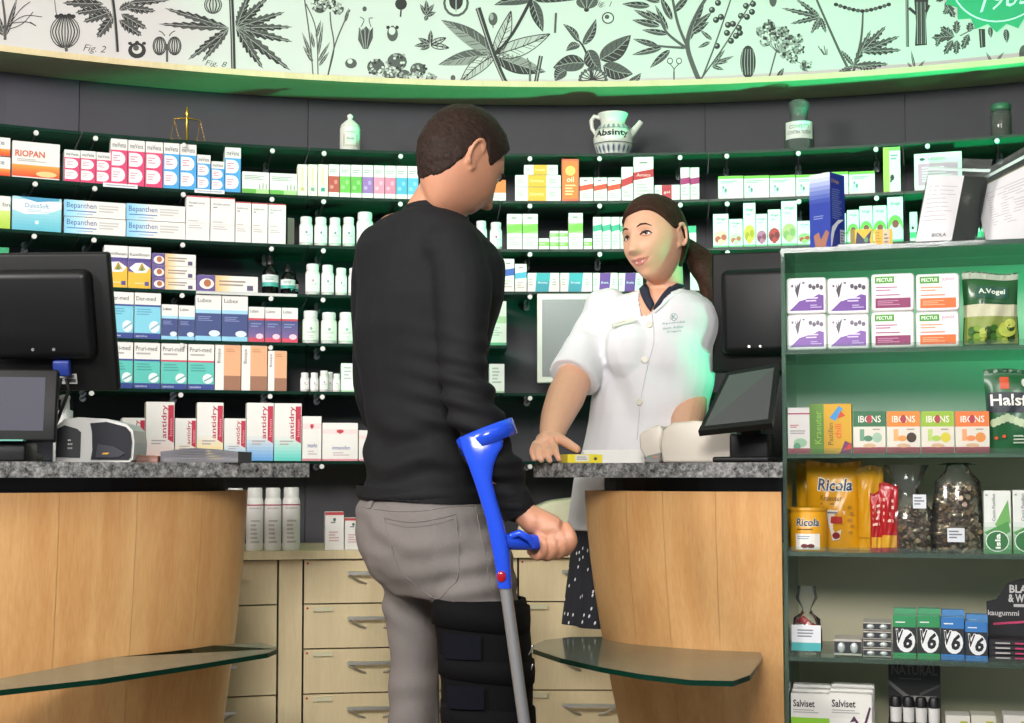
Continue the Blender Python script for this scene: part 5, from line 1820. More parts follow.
def tin(px0, px1, pyt, pyb, ops, label, group, body='#e6e4e2'):
    o, w, h = rk('', px0, px1, pyt, 'A', .03, None, label, '', base=pyb)
    if pyb > 330:
        h += o.z - (RZ['A'] + .0006)
        o.z = RZ['A'] + .0006
    t = thing('pastille_tin', label, 'tin', o, RK_RZ, group)
    mb = MB()
    r = .007
    pts = []
    for cx, cz, a0 in ((w / 2 - r, r, -90), (w / 2 - r, h - r, 0), (-w / 2 + r, h - r, 90), (-w / 2 + r, r, 180)):
        for i in range(5):
            a = math.radians(a0 + 22.5 * i)
            pts.append((cx + r * math.cos(a), cz + r * math.sin(a)))
    B = mat(body, 0.3, 0.02)
    e = .003
    q1 = [(x * (1 - 2 * e / w), e + (z) * (1 - 2 * e / h)) for x, z in pts]
    rows = [[(x, 0, z) for x, z in q1], [(x, e, z) for x, z in pts], [(x, .010, z) for x, z in pts]]
    mb.grid(rows, B, close_u=True)
    mb.poly(rows[0], B)
    stamp(mb, lambda u, v, k: ((u - .5) * w * .93, -.0002 - .0002 * k, h * (.035 + .93 * v)), ops)
    mb.build('lid', t)
    mb = MB()
    q2 = [(x * .985, h / 2 + (z - h / 2) * .985) for x, z in pts]
    rows = [[(x, .0102, z) for x, z in q2], [(x, .024, z) for x, z in q2], [(x * .95, .026, h / 2 + (z - h / 2) * .95) for x, z in q2]]
    mb.grid(rows, mat('#cfcfce', 0.3, 0.02, 20, .6), close_u=True)
    mb.poly(rows[-1][::-1], mat('#cfcfce', 0.3, 0.02, 20, .6))
    mb.build('tin_base', t)


zA = [(784.5, 826, 'left'), (827, 869.6, 'right')]
for x0, x1, n in zA:
    tin(x0 + .4, x1, 314.4, 352.6, LAV(.35), 'purple flower printed tin, lower row, %s of two' % n, 'purple flower printed tins')  # print paled: reflection of the glass lip mixed into its colours
    tin(x0 + .4, x1, 277.6, 314.0, LAV(0), 'purple flower printed tin, upper row, %s of two' % n, 'purple flower printed tins')
for x0, x1, c, j, n in ((871.4, 915, '#8a2a5e', 0, 'plum banded'), (916.2, 960.4, '#ee6a24', 1, 'orange banded')):
    tin(x0, x1, 311.6, 350.6, PEC(c, j), 'white lozenge tin, %s, lower one' % n, 'white lozenge tins')
    tin(x0, x1, 273.4, 311.2, PEC(c, j), 'white lozenge tin, %s, upper one' % n, 'white lozenge tins')


def bag(name, px0, px1, pyt, shelf, label, body, ops, off=.05, d=.05, rough=.3, lean=0.0, top=.92, group=None, zig=True, cat='bag', wav=1.0, parts=True, seed=0, taper=0.0):
    """a filled flexible bag: pillow between a sealed top and bottom, crimped"""
    o, w, h = rk('', px0, px1, pyt, shelf, d, None, label, '', off=off)
    t = thing(name, label, cat, o, RK_RZ, group)
    M = body if not isinstance(body, str) else mat(body, rough, 0.05, 25, bump=.06)
    nu, nv = 16, 20
    rn = random.Random(seed + int(px0))
    ph = [rn.random() * 6 for _ in range(6)]

    def surf(u, v, s):
        env = (max(0.0, math.sin(PI * min(1, u)))) ** .55 * (max(0.0, math.sin(PI * min(1.0, (v / top) * .94 + .06))) ** .5 if v < top else 0.0)
        wr = wav * .0035 * math.sin(9 * u + ph[0] + 5 * v) * math.sin(7 * v + ph[1]) + wav * .002 * math.sin(17 * u - 11 * v + ph[2])
        y = s * (d / 2 * env + (wr * env if env > 0 else 0)) + lean * h * v
        sq = 1 - .05 * math.sin(PI * v) ** 2 - taper * v
        x = (u - .5) * w * sq
        zz = h * v + .004 * math.sin(5 * u + ph[3]) * v * v
        if v >= top:
            y += .0015 * math.sin(40 * u)
        return (x, y, max(zz, 0.0))

    mb = MB()
    for s in (-1, 1):
        rows = [[surf(i / nu, j / nv, s) for i in range(nu + 1)] for j in range(nv + 1)]
        if s > 0:
            rows = [r[::-1] for r in rows]
        mb.grid(rows, M)
    mb.build('pouch', t)
    if ops:
        mb = MB()

        def f(u, v, k):
            a = Vector(surf(u, v, -1))
            return a + Vector((0, -.0007 - .0003 * k, 0))

        fine = []
        for op in ops:
            if op[0] == 'r' and (op[3] - op[1] > .12 or op[4] - op[2] > .12):
                n1, n2 = max(1, int((op[3] - op[1]) / .06)), max(1, int((op[4] - op[2]) / .05))
                k_ = len(fine)
                cells = []
                for a in range(n1):
                    for b in range(n2):
                        cells.append(('r', op[1] + (op[3] - op[1]) * a / n1, op[2] + (op[4] - op[2]) * b / n2, op[1] + (op[3] - op[1]) * (a + 1) / n1, op[2] + (op[4] - op[2]) * (b + 1) / n2, op[5]))
                fine.append(('cells', cells))
            else:
                fine.append((None, [op]))
        for lay, (_, cells) in enumerate(fine):
            for c in cells:
                stamp(mb, lambda u, v, k, L=lay: f(u, v, L + 1), [c])
        mb.build('bag_print', t)
    return t, o, w, h, surf


bag('snack_bag', 962, 1019, 272.5, 'A', 'green and cream bag with broccoli picture on the top rack shelf', '#2c5c34', [('r', .02, .04, .98, .40, '#8a9a4a'), ('r', 0, .40, 1, .56, '#c9c8a8'), ('r', .22, .64, .82, .80, '#16503c'), ('r', 0, .9, 1, .98, '#a8b4a0'), ('t', 'A.Vogel', .28, .68, .76, .77, '#dfe8d8', 0, .02), ('t', 'A.Vogel', .3, .56, .74, .62, '#2a5a3a', 0, .02)] + [('e', .15 + .1 * (i % 8), .08 + .06 * (i // 8) + .02 * (i % 3), .07, .045, ['#3a6a24', '#7a9a30', '#a8b848', '#2a4a1c'][i % 4]) for i in range(24)] + [('e', .78, .22, .16, .10, '#b4c04a'), ('e', .84, .30, .1, .06, '#c4cc60')], rough=.25)

PH = [('r', 0, .86, 1, .89, '#b8506a'), ('l', .1, .56, .5, .64, 2, '#c05a6a'), ('l', .1, .42, .9, .52, 2, '#a8a0a0'), ('e', .55, .24, .3, .1, '#9fc8a4'), ('e', .4, .16, .16, .08, '#5fa07a'), ('r', 0, 0, 1, .12, '#a84a5c')]
rk('medicine_carton', 785, 809, 408, 'B', .04, PH, 'white carton with pink foot strip and green leaf, leftmost on second rack shelf', 'carton')
CH = [('r', 0, 0, .34, 1, '#5d8a2c'), ('r', .34, 0, 1, 1, '#c99a12'), ('t', 'Kraeuter', .12, .2, .28, .86, '#8fbf4a', 90), ('t', 'Pastillen', .44, .18, .56, .62, '#4a3a10', 90), ('t', 'chili', .6, .3, .76, .6, '#d85a1c', 90, .02), ('p', [(.48, .72), (.62, .66), (.8, .9), (.7, .96)], '#3a8ac0'), ('p', [(.66, .7), (.86, .76), (.74, .86)], '#c8481c'), ('p', [(.72, 0), (.98, 0), (1, .2), (.84, .26)], '#6a2a5a'), ('p', [(.8, .06), (1, .1), (.96, .22)], '#c03028')]
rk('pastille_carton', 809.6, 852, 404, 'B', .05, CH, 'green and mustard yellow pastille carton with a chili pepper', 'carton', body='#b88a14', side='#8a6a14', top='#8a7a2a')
IB = lambda c, f: [('r', 0, .64, 1, 1, c), ('r', 0, .16, 1, .64, '#d8d2c4'), ('t', 'IBONS', .16, .74, .86, .90, '#e9e6da', 0, .01), ('e', .5, .82, .09, .10, '#a8303c'), ('r', .2, .3, .34, .58, mix_hex(c, '#ffffff', .3)), ('e', .46, .36, .14, .07, mix_hex(c, '#ffffff', .15)), ('e', .74, .38, .15, .12, f), ('l', .6, .54, .94, .6, 1, '#9a8a7a'), ('r', 0, 0, 1, .15, '#8c3040'), ('e', .5, .19, .2, .05, '#c8a884')]
for x0, x1, c, f, n in ((853.4, 886, '#2c6a42', '#9ab8a0', 'dark green'), (887, 920.6, '#d8822a', '#3a2418', 'amber with a dark fruit'), (921.4, 954.6, '#93b430', '#cfc030', 'lime with a lemon'), (955.4, 990, '#de7330', '#d88a3a', 'orange with an orange')):
    rk('ginger_candy_carton', x0, x1, 411.5, 'B', .03, IB(c, f), 'small flap top candy carton, ' + n, 'carton', 'candy cartons on the second rack shelf', body='#d8d2c4', top=c, side=c)
bag('throat_candy_bag', 984, 1062, 370, 'B', 'dark green candy bag with white lettering at the right edge', '#1f5a34', [('r', .02, .48, 1, .72, '#15202c'), ('t', 'Halsfeger', .06, .52, .98, .70, '#e8e6dc', 0, .02), ('r', .2, .76, .32, .9, '#c84a20')] + [('e', .1 + .06 * i, .42 - .02 * abs(i - 3), .05, .05, '#aebf9a') for i in range(8)] + [('e', .52 + .05 * i, .84 + .02 * (i % 2), .04, .05, '#d4d6cc') for i in range(4)] + [('p', [(.5, .38), (.8, .36), (.78, .31), (.54, .33)], '#c86a30'), ('e', .14, .18, .025, .02, '#d0542c'), ('e', .24, .2, .025, .02, '#d0542c'), ('l', .36, .1, .9, .22, 3, '#b8c8b0')], off=.04)

# third shelf
o, w, h = rk('', 787.6, 826, 507, 'C', .05, None, '', '', off=.055)
tn = thing('candy_tin', 'round yellow herb candy tin, leftmost on the third rack shelf', 'tin', o, RK_RZ)
r = w / 2
YEL = '#d99a16'
mb = MB()
mb.lathe([(r * .98, 0), (r, .002), (r, h * .90), (r * .97, h * .91)], mat(YEL, 0.35, 0.03), 32)
mb.build('body', tn)
mb = MB()
mb.lathe([(r * 1.02, h * .905), (r * 1.03, h * .93), (r * 1.03, h * .985), (r * .99, h), (r * .9, h * .985), (.001, h * .98)], mat('#c8901c', 0.35, 0.03), 32)
mb.build('lid', tn)
mb = MB()
cyl = lambda u, v, k: ((r + .0004 + .0002 * k) * math.sin((u - .5) * 2.8), -(r + .0004 + .0002 * k) * math.cos((u - .5) * 2.8), h * v)
stamp(mb, cyl, [('t', 'Ricola', .26, .56, .74, .76, '#e9e2cc', 0, .06, .15), ('t', 'Ricola', .27, .57, .73, .75, '#1c3a5c', 0, .025, .15), ('l', .3, .46, .72, .53, 1, '#7a5a10'), ('r', .26, .04, .74, .40, '#e4e0d8'), ('l', .3, .26, .68, .36, 2, '#8a9ab0'), ('e', .44, .12, .07, .05, '#6a1a24'), ('e', .56, .12, .07, .05, '#5a1620')], seg=10)
mb.build('tin_print', tn)
RB_ = [('t', 'Ricola', .20, .66, .86, .82, '#e9e2cc', 0, .06, .15), ('t', 'Ricola', .21, .67, .85, .81, '#1c3a5c', 0, .025, .15), ('t', 'Kraeuter', .26, .56, .66, .62, '#6a4a10'), ('l', .26, .5, .7, .54, 1, '#7a5a14'), ('p', [(.34, .46), (.72, .44), (.6, .12), (.48, .1)], '#ddd6c8'), ('r', .44, .30, .66, .38, '#b03028'), ('e', .54, .16, .07, .04, '#8a1c24'), ('l', .38, .4, .66, .44, 1, '#7a7a8a')] + [('e', .8 + .04 * (i % 2), .2 + .07 * i, .04, .02, '#a87810') for i in range(5)]
bag('candy_bag', 806, 862, 461.5, 'C', 'large yellow herb candy bag with dark blue lettering, third rack shelf', YEL, RB_, off=.115, d=.045)
bag('candy_bag', 795.5, 838, 463.5, 'C', 'yellow candy bag standing behind the large lettered one', YEL, [('t', 'Ricola', .3, .66, .98, .82, '#1c3a5c', 0, .025, .15)], off=.20, d=.04)
bag('candy_bag', 858, 883, 467, 'C', 'narrow folded yellow bag right of the large lettered one', '#c8901a', [('r', .0, .14, .5, .16, '#a87410')], off=.10, d=.04, taper=-.1)
for i, (x0, x1, y, n) in enumerate(((870, 884, 492, 'left'), (879, 899, 484, 'right'))):
    bag('candy_packet', x0, x1, y, 'C', 'narrow red and yellow candy packet leaning, %s of two' % n, '#a81f22', [('r', .1, .06, .9, .24, '#d09a28'), ('l', .2, .4, .8, .8, 4, '#d8b0a0')], off=.06, d=.02, rough=.25, lean=-.02, group='red candy packets')

CANDY = [mat(c, 0.25, 0.2, 30, m_) for c, m_ in (('#7a6650', .3), ('#b0a084', .5), ('#54402e', .2), ('#cfc2a6', .6), ('#8c765a', .4))]


def clear_bag(px0, px1, pyt, pyfill, shelf, label, n, off, seed, lab=None):
    """cellophane bag, gathered on top, filled with wrapped sweets that are real pieces"""
    o, w, h = rk('', px0, px1, pyt, shelf, .06, None, '', '', off=off)
    hf = rack_hit((px0 + px1) / 2, pyfill, off)[1] - o.z
    t = thing('cellophane_bag', label, 'bag', o, RK_RZ, None)
    rn = random.Random(seed)
    d = w * .62
    prof = [(0, .50), (.06, .52), (.25, .53), (.45, .50), (hf / h, .44), (hf / h + .12, .26), (hf / h + .22, .20), (1, .42)]
    mb = MB()
    rows = []
    for v, q in prof:
        row = []
        for i in range(20):
            a = 2 * PI * i / 20
            c = 1 + .07 * math.sin(5 * a + 9 * v) + (.10 * math.sin(9 * a) if v > hf / h else 0)
            row.append((w * q * c * math.cos(a), d * q * c * math.sin(a), h * v + .0005))
        rows.append(row)
    mb.grid(rows, G_FILM, close_u=True)
    mb.poly(rows[0][::-1], G_FILM)
    mb.build('film', t)
    k = 0
    placed = []
    sw = bpy.data.meshes
    protos = []
    for c in CANDY:
        m2 = MB()
        m2.tube([(-.0135, 0, 0), (-.0075, 0, 0), (-.006, 0, 0), (.006, 0, 0), (.0075, 0, 0), (.0135, 0, 0)], [.0058, .0020, .0052, .0052, .0020, .0058], c, 6)
        protos.append(m2.mesh('wrapped_sweet'))
    lay = 0
    z = .006
    while k < n and z < hf - .004:
        for _ in range(11):
            a, q = rn.random() * 2 * PI, math.sqrt(rn.random())
            sh = .42 * (1 - .45 * max(0, z / hf - .45))
            x, y = w * sh * q * math.cos(a), d * sh * q * math.sin(a)
            if any(abs(x - p[0]) < .009 and abs(y - p[1]) < .008 and abs(z - p[2]) < .007 for p in placed[-26:]):
                continue
            placed.append((x, y, z))
            s = bpy.data.objects.new('wrapped_sweet', rn.choice(protos))
            COL.objects.link(s)
            s.parent = t
            s.location = (x, y, z)
            s.rotation_euler = (rn.uniform(-.6, .6), rn.uniform(-.7, .7), rn.random() * 6.3)
            k += 1
        z += .0065
    if lab:
        u0, v0, u1, v1 = lab
        mb = MB()
        f = lambda u, v, q: ((u0 + (u1 - u0) * u - .5) * w, -d * .54 - .001 - .0002 * q, h * (v0 + (v1 - v0) * v) + .0)
        stamp(mb, f, [('r', 0, 0, 1, 1, '#d6d8dc'), ('l', .1, .2, .9, .85, 3, '#6a6c74')])
        mb.poly([f(1, 0, 0), f(0, 0, 0), f(0, 1, 0), f(1, 1, 0)], mat('#d6d8dc', .6))
        mb.build('price_label', t)
    return t


clear_bag(879, 934, 465, 508, 'C', 'clear bag of brown wrapped sweets, left of two on third rack shelf', 95, .085, 3, (.62, .50, .86, .66))
clear_bag(932, 983, 465, 482, 'C', 'clear bag of brown wrapped sweets, right of two, with white price label', 120, .085, 5, (.28, .12, .62, .28))
IS = [('g', 0, 0, 1, .5, '#2f7a3c', '#dfe4dc', 'v'), ('p', [(.4, .46), (.9, .86), (.98, .5), (.7, .36)], '#6aa858'), ('p', [(.0, .34), (.9, .52), (.98, .36), (.4, .2)], '#4a9048'), ('e', .48, .20, .44, .17, '#e4eae0'), ('e', .48, .20, .41, .155, '#2c6e3a'), ('t', 'isla', .40, .08, .60, .32, '#eef2ea', 90, .03), ('t', 'Cassis Pastillen', .3, .52, .42, .95, '#5a6a60', 90), ('l', .06, .9, .2, .96, 1, '#9aa49a')]
rk('lozenge_carton', 984, 1011.4, 491, 'C', .04, IS, 'white and green lozenge carton with round green emblem, left one', 'carton', 'green emblem lozenge cartons', body='#dfe2dc', side='#b8c8b4', off=.03)
rk('lozenge_carton', 1013, 1041, 490.5, 'C', .04, IS, 'white and green lozenge carton cut by the right picture edge', 'carton', 'green emblem lozenge cartons', body='#dfe2dc', side='#b8c8b4', off=.03)

# fourth shelf
o, w, h = rk('', 791.5, 822.5, 586, 'D', .05, None, '', '', off=.06)
t = thing('cellophane_bag', 'small gathered clear bag of red sweets with white and teal label', 'bag', o, RK_RZ)
prof = [(0, .44), (.1, .5), (.35, .5), (.52, .42), (.60, .20), (.66, .14), (.82, .34), (1, .28)]
rows = []
for v, q in prof:
    rows.append([(w * q * (1 + .12 * math.sin(6 * 2 * PI * i / 18 + 7 * v) * (v > .5)) * math.cos(2 * PI * i / 18), w * .8 * q * math.sin(2 * PI * i / 18), h * v) for i in range(18)])
mb = MB()
mb.grid(rows, G_FILM, close_u=True)
mb.poly(rows[0][::-1], G_FILM)
mb.build('film', t)
rn = random.Random(2)
REDS = [mat(c, 0.25, 0.1, 20) for c in ('#b8202c', '#cc3a34', '#e0b8b0', '#8c1624')]
pm = []
for c in REDS:
    m2 = MB()
    m2.ellipsoid((0, 0, 0), (.0085, .0075, .006), c, 8, 5)
    pm.append(m2.mesh('red_sweet'))
for i in range(34):
    a, q, z = rn.random() * 2 * PI, math.sqrt(rn.random()) * .36, .008 + .0019 * i
    s = link('red_sweet', rn.choice(pm), t, (w * q * math.cos(a) * (1 - .2 * (i / 34)), w * .8 * q * math.sin(a), z))
    s.rotation_euler = (rn.random() * 3, rn.random() * 3, rn.random() * 3)
mb = MB()
f = lambda u, v, k: (w * (u - .5) * .95, -w * .415 - .0012 - .0002 * k, h * (.06 + .38 * v))
stamp(mb, f, [('r', 0, 0, 1, 1, '#dcdce0'), ('r', 0, 0, 1, .32, '#4aa6a8'), ('l', .2, .5, .85, .85, 3, '#7a7c84')])
mb.poly([f(1, 0, 0), f(0, 0, 0), f(0, 1, 0), f(1, 1, 0)], mat('#dcdce0', .6))
mb.build('paper_label', t)


def gum_tray(px0, px1, pyt, layers, label, off=.03, dark='#3a3c40'):
    o, w, h = rk('', px0, px1, pyt, 'D', .05, None, '', '', off=off)
    t = thing('lozenge_sleeve', label, 'sleeve', o, RK_RZ)
    hl = h / layers
    for i in range(layers):
        mb = MB()
        mb.box((0, .04, hl * (i + .5)), (w, .08, hl * .86), mat('#b9b4aa', 0.5))
        mb.box((0, -.0006, hl * (i + .5)), (w * .98, .0012, hl * .62), mat(dark, 0.3))
        sl = mb.build('sleeve', t)
        for s in (-1, 1):
            mb = MB()
            mb.ellipsoid((s * w * .23, -.001, hl * (i + .48)), (w * .15, .004, hl * .30), mat('#c4ccc8', 0.25, 0.05, 20, .3), 8, 5)
            mb.build('blister', sl)


gum_tray(834, 862.4, 638, 1, 'single flat lozenge sleeve lying right of the red sweets bag')
gum_tray(863, 892, 622, 4, 'stack of four flat lozenge sleeves left of the green gum boxes')
V6 = lambda c, cl: [('r', 0, 0, 1, 1, c), ('r', 0, .14, 1, .74, '#23262a'), ('l', .12, .82, .6, .88, 1, '#dfe8e4'), ('e', .56, .42, .40, .27, '#e6e8e8'), ('t', 'V', .12, .34, .48, .70, '#f2f2f0', 0, .05, .2), ('t', 'V', .14, .36, .46, .68, '#15171a', 0, .02, .2), ('t', '6', .44, .24, .84, .62, '#15171a', 0, .04, .2)]
for i, (x0, x1, c, n, yt) in enumerate(((893, 916.6, '#2c8a54', 'green, left one', 611), (917.4, 940.4, '#2c8a54', 'green, right one', 611), (941.2, 964.6, '#2f72b4', 'blue, left one', 612.5), (965.4, 988, '#2f72b4', 'blue, right one', 617))):
    rk('gum_carton', x0, x1, yt + 5, 'D', .035, V6(c, 0), 'chewing gum carton with round black logo, front row, ' + n, 'carton', 'front row gum cartons', body=c, side=c, top=mix_hex(c, '#d0dcd8', .35), off=.025)
    rk('gum_carton', x0 + 1, x1 + .6, yt - 2, 'D', .035, [('l', .1, .85, .8, .9, 1, '#dfe8e4')], 'chewing gum carton standing in the back row, ' + n, 'carton', 'back row gum cartons', body=mix_hex(c, '#c0ccc8', .2), side=c, top=mix_hex(c, '#d0dcd8', .35), off=.065)

o, w, h = rk('', 988.6, 1056, 598, 'D', .08, None, '', '', off=.03)
t = thing('counter_display', 'black display box with round header card at right edge, fourth rack shelf', 'display box', o, RK_RZ)
mb = MB()
mb.box((0, .045, .0225), (w, .09, .045), mat('#17161a', 0.5))
mb.build('tray', t)
for i in range(4):
    mb = MB()
    mb.box((0, -.002, .008 + .010 * i), (w * .92, .004, .007), mat('#2a282c', 0.4))
    stamp(mb, lambda u, v, q, i=i: ((u - .5) * w * .92, -.0042 - .0002 * q, .0045 + .010 * i + .007 * v), [('r', .06, .3, .3, .7, '#b8b4b0'), ('r', .38, .3, .62, .7, '#c8386a'), ('r', .7, .3, .94, .7, '#b8b4b0')])
    mb.build('gum_sleeve', t)
mb = MB()
pts = [(-w / 2, .045), (w / 2, .045), (w / 2, .12), (w * .38, .15), (w * .1, .165), (-w * .16, .155), (-w * .34, .12), (-w / 2, .115)]
prism_k(mb, pts, .07, .074, mat('#141317', 0.5), 1.0)
f = lambda u, v, q: ((u - .5) * w, .0696 - .0002 * q, .045 + .12 * v)
stamp(mb, f, [('t', 'BLACK', .36, .74, .86, .88, '#c4c2c0', 0, .03), ('t', '& WHITE', .34, .58, .84, .72, '#c4c2c0', 0, .03), ('r', .42, .50, .78, .55, '#b8b6b4'), ('t', 'kaugummi', .02, .32, .5, .44, '#bdb9b8', 0, .02), ('p', [(.1, .22), (.9, .30), (.9, .26), (.1, .18)], '#b83a64')])
mb.build('header_card', t)

# fifth shelf
SV = lambda c, k: [('r', 0, 0, 1, .64, '#86c22c'), ('t', 'Salviset', .06, .80, .62, .91, '#2c2c30', 0, .02), ('l', .06, .70, .8, .77, 2, '#a8a8a4')] + ([('p', [(.82, .5), (.9, .16), (1, .16), (1, .5)], '#a83a6a')] if not k else [('r', 0, .52, 1, .64, '#e6e4de'), ('p', [(.48, .58), (.60, .60), (.80, .40), (.98, .80), (.94, .82), (.78, .50), (.58, .68)], '#4a2448'), ('p', [(.72, .1), (.82, .1), (.94, .5), (.9, .5)], '#86a02c')])
for i, (x0, x1) in enumerate(((788.5, 828.4), (829.4, 872.4))):
    for j in range(3):
        rk('toothpaste_carton', x0 + 1.5 * j, x1 + 1.2 * j, 694 - 4.5 * j, 'E', .03, SV('', i) if j == 0 else [('l', .1, .8, .6, .9, 1, '#a8a8a4')], 'white and green upright carton, %s column, %s' % (['left', 'right'][i], ['front one', 'middle one', 'rear one'][j]), 'carton', 'white and green upright cartons', body='#dedcd6', off=.02 + .034 * j)
o, w, h = rk('', 888, 942, 662, 'E', .09, None, '', '', off=.05)
t = thing('counter_display', 'black display box of white capped tubes below the gum cartons', 'display box', o, RK_RZ)
mb = MB()
mb.box((0, .045, .04), (w, .09, .08), mat('#151416', 0.5))
mb.build('tray', t)
mb = MB()
mb.box((0, .085, h / 2 + .03), (w, .004, h - .06), mat('#151416', 0.5))
f = lambda u, v, q: ((u - .5) * w, .0828 - .0002 * q, .06 + (h - .06) * v)
stamp(mb, f, [('t', 'NATURAL', .06, .74, .94, .88, '#56544f', 0, .02), ('l', .2, .66, .8, .7, 1, '#4a4844'), ('p', [(0, .6), (.4, .36), (.46, .40), (0, .66)], '#6a6864'), ('r', .42, .36, .92, .44, '#86847f'), ('t', 'Certified', .2, .18, .86, .32, '#8a8884', 0, .04), ('p', [(.6, .44), (.98, .58), (.98, .62), (.6, .48)], '#4a4844')])
mb.build('header_card', t)
for i in range(4):
    mb = MB()
    x = (-.36 + .24 * i) * w
    mb.lathe([(.011, .06), (.012, .105), (.0125, .11)], mat('#d2d0cc', 0.4), 10, (x, .02, 0))
    tb = mb.build('tube', t)
    mb = MB()
    mb.lathe([(.012, .1105), (.0115, .125), (.009, .131)], BLACK, 10, (x, .02, 0))
    mb.build('tube_cap', tb)
for x0, x1, n, c in ((946, 971, 'left', '#cfcbc2'), (971.6, 997, 'middle', '#c9c6b8'), (1004, 1034, 'right', '#cfcbc4')):
    rk('soap_carton', x0, x1, 716, 'E', .06, [('r', .6, .7, .9, .9, '#a8a83a'), ('l', .1, .3, .8, .6, 3, '#a8a098')], 'pale low carton at the bottom right, %s one' % n, 'carton', 'pale low cartons at the bottom', body=c, off=.04)

# on top of the rack
ZT = RZ['top'] + .0106


def rk_top(px0, px1, pyt, off):
    x0, x1 = rack_hit(px0, 230, off)[0], rack_hit(px1, 230, off)[0]
    zt = rack_hit((px0 + px1) / 2, pyt, off)[1]
    q = RK_O + RK_D * ((x0 + x1) / 2) + RK_B * off
    return Vector((q.x, q.y, ZT)), x1 - x0, zt - ZT


# tall blue carton turned so that two faces show
o, w, h = rk_top(830, 831, 172, .04)
w1, w2 = 22 * 3.0 / F * 1.0, 24 * 3.0 / F
ang = math.radians(34)
o_rz = RK_RZ - ang
mbx = MB()
DB = '#20389a'
B = mat(DB, 0.35, 0.03)
L, Wd = w2 / math.cos(ang - RK_RZ * 0 - 0.25) * .98, w1 / math.sin(ang) * .55
Lx, Ly = .056, .052
o_rz = math.radians(44)
mbx.box((Lx / 2, Ly / 2, h / 2), (Lx, Ly, h), B)
stamp(mbx, lambda u, v, k: (Lx * u, -.0003 - .0002 * k, h * v), [('t', 'Dolgit', .1, .86, .62, .92, '#c8a858'), ('l', .1, .40, .8, .80, 14, '#6a7cc0'), ('p', [(0, .18), (.1, .30), (.5, .40), (.9, .42), (.5, .34), (.25, .24), (.08, .06), (0, .0)], '#dfe4f2'), ('r', .62, .02, .95, .28, '#b8bcd0'), ('l', .66, .04, .92, .26, 6, '#5a6090')])
stamp(mbx, lambda u, v, k: (-.0003 - .0002 * k, Ly * (1 - u), h * v), [('g', 0, .62, 1, 1, '#20389a', '#e8ecf4', 'v'), ('l', .2, .40, .7, .46, 2, '#7a88c4'), ('p', [(.3, 0), (.2, .2), (.45, .24), (.55, .14), (.8, .26), (.95, .22), (.75, .02)], '#a06a54')])
tag(mbx.build('salve_carton', None, o, o_rz), 'tall blue carton turned corner first on top of the display rack', 'carton')
o, w, h = rk_top(850, 873, 229.5, .05)
rp = carton_mesh(w - .001, h, .03, [('r', 0, 0, 1, 1, '#d8b020'), ('r', 0, 0, .2, 1, '#8a7410'), ('p', [(.3, .9), (.6, .5), (.95, .95), (.85, .4), (1, .05), (.5, .2), (.2, .1)], '#1c2c48'), ('e', .7, .45, .1, .14, '#5a8a5a')], body='#c8a41c')
tag(rp.build('picture_carton', None, o, RK_RZ), 'small yellow carton with dark bird like picture on the rack top', 'carton')
o, w, h = rk_top(874, 892.4, 229.5, .05)
rp = carton_mesh(w - .001, h, .03, [('r', 0, 0, 1, 1, '#d8a818'), ('r', .48, 0, .84, 1, '#c8b49a'), ('l', .1, .1, .4, .9, 5, '#b08010'), ('l', .55, .2, .8, .8, 3, '#7a6a5a')], body='#d0a018')
tag(rp.build('picture_carton', None, o, RK_RZ), 'small yellow and beige carton on rack top left of the clear bag', 'carton')
mb = MB()
o, w, h = rk_top(838, 876, 247, .015)
mb.box((0, 0, .0012), (w, .03, .0024), mat('#e4e4e0', 0.5))
mb.build('white_card', None, o, RK_RZ)
tag(bpy.data.objects['white_card'], 'small flat white card at the foot of the blue carton', 'card')


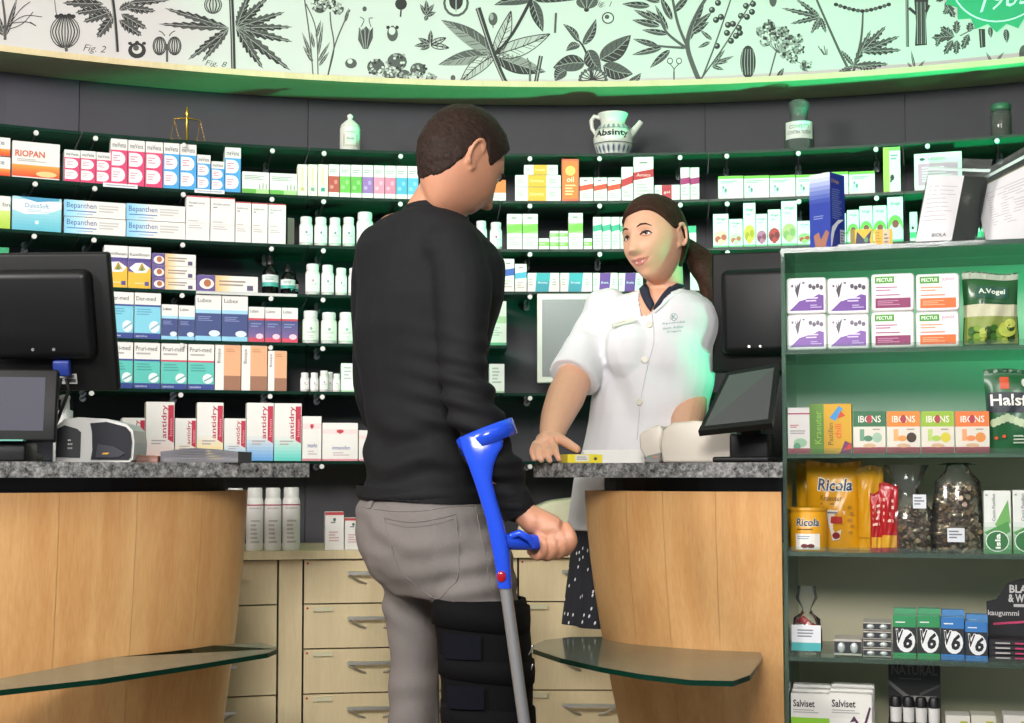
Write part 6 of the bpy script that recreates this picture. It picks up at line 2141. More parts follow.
def herb_bag(quad, off, label, paper, dark, lines_, seed, zipv=.86):
    """zip bag leaning on the rack top; quad = four front corners (left foot, right foot, right top, left top) in picture rows, on the plane OFF"""
    pts = []
    for (px, py) in quad:
        t_, z_ = rack_hit(px, py, off)
        pts.append(Vector((t_, 0, max(z_ - ZT, 0.0))))
    c = sum(pts, Vector()) / 4
    q = RK_O + RK_D * c.x + RK_B * off
    t = thing('herb_bag', label, 'bag', Vector((q.x, q.y, ZT)), RK_RZ)
    for p in pts:
        p.x -= c.x

    def base(u, v):
        a, b = pts[0].lerp(pts[1], u), pts[3].lerp(pts[2], u)
        return a.lerp(b, v)

    rn = random.Random(seed)
    ph = [rn.random() * 6 for _ in range(4)]

    def surf(u, v, s):
        p = base(u, v)
        env = math.sin(PI * u) ** .6 * (max(0, math.sin(PI * min(1, v / zipv * .94 + .06))) ** .6 if v < zipv else .02)
        y = s * (.028 * env + .004 * env * math.sin(8 * u + 7 * v + ph[0])) + .05 * v + .004 * math.sin(6 * u + ph[1]) * v
        return Vector((p.x, y, p.z))

    n = 18
    mb = MB()
    for s in (-1, 1):
        rows = [[surf(i / n, j / n, s) for i in range(n + 1)] for j in range(n + 1)]
        mb.grid(rows if s < 0 else [r[::-1] for r in rows], G_FILM)
    mb.build('film', t)
    if dark:
        mb = MB()
        for s in (-1, 1):
            rows = [[surf(.03 + .94 * i / n, .02 + (zipv - .10) * j / n, s * .86) for i in range(n + 1)] for j in range(n + 1)]
            mb.grid(rows if s < 0 else [r[::-1] for r in rows], mat(dark, 0.75, 0.55, 120, bump=.8))
        mb.build('dried_herbs', t)
    mb = MB()
    ff = lambda u, v, k: surf(u, v, -1) + Vector((0, -.0012 - .0003 * k, 0))
    u0, u1, v0, v1 = paper
    rows = [[ff(u0 + (u1 - u0) * i / 10, v0 + (v1 - v0) * j / 12, 0) for i in range(11)] for j in range(13)]
    mb.grid(rows, mat('#dcd8da', 0.6, 0.02))
    for i in range(lines_):
        v = v0 + (v1 - v0) * (.30 + .58 * i / lines_)
        e = u0 + (u1 - u0) * (.9 - .35 * rn.random())
        for j in range(4):
            a, b = u0 + (u1 - u0) * .1 + (e - u0 - (u1 - u0) * .1) * j / 4, u0 + (u1 - u0) * .1 + (e - u0 - (u1 - u0) * .1) * (j + 1) / 4
            mb.poly([ff(a, v, 1), ff(b, v, 1), ff(b, v + .006, 1), ff(a, v + .006, 1)], ink('#a8a0a8'))
    stamp(mb, lambda u, v, k: ff(u0 + (u1 - u0) * u, v0 + (v1 - v0) * v, k), [('t', 'BIOLA', .42, .06, .82, .11, '#4a444a', 0, .02)])
    mb.build('leaflet', t)
    mb = MB()
    rows = [[surf(i / n, v, -1) + Vector((0, -.0015 if v in (zipv - .02, zipv + .02) else -.004, 0)) for i in range(n + 1)] for v in (zipv - .02, zipv - .008, zipv + .008, zipv + .02)]
    mb.grid(rows, mat('#cfe0da', 0.3))
    mb.build('zip_seal', t)


herb_bag([(914, 244), (976, 243), (994, 154), (931, 152)], .05, 'clear zip bag of dark dried herbs with a white leaflet, on the rack top', (.02, .60, .02, .78), '#1c2620', 9, 11)
herb_bag([(984, 246), (1092, 240), (1075, 112), (968, 176)], .09, 'large white zip bag cut by the right picture edge, on rack top', (.03, .97, .02, .80), '#7a745a', 14, 12, .9)

# ------------------------------------------------------------------ people
from mathutils.bvhtree import BVHTree


def skin_mat(name, h, rough=0.5):
    m = mat(h, rough, 0.06, 55, bump=.03, name=name)
    b = m.node_tree.nodes['Principled BSDF']
    b.inputs['Subsurface Weight'].default_value = 0.12
    b.inputs['Subsurface Radius'].default_value = (0.012, 0.005, 0.003)
    return m


def ring(c, r, f, a, b, n=28, p=2.3):
    out = []
    for i in range(n):
        t = 2 * PI * i / n
        cx, sx = math.cos(t), math.sin(t)
        out.append(Vector(c) + Vector(r) * a * math.copysign(abs(cx) ** (2 / p), cx) + Vector(f) * b * math.copysign(abs(sx) ** (2 / p), sx))
    return out


def shell(mb, rows, m):
    mb.grid(rows, m, close_u=True)
    mb.poly(list(reversed(rows[0])), m)
    mb.poly(rows[-1], m)


def smooth_path(pts, rad, n=5):
    """spline through points with radii"""
    q = spline([Vector((p[0], p[1], p[2])) for p in pts], n)
    r = []
    for i in range(len(rad) - 1):
        for k in range(n):
            t = k / n
            r.append(rad[i] * (1 - t) + rad[i + 1] * t)
    r.append(rad[-1])
    return q, r


def limb(mb, pts, rad, m, n=5, k=18):
    q, r = smooth_path(pts, rad, n)
    mb.tube(q, r, m, k)
    mb.ellipsoid(q[0], (r[0],) * 3, m, 16, 10)
    mb.ellipsoid(q[-1], (r[-1],) * 3, m, 16, 10)


def remesh(mb, voxel, smooth=2, factor=0.5):
    me = mb.mesh('grown')
    o = bpy.data.objects.new('grown', me)
    COL.objects.link(o)
    md = o.modifiers.new('r', 'REMESH')
    md.mode, md.voxel_size, md.use_smooth_shade = 'VOXEL', voxel, True
    if smooth:
        ms = o.modifiers.new('s', 'SMOOTH')
        ms.iterations, ms.factor = smooth, factor
    dg = bpy.context.evaluated_depsgraph_get()
    out = bpy.data.meshes.new_from_object(o.evaluated_get(dg))
    bpy.data.objects.remove(o)
    bpy.data.meshes.remove(me)
    return out


def to_object(me, name, mats, parent, base, face_mat=None, displace=None, delete=None):
    bm = bmesh.new()
    bm.from_mesh(me)
    bm.normal_update()
    if displace:
        for v in bm.verts:
            v.co += v.normal * displace(v.co)
    if delete:
        bmesh.ops.delete(bm, geom=[f for f in bm.faces if delete(f.calc_center_median())], context='FACES')
        bmesh.ops.delete(bm, geom=[v for v in bm.verts if not v.link_faces], context='VERTS')
    for f in bm.faces:
        f.smooth = True
        f.material_index = face_mat(f.calc_center_median()) if face_mat else 0
    tree = BVHTree.FromBMesh(bm)
    for v in bm.verts:
        v.co -= Vector(base)
    me2 = bpy.data.meshes.new(name)
    bm.to_mesh(me2)
    bm.free()
    for m in mats:
        me2.materials.append(m)
    bpy.data.meshes.remove(me)
    o = link(name, me2, parent, None if parent else base)
    return o, tree


def on_surface(tree, px, py, lift=0.001):
    """the point of a garment seen at that pixel, lifted off a little"""
    d = P(px, py, 1.0) - Vector((0, 0, EYE))
    d.normalize()
    loc, nr, i, dist = tree.ray_cast(Vector((0, 0, EYE)), d)
    if loc is None:
        return None, None
    if nr.dot(d) > 0:
        nr = -nr
    return loc + nr * lift, nr


def sewn(tree, pts, m, r, base, name, parent, n=4, lift=0.0006):
    q = []
    for x, y in [(v.x, v.y) for v in spline([Vector((a, b, 0)) for a, b in pts], n)]:
        p, _ = on_surface(tree, x, y, lift)
        if p is not None:
            q.append(p - Vector(base))
    if len(q) < 2:
        return None
    mb = MB()
    mb.tube(q, r, m, 5)
    return mb.build(name, parent)


G = lambda x, s: math.exp(-0.5 * (x / s) ** 2)


def sstep(a, b, x):
    t = max(0.0, min(1.0, (x - a) / (b - a)))
    return t * t * (3 - 2 * t)


def head_point(lon, lat, smile=0.0, slim=1.0):
    """point of a head, ears at the origin's height; x right, y forward, z up, metres"""
    x, y, z = math.cos(lat) * math.sin(lon), math.cos(lat) * math.cos(lon), math.sin(lat)
    t = max(0.0, (-z - 0.05) / 0.95)
    ax, ay, az = 0.076, 0.098, 0.119
    X, Y, Z = x * ax * (1 - 0.30 * t ** 1.2), y * ay, z * az
    if y < 0:
        Y *= 1 - 0.42 * t
        Y *= 1.02
    else:
        Y *= 1 - 0.02 * t
        X *= 1 + 0.03 * y
    if z > 0.3:
        Z *= 1 - 0.02 * (z - .3)
    fw = sstep(0.15, 0.6, y)
    if fw > 0:
        d = 0.0
        s = max(0.0, min(1.0, (0.016 - Z) / 0.056))
        fall = 1.0 if Z > -0.040 else G(Z + 0.040, 0.0055)
        d += (0.002 + 0.021 * s ** 1.3) * G(X, 0.0075 + 0.004 * s) * (fall if Z < 0.016 else G(Z - 0.016, 0.01))
        d += 0.006 * G(abs(X) - 0.0125, 0.005) * G(Z + 0.038, 0.006)
        d -= 0.011 * G(abs(X) - 0.031, 0.014) * G(Z - 0.004, 0.0105)
        d += 0.0042 * G(abs(X) - 0.028, 0.020) * G(Z - 0.026, 0.008)
        d += (0.004 + 0.004 * smile) * G(abs(X) - 0.041, 0.016) * G(Z + 0.034, 0.018)
        zm = -0.0665 + smile * 9.0 * X * X
        d += 0.0042 * G(Z - zm - 0.0055, 0.0045) * G(X, 0.020 + .004 * smile)
        d += 0.0052 * G(Z - zm + 0.0065, 0.005) * G(X, 0.018 + .004 * smile)
        d -= (0.003 + .002 * smile) * G(Z - zm, 0.0022) * G(X, 0.023)
        d -= 0.0028 * G(X, 0.022) * G(Z + 0.086, 0.006)
        d += 0.007 * G(X, 0.017) * G(Z + 0.104, 0.013)
        Y += d * fw
    return Vector((X * slim, Y, Z))


def surf_y(X, Z, smile=0.0):
    """forward surface of the face at (X, Z), by search"""
    best = None
    for i in range(-22, 23):
        for j in range(-24, 25):
            lon, lat = i * 0.04, j * 0.055
            p = head_point(lon, lat, smile)
            e = (p.x - X) ** 2 + (p.z - Z) ** 2
            if best is None or e < best[0]:
                best = (e, lon, lat)
    _, lo, la = best
    for st in (0.02, 0.01, 0.005, 0.0025):
        for _k in range(3):
            c = min(((head_point(lo + a * st, la + b * st, smile), lo + a * st, la + b * st) for a in (-1, 0, 1) for b in (-1, 0, 1)), key=lambda q: (q[0].x - X) ** 2 + (q[0].z - Z) ** 2)
            lo, la = c[1], c[2]
    return head_point(lo, la, smile).y


def add_head(mb, M, m, smile=0.0, scale=1.0, nu=150, nv=120):
    rows = []
    for j in range(1, nv):
        lat = -PI / 2 + PI * j / nv
        rows.append([M @ (head_point(2 * PI * i / nu, lat, smile) * scale) for i in range(nu)])
    shell(mb, rows, m)
    for s in (-1, 1):          # ears: rim, bowl and lobe
        e = []
        for k in range(11):
            a = math.radians(-70 + 25 * k)
            e.append(M @ (Vector((s * (0.0775 + 0.006 * math.sin(PI * k / 10)), -0.010 - 0.015 * math.sin(a) * 1.0 - 0.004, 0.002 + 0.030 * math.cos(a) * .98)) * scale))
        mb.tube(e, [0.0045 * scale] * 11, m, 8)
        mb.ellipsoid(M @ (Vector((s * 0.074, -0.011, 0.003)) * scale), (0.006 * scale, 0.014 * scale, 0.027 * scale), m, 12, 8, M.to_3x3())
        mb.ellipsoid(M @ (Vector((s * 0.073, -0.004, -0.026)) * scale), (0.005 * scale, 0.007 * scale, 0.009 * scale), m, 10, 6, M.to_3x3())


def head_frame(center, fwd2, pitch, roll):
    f = Vector((fwd2[0], fwd2[1], 0)).normalized()
    u = Vector((0, 0, 1))
    r = f.cross(u)
    R = Matrix((r, f, u)).transposed()
    R = R @ Matrix.Rotation(pitch, 3, 'X')
    R = Matrix.Rotation(roll, 3, 'Y') @ R
    return Matrix.Translation(center) @ R.to_4x4()


def hair_mat(name, c1, c2):
    m = bpy.data.materials.new(name)
    m.use_nodes = True
    nt = m.node_tree
    b = nt.nodes['Principled BSDF']
    tc = nt.nodes.new('ShaderNodeTexCoord')
    nz = nt.nodes.new('ShaderNodeTexNoise')
    nz.inputs['Scale'].default_value = 380
    nz.inputs['Detail'].default_value = 4
    nt.links.new(tc.outputs['Object'], nz.inputs['Vector'])
    rp = nt.nodes.new('ShaderNodeValToRGB')
    rp.color_ramp.elements[0].color, rp.color_ramp.elements[1].color = lin(c1), lin(c2)
    rp.color_ramp.elements[0].position, rp.color_ramp.elements[1].position = .35, .7
    nt.links.new(nz.outputs['Fac'], rp.inputs[0])
    nt.links.new(rp.outputs[0], b.inputs['Base Color'])
    b.inputs['Roughness'].default_value = .6
    b.inputs['Specular IOR Level'].default_value = .18
    bp_ = nt.nodes.new('ShaderNodeBump')
    bp_.inputs['Strength'].default_value = .5
    bp_.inputs['Distance'].default_value = .003
    nt.links.new(nz.outputs['Fac'], bp_.inputs['Height'])
    nt.links.new(bp_.outputs['Normal'], b.inputs['Normal'])
    return m


def hair_shell(M, mask, thick, m, name, parent, base, scale=1.0, smile=0.0, nu=200, nv=150, strand=(60, 8), amp=.0016, extra=None):
    mb = MB()
    rows = []
    for j in range(1, nv):
        lat = -PI / 2 + PI * j / nv
        row = []
        for i in range(nu):
            lon = 2 * PI * i / nu
            p = head_point(lon, lat, 0)
            d = Vector((math.cos(lat) * math.sin(lon) / .9, math.cos(lat) * math.cos(lon), math.sin(lat) / 1.1)).normalized()
            k = mask(p)
            nz = mnoise.noise(Vector((p.x * strand[0], p.y * strand[1], p.z * strand[0] * .8)) * 1.6) * amp + mnoise.noise(p * 45) * amp
            off = -0.007 + (0.007 + thick(p)) * k + (nz * k)
            row.append(M @ ((p + d * off) * scale) - Vector(base))
        rows.append(row)
    shell(mb, rows, m)
    if extra:
        extra(mb)
    return mb.build(name, parent)


# ---------------------------------------------------------------- the customer with the crutch
YM = 2.80
HB = Vector((P(430, 600, YM).x, YM, 0))
f_ = Vector((.6, .8, 0))
r_ = Vector((.8, -.6, 0))
SK_M = skin_mat('skin_man', '#b88266')
SWEAT = mat('#0d0d10', 0.8, 0.25, 300, bump=.25, spec=.28, name='black_knit')
TROU = mat('#6b6562', 0.8, 0.10, 220, bump=.2, spec=.25, name='grey_denim')


def body_row(px, py, a, b, Y=YM, r=r_, f=f_, n=28, p=2.3, tip=(0, 0)):
    c = P(px, py, Y)
    out = ring(c, r, f, a, b, n, p)
    return [q + Vector((0, 0, tip[0] * (q - c).dot(r) + tip[1] * (q - c).dot(f))) for q in out]


TORSO = [(427, 216, .070, .062, .00), (424, 224, .105, .075, -.25), (424, 234, .138, .086, -.2), (426, 248, .158, .098, -.1), (428, 266, .166, .108, 0), (428, 300, .163, .116, 0), (424, 330, .147, .113, 0), (422, 360, .137, .106, 0), (424, 400, .128, .100, 0), (425, 440, .124, .098, 0), (425, 470, .126, .102, 0), (424, 490, .138, .110, 0), (424, 499, .139, .111, 0)]
R_ARM = ([P(455, 250, 2.705), P(461, 290, 2.675), P(461, 335, 2.655), P(464, 375, 2.64), P(473, 408, 2.63), P(486, 442, 2.635), P(502, 478, 2.65), P(516, 506, 2.655)], [.060, .058, .049, .045, .050, .0485, .041, .033])
L_ARM = ([P(385, 250, 2.90), P(376, 300, 2.93), P(374, 350, 2.95), P(380, 405, 2.97), P(410, 440, 3.02), P(450, 452, 3.05)], [.058, .055, .048, .045, .042, .035])

hm = P(459, 163, 2.765)
HM = head_frame(hm, (.80, .60), math.radians(-27), math.radians(2))
MS = .955

HIPS = [(424, 482, .116, .092), (424, 495, .127, .099), (426, 512, .150, .116), (430, 530, .156, .124), (434, 552, .156, .126), (442, 574, .146, .118), (450, 594, .125, .10)]
R_LEG = ([P(468, 560, 2.745), P(477, 610, 2.735), P(484, 660, 2.74), P(487, 720, 2.745), P(486, 790, 2.75), P(482, 860, 2.75), P(478, 940, 2.75), P(476, 968, 2.75)], [.088, .083, .080, .074, .066, .064, .055, .052])
L_LEG = ([P(415, 560, 2.865), P(411, 610, 2.875), P(414, 655, 2.88), P(414, 705, 2.88), P(414, 770, 2.88), P(413, 850, 2.885), P(412, 930, 2.89), P(412, 958, 2.89)], [.078, .054, .050, .052, .054, .056, .050, .048])

# body (one surface): head, neck, torso, arms with hands, legs
mb = MB()
add_head(mb, HM, SK_M, 0.0, MS)
limb(mb, [P(428, 232, 2.80), P(440, 205, 2.785), P(455, 180, 2.77)], [.066, .057, .055], SK_M)
shell(mb, [body_row(x, y, a * .9, b * .9, tip=(0, t)) for x, y, a, b, t in TORSO], SK_M)
shell(mb, [body_row(x, y, a * .88, b * .88) for x, y, a, b in HIPS], SK_M)
limb(mb, R_ARM[0], [r * .78 for r in R_ARM[1]], SK_M)
limb(mb, L_ARM[0], [r * .78 for r in L_ARM[1]], SK_M)
limb(mb, R_LEG[0], [r * .8 for r in R_LEG[1]], SK_M)
limb(mb, L_LEG[0], [r * .85 for r in L_LEG[1]], SK_M)
YH = 2.635
limb(mb, [P(514, 503, 2.655), P(524, 513, 2.65), P(534, 522, 2.642)], [.025, .0235, .025], SK_M)
# back of the hand
palm = [[P(522, 511, 2.65), .020, .022], [P(534, 519, 2.645), .024, .025], [P(546, 526, 2.635), .025, .027], [P(557, 530, 2.628), .020, .024]]
shell(mb, [ring(c, Vector((.25, .1, .95)).normalized(), Vector((-.2, 1, 0)).normalized(), b, a, 16, 2) for c, a, b in palm], SK_M)
mb.ellipsoid(P(550, 529, 2.632), (.026, .023, .019), SK_M)
FING = [((566, 527), (572, 543), (565, 552), (555, 549), .0098), ((558, 530), (564, 547), (557, 555), (547, 551), .0100), ((549, 533), (554, 550), (547, 557), (538, 552), .0095), ((540, 535), (544, 551), (537, 557), (530, 551), .0086)]
for k, (a, b, c, d, r) in enumerate(FING):
    limb(mb, [P(*a, YH - .006), P((a[0] + b[0]) / 2 + 2, (a[1] + b[1]) / 2, YH - .022), P(*b, YH - .020), P(*c, YH - .004), P(*d, YH + .018)], [r * 1.12, r * 1.02, r * 1.06, r * .95, r * .82], SK_M, 4, 12)
limb(mb, [P(528, 520, 2.665), P(540, 530, 2.688), P(553, 538, 2.692), P(562, 541, 2.682)], [.014, .0125, .011, .009], SK_M, 4, 12)
# left hand resting behind
limb(mb, [P(450, 452, 3.05), P(470, 455, 3.07), P(484, 458, 3.09)], [.028, .030, .024], SK_M)
for k in range(4):
    limb(mb, [P(480, 454 + 3 * k, 3.09), P(492, 457 + 3 * k, 3.10), P(500, 462 + 3 * k, 3.10)], [.010, .009, .008], SK_M, 3, 10)
limb(mb, [P(468, 450, 3.06), P(478, 446, 3.06), P(487, 447, 3.07)], [.012, .011, .009], SK_M, 3, 10)
# feet
for c in (P(476, 968, 2.75), P(412, 958, 2.89)):
    limb(mb, [Vector((c.x, c.y, .07)), Vector((c.x + .05, c.y + .06, .055)), Vector((c.x + .11, c.y + .14, .035))], [.04, .038, .028], SK_M, 3)
LIPS = mat('#a8604f', 0.45, 0.05, 40)
HMi = HM.inverted()


def man_face(p):
    q = (HMi @ p) / MS
    return 1 if q.y > .07 and abs(q.x) < .024 and -.0765 < q.z < -.0575 else 0


man, _ = to_object(remesh(mb, .0036, 2), 'person', [SK_M, LIPS], None, HB, man_face)
tag(man, 'man in black sweater and grey trousers seen from behind, leaning on blue crutch', 'person')

# short brown hair
HAIRM = hair_mat('short_brown_hair', '#160d0a', '#34221a')


def mask_m(p):
    # below the hairline bare skin: forehead, face, around the ears, nape
    line = 0.062 if p.y > .03 else (0.020 if p.y > -.02 else -0.050)
    line = .068 * sstep(.035, .075, p.y) + (1 - sstep(.035, .075, p.y)) * (.022 * sstep(-.035, .030, p.y) - .088 * (1 - sstep(-.060, -.005, p.y)))
    side = G(p.y - .028, .010) * (abs(p.x) > .05) * .028      # sideburn
    ear = .03 * G(p.y + .012, .016) * (abs(p.x) > .055)
    return sstep(-.014, .016, p.z - line + side - ear * .6 + .006 * mnoise.noise(p * 60))


hair_shell(HM, mask_m, lambda p: .002 + .009 * sstep(0.0, .09, p.z) + .004 * sstep(.02, .08, p.y) * sstep(.05, .1, p.z), HAIRM, 'hair', man, HB, MS, amp=.0016, strand=(120, 40))
for s in (-1, 1):
    mb = MB()
    c = HM @ (Vector((s * .031, surf_y(s * .031, .004) - .0085, .004)) * MS)
    mb.ellipsoid(c - HB, (.0118,) * 3, mat('#e6e2dc', .15), 14, 10)
    mb.ellipsoid(c - HB + (HM.to_3x3() @ Vector((0, .0078, 0))), (.0055,) * 3, mat('#3a2a20', .1), 10, 8)
    mb.build('eye', man)
    mb = MB()
    mb.tube([HM @ (Vector((s * x, surf_y(s * x, z) + .001, z)) * MS) - HB for x, z in ((.014, .021), (.026, .026), (.038, .025), (.047, .019))], [.0018, .003, .0028, .001], HAIRM, 6)
    mb.build('eyebrow', man)

# sweater
mb = MB()
shell(mb, [body_row(x, y, a, b, tip=(0, t)) for x, y, a, b, t in TORSO], SWEAT)
limb(mb, R_ARM[0], R_ARM[1], SWEAT)
mb.ellipsoid(P(452, 252, 2.71), (.066, .066, .06), SWEAT)
limb(mb, L_ARM[0], L_ARM[1], SWEAT)
# crew collar
mb.grid([ring(P(428 + 1.2 * k, 222 - 5.5 * k, 2.80 - .003 * k), r_, f_, .078 - .006 * k, .070 - .004 * k, 28, 2) for k in range(4)], SWEAT, close_u=True)
mb.poly(list(reversed(ring(P(428, 222, 2.80), r_, f_, .078, .070, 28, 2))), SWEAT)
mb.poly(ring(P(431.6, 205.5, 2.791), r_, f_, .060, .058, 28, 2), SWEAT)


def knit(p):
    d = .0035 * mnoise.noise(Vector((p.x * 9, p.y * 9, p.z * 14)))
    # folds at the elbow, waist and across the back
    el = P(470, 400, 2.63)
    w = G((p - el).length, .075)
    d += .0065 * w * math.sin((p.z - el.z) * 150 + p.x * 40)
    cf = P(505, 480, 2.65)
    d += .004 * G((p - cf).length, .05) * math.sin((p.z - cf.z) * 210)
    wz = P(420, 465, YM).z
    d += .0075 * G(p.z - wz, .06) * math.sin(p.z * 80 + 10 * p.x + 3 * mnoise.noise(p * 7)) * (1 if p.x < .02 else .3)
    bk = P(400, 290, YM)
    d += .0065 * G((p - bk).length, .18) * math.sin(36 * (p.x * .9 - p.z * .45) + 2 * mnoise.noise(p * 5))
    return d


sweater, t_sw = to_object(remesh(mb, .0055, 4), 'sweater', [SWEAT], man, HB, None, knit)
mb = MB()
rows = [body_row(424, 488 + 5.5 * k, .1405 + .0012 * (k == 1), .1125, n=40, p=2.3, tip=(-.06, 0)) for k in range(3)]
mb.grid([[q - HB for q in r] for r in rows], SWEAT, close_u=True)
mb.build('ribbed_hem', sweater)
mb = MB()
c0, c1 = P(511, 497, 2.653), P(520, 513, 2.656)
mb.tube([c0 - HB, (c0 + c1) / 2 - HB, c1 - HB], [.037, .0365, .033], SWEAT, 18)
mb.build('ribbed_cuff', sweater)

# trousers
mb = MB()
shell(mb, [body_row(x, y, a, b) for x, y, a, b in HIPS], TROU)
limb(mb, R_LEG[0], R_LEG[1], TROU)
limb(mb, L_LEG[0], L_LEG[1], TROU)
mb.ellipsoid(P(405, 548, 2.80), (.085, .09, .085), TROU)
mb.ellipsoid(P(446, 552, 2.745), (.085, .08, .088), TROU)


def denim(p):
    d = .003 * mnoise.noise(Vector((p.x * 12, p.y * 12, p.z * 9)))
    c = P(400, 578, 2.84)
    d += .005 * G((p - c).length, .06) * math.sin((p.z + .7 * p.x) * 110)
    k = P(412, 700, 2.86)
    d += .0022 * math.sin(p.z * 62 + 26 * p.x + 4 * mnoise.noise(p * 9)) * (p.x < P(437, 650, 2.85).x)
    c = P(480, 590, 2.66)
    d += .005 * G((p - c).length, .08) * math.sin(p.z * 130 - 20 * p.x)
    return d


trousers, t_tr = to_object(remesh(mb, .006, 5), 'trousers', [TROU], man, HB, None, denim)
SEAMM = mat('#6c6663', .8, .05, 60)
sewn(t_tr, [(384, 518), (410, 522), (436, 519), (456, 514)], SEAMM, .0011, HB, 'pocket_seam', trousers)
sewn(t_tr, [(384, 518), (391, 545), (400, 570), (418, 586), (437, 599), (449, 588), (458, 577), (458, 545), (456, 514)], SEAMM, .0011, HB, 'pocket_seam', trousers, 3)
sewn(t_tr, [(388, 523), (410, 527), (436, 524), (453, 519)], SEAMM, .0007, HB, 'pocket_seam', trousers)
sewn(t_tr, [(363, 507), (390, 511), (420, 511), (450, 507), (474, 506)], SEAMM, .0009, HB, 'waistband_seam', trousers)
sewn(t_tr, [(475, 506), (480, 530), (486, 560), (491, 594)], SEAMM, .0009, HB, 'side_seam', trousers)
mb = MB()
p, nr = on_surface(t_tr, 374, 500, .003)
if p is not None:
    R = nr.to_track_quat('-Y', 'Z').to_matrix()
    mb.box(p - HB, (.012, .005, .04), TROU, R)
    mb.build('belt_loop', trousers)

# shoes
for c, nm in ((P(476, 968, 2.75), 0), (P(412, 958, 2.89), 1)):
    mb = MB()
    d = Vector((.6, .8, 0))
    rows = []
    for t, w, h in ((-.10, .030, .06), (-.06, .042, .085), (.0, .043, .095), (.06, .044, .070), (.13, .048, .052), (.18, .036, .042), (.20, .016, .03)):
        cc = Vector((c.x, c.y, 0)) + d * t
        rows.append([cc + Vector((.8, -.6, 0)) * w * math.cos(a) + Vector((0, 0, max(0.0, h * .5 + h * .55 * math.sin(a)))) - HB for a in [2 * PI * i / 16 for i in range(16)]])
    shell(mb, rows, mat('#2a2826', .5, .1, 40))
    mb.build('shoe', man)

# knee brace on the right leg
BRACE = mat('#060608', .85, .2, 120, bump=.2, spec=.15)
NAVY = mat('#101018', .9, .15, 160, bump=.2, spec=.08)
mb = MB()
zc = [(598, .089, .083), (606, .093, .087), (640, .0915, .086), (680, .0895, .085), (720, .088, .083), (770, .084, .08), (820, .080, .077), (850, .078, .075)]
rows = [body_row(x, y, a, b, 2.738, Vector((1, 0, 0)), Vector((0, 1, 0)), 32, 2.4) for (y, a, b), x in zip(zc, (480, 480, 484, 487, 487, 486, 484, 483))]
rows_i = [body_row(x, y, a - .008, b - .008, 2.738, Vector((1, 0, 0)), Vector((0, 1, 0)), 32, 2.4) for (y, a, b), x in zip(zc, (480, 480, 484, 487, 487, 486, 484, 483))]
off = lambda R: [[q - HB for q in r] for r in R]
mb.grid(off(rows + rows_i[::-1]), BRACE, close_u=True, close_v=True)
brace = mb.build('knee_brace', man)
for y, x, a, hpx in ((614, 481, .0955, 13), (666, 486.5, .0935, 11), (716, 488, .092, 13), (790, 486, .087, 13)):
    mb = MB()
    rr = [body_row(x, y + d, a + e, a - .006 + e, 2.738, Vector((1, 0, 0)), Vector((0, 1, 0)), 32, 2.4, tip=(-.10, 0)) for d, e in ((-hpx, -.004), (-hpx, 0), (0, .0012), (hpx, 0), (hpx, -.004))]
    mb.grid(off(rr), BRACE, close_u=True)
    st = mb.build('strap', brace)
for y0, y1, x0, x1 in ((630, 654, 443, 481), (680, 702, 447, 484), (730, 770, 446, 480)):
    mb = MB()
    n = 7
    rows = []
    for j in range(4):
        y = y0 + (y1 - y0) * j / 3
        row = []
        for i in range(n):
            px = x0 + (x1 - x0) * i / (n - 1)
            c = P(485, y, 2.738)
            X = P(px, y, 2.65).x
            q = max(-1, min(1, (X - c.x) / .0935))
            row.append(Vector((X, c.y - .0885 * (1 - abs(q) ** 2.4) ** (1 / 2.4) - .0025, c.z)) - HB)
        rows.append(row)
    mb.grid(rows, NAVY)
    mb.build('padding', brace)
for y in (650, 669):
    mb = MB()
    c = P(531, y, 2.70)
    mb.tube([c - HB + Vector((-.006, 0, -.010)), c - HB + Vector((0, -.004, 0)), c - HB + Vector((.003, -.002, .010))], .0022, CHROME, 6)
    mb.build('strap_buckle', brace)

# ---------------------------------------------------------------- forearm crutch
CB = P(567, 1030, 2.60)
CB.z = 0
cru = thing('forearm_crutch', 'blue forearm crutch with grey metal pole gripped by the man', 'crutch', CB)
BLU = mat('#1c46c8', .18, .04, 20)
YC = 2.59
topj, botj = P(504, 588, YC), P(567, 1030, 2.60)
botj.z = .03
mb = MB()
mb.tube([botj - CB, P(505, 584, YC) - CB], .0112, mat('#9a9a9b', .35, .05, 30, .6), 16)
for i in range(6):
    c = botj.lerp(topj, .12 + .05 * i)
    mb.ellipsoid(c - CB + Vector((0, -.0108, 0)), (.0032, .001, .0032), BLACK, 8, 4)
mb.build('pole', cru)
mb = MB()
mb.tube([Vector((botj.x, botj.y, .001)) - CB, botj - CB, botj.lerp(topj, .03) - CB], [.022, .017, .014], mat('#2a2a2c', .8), 14)
mb.build('rubber_tip', cru)
# moulded shaft: outline widths down from the cuff, rounded section
mb = MB()
SH = [(437, 459, 503, .008), (446, 461, 503, .011), (455, 464, 498, .0135), (465, 468, 494, .0135), (480, 473.5, 492, .014), (500, 480, 497, .0145), (520, 486, 503, .015), (540, 490, 508, .016), (555, 493, 510, .016), (570, 495.5, 511, .0155), (588, 498, 512, .0145)]
rows = []
for y, xa, xb, d in SH:
    c = P((xa + xb) / 2, y, YC)
    rows.append([q - CB for q in ring(c, Vector((1, 0, 0)), Vector((0, 1, 0)), (xb - xa) / 2 * YC / F, d, 20, 2.6)])
shell(mb, rows, BLU)
mb.build('shaft', cru)
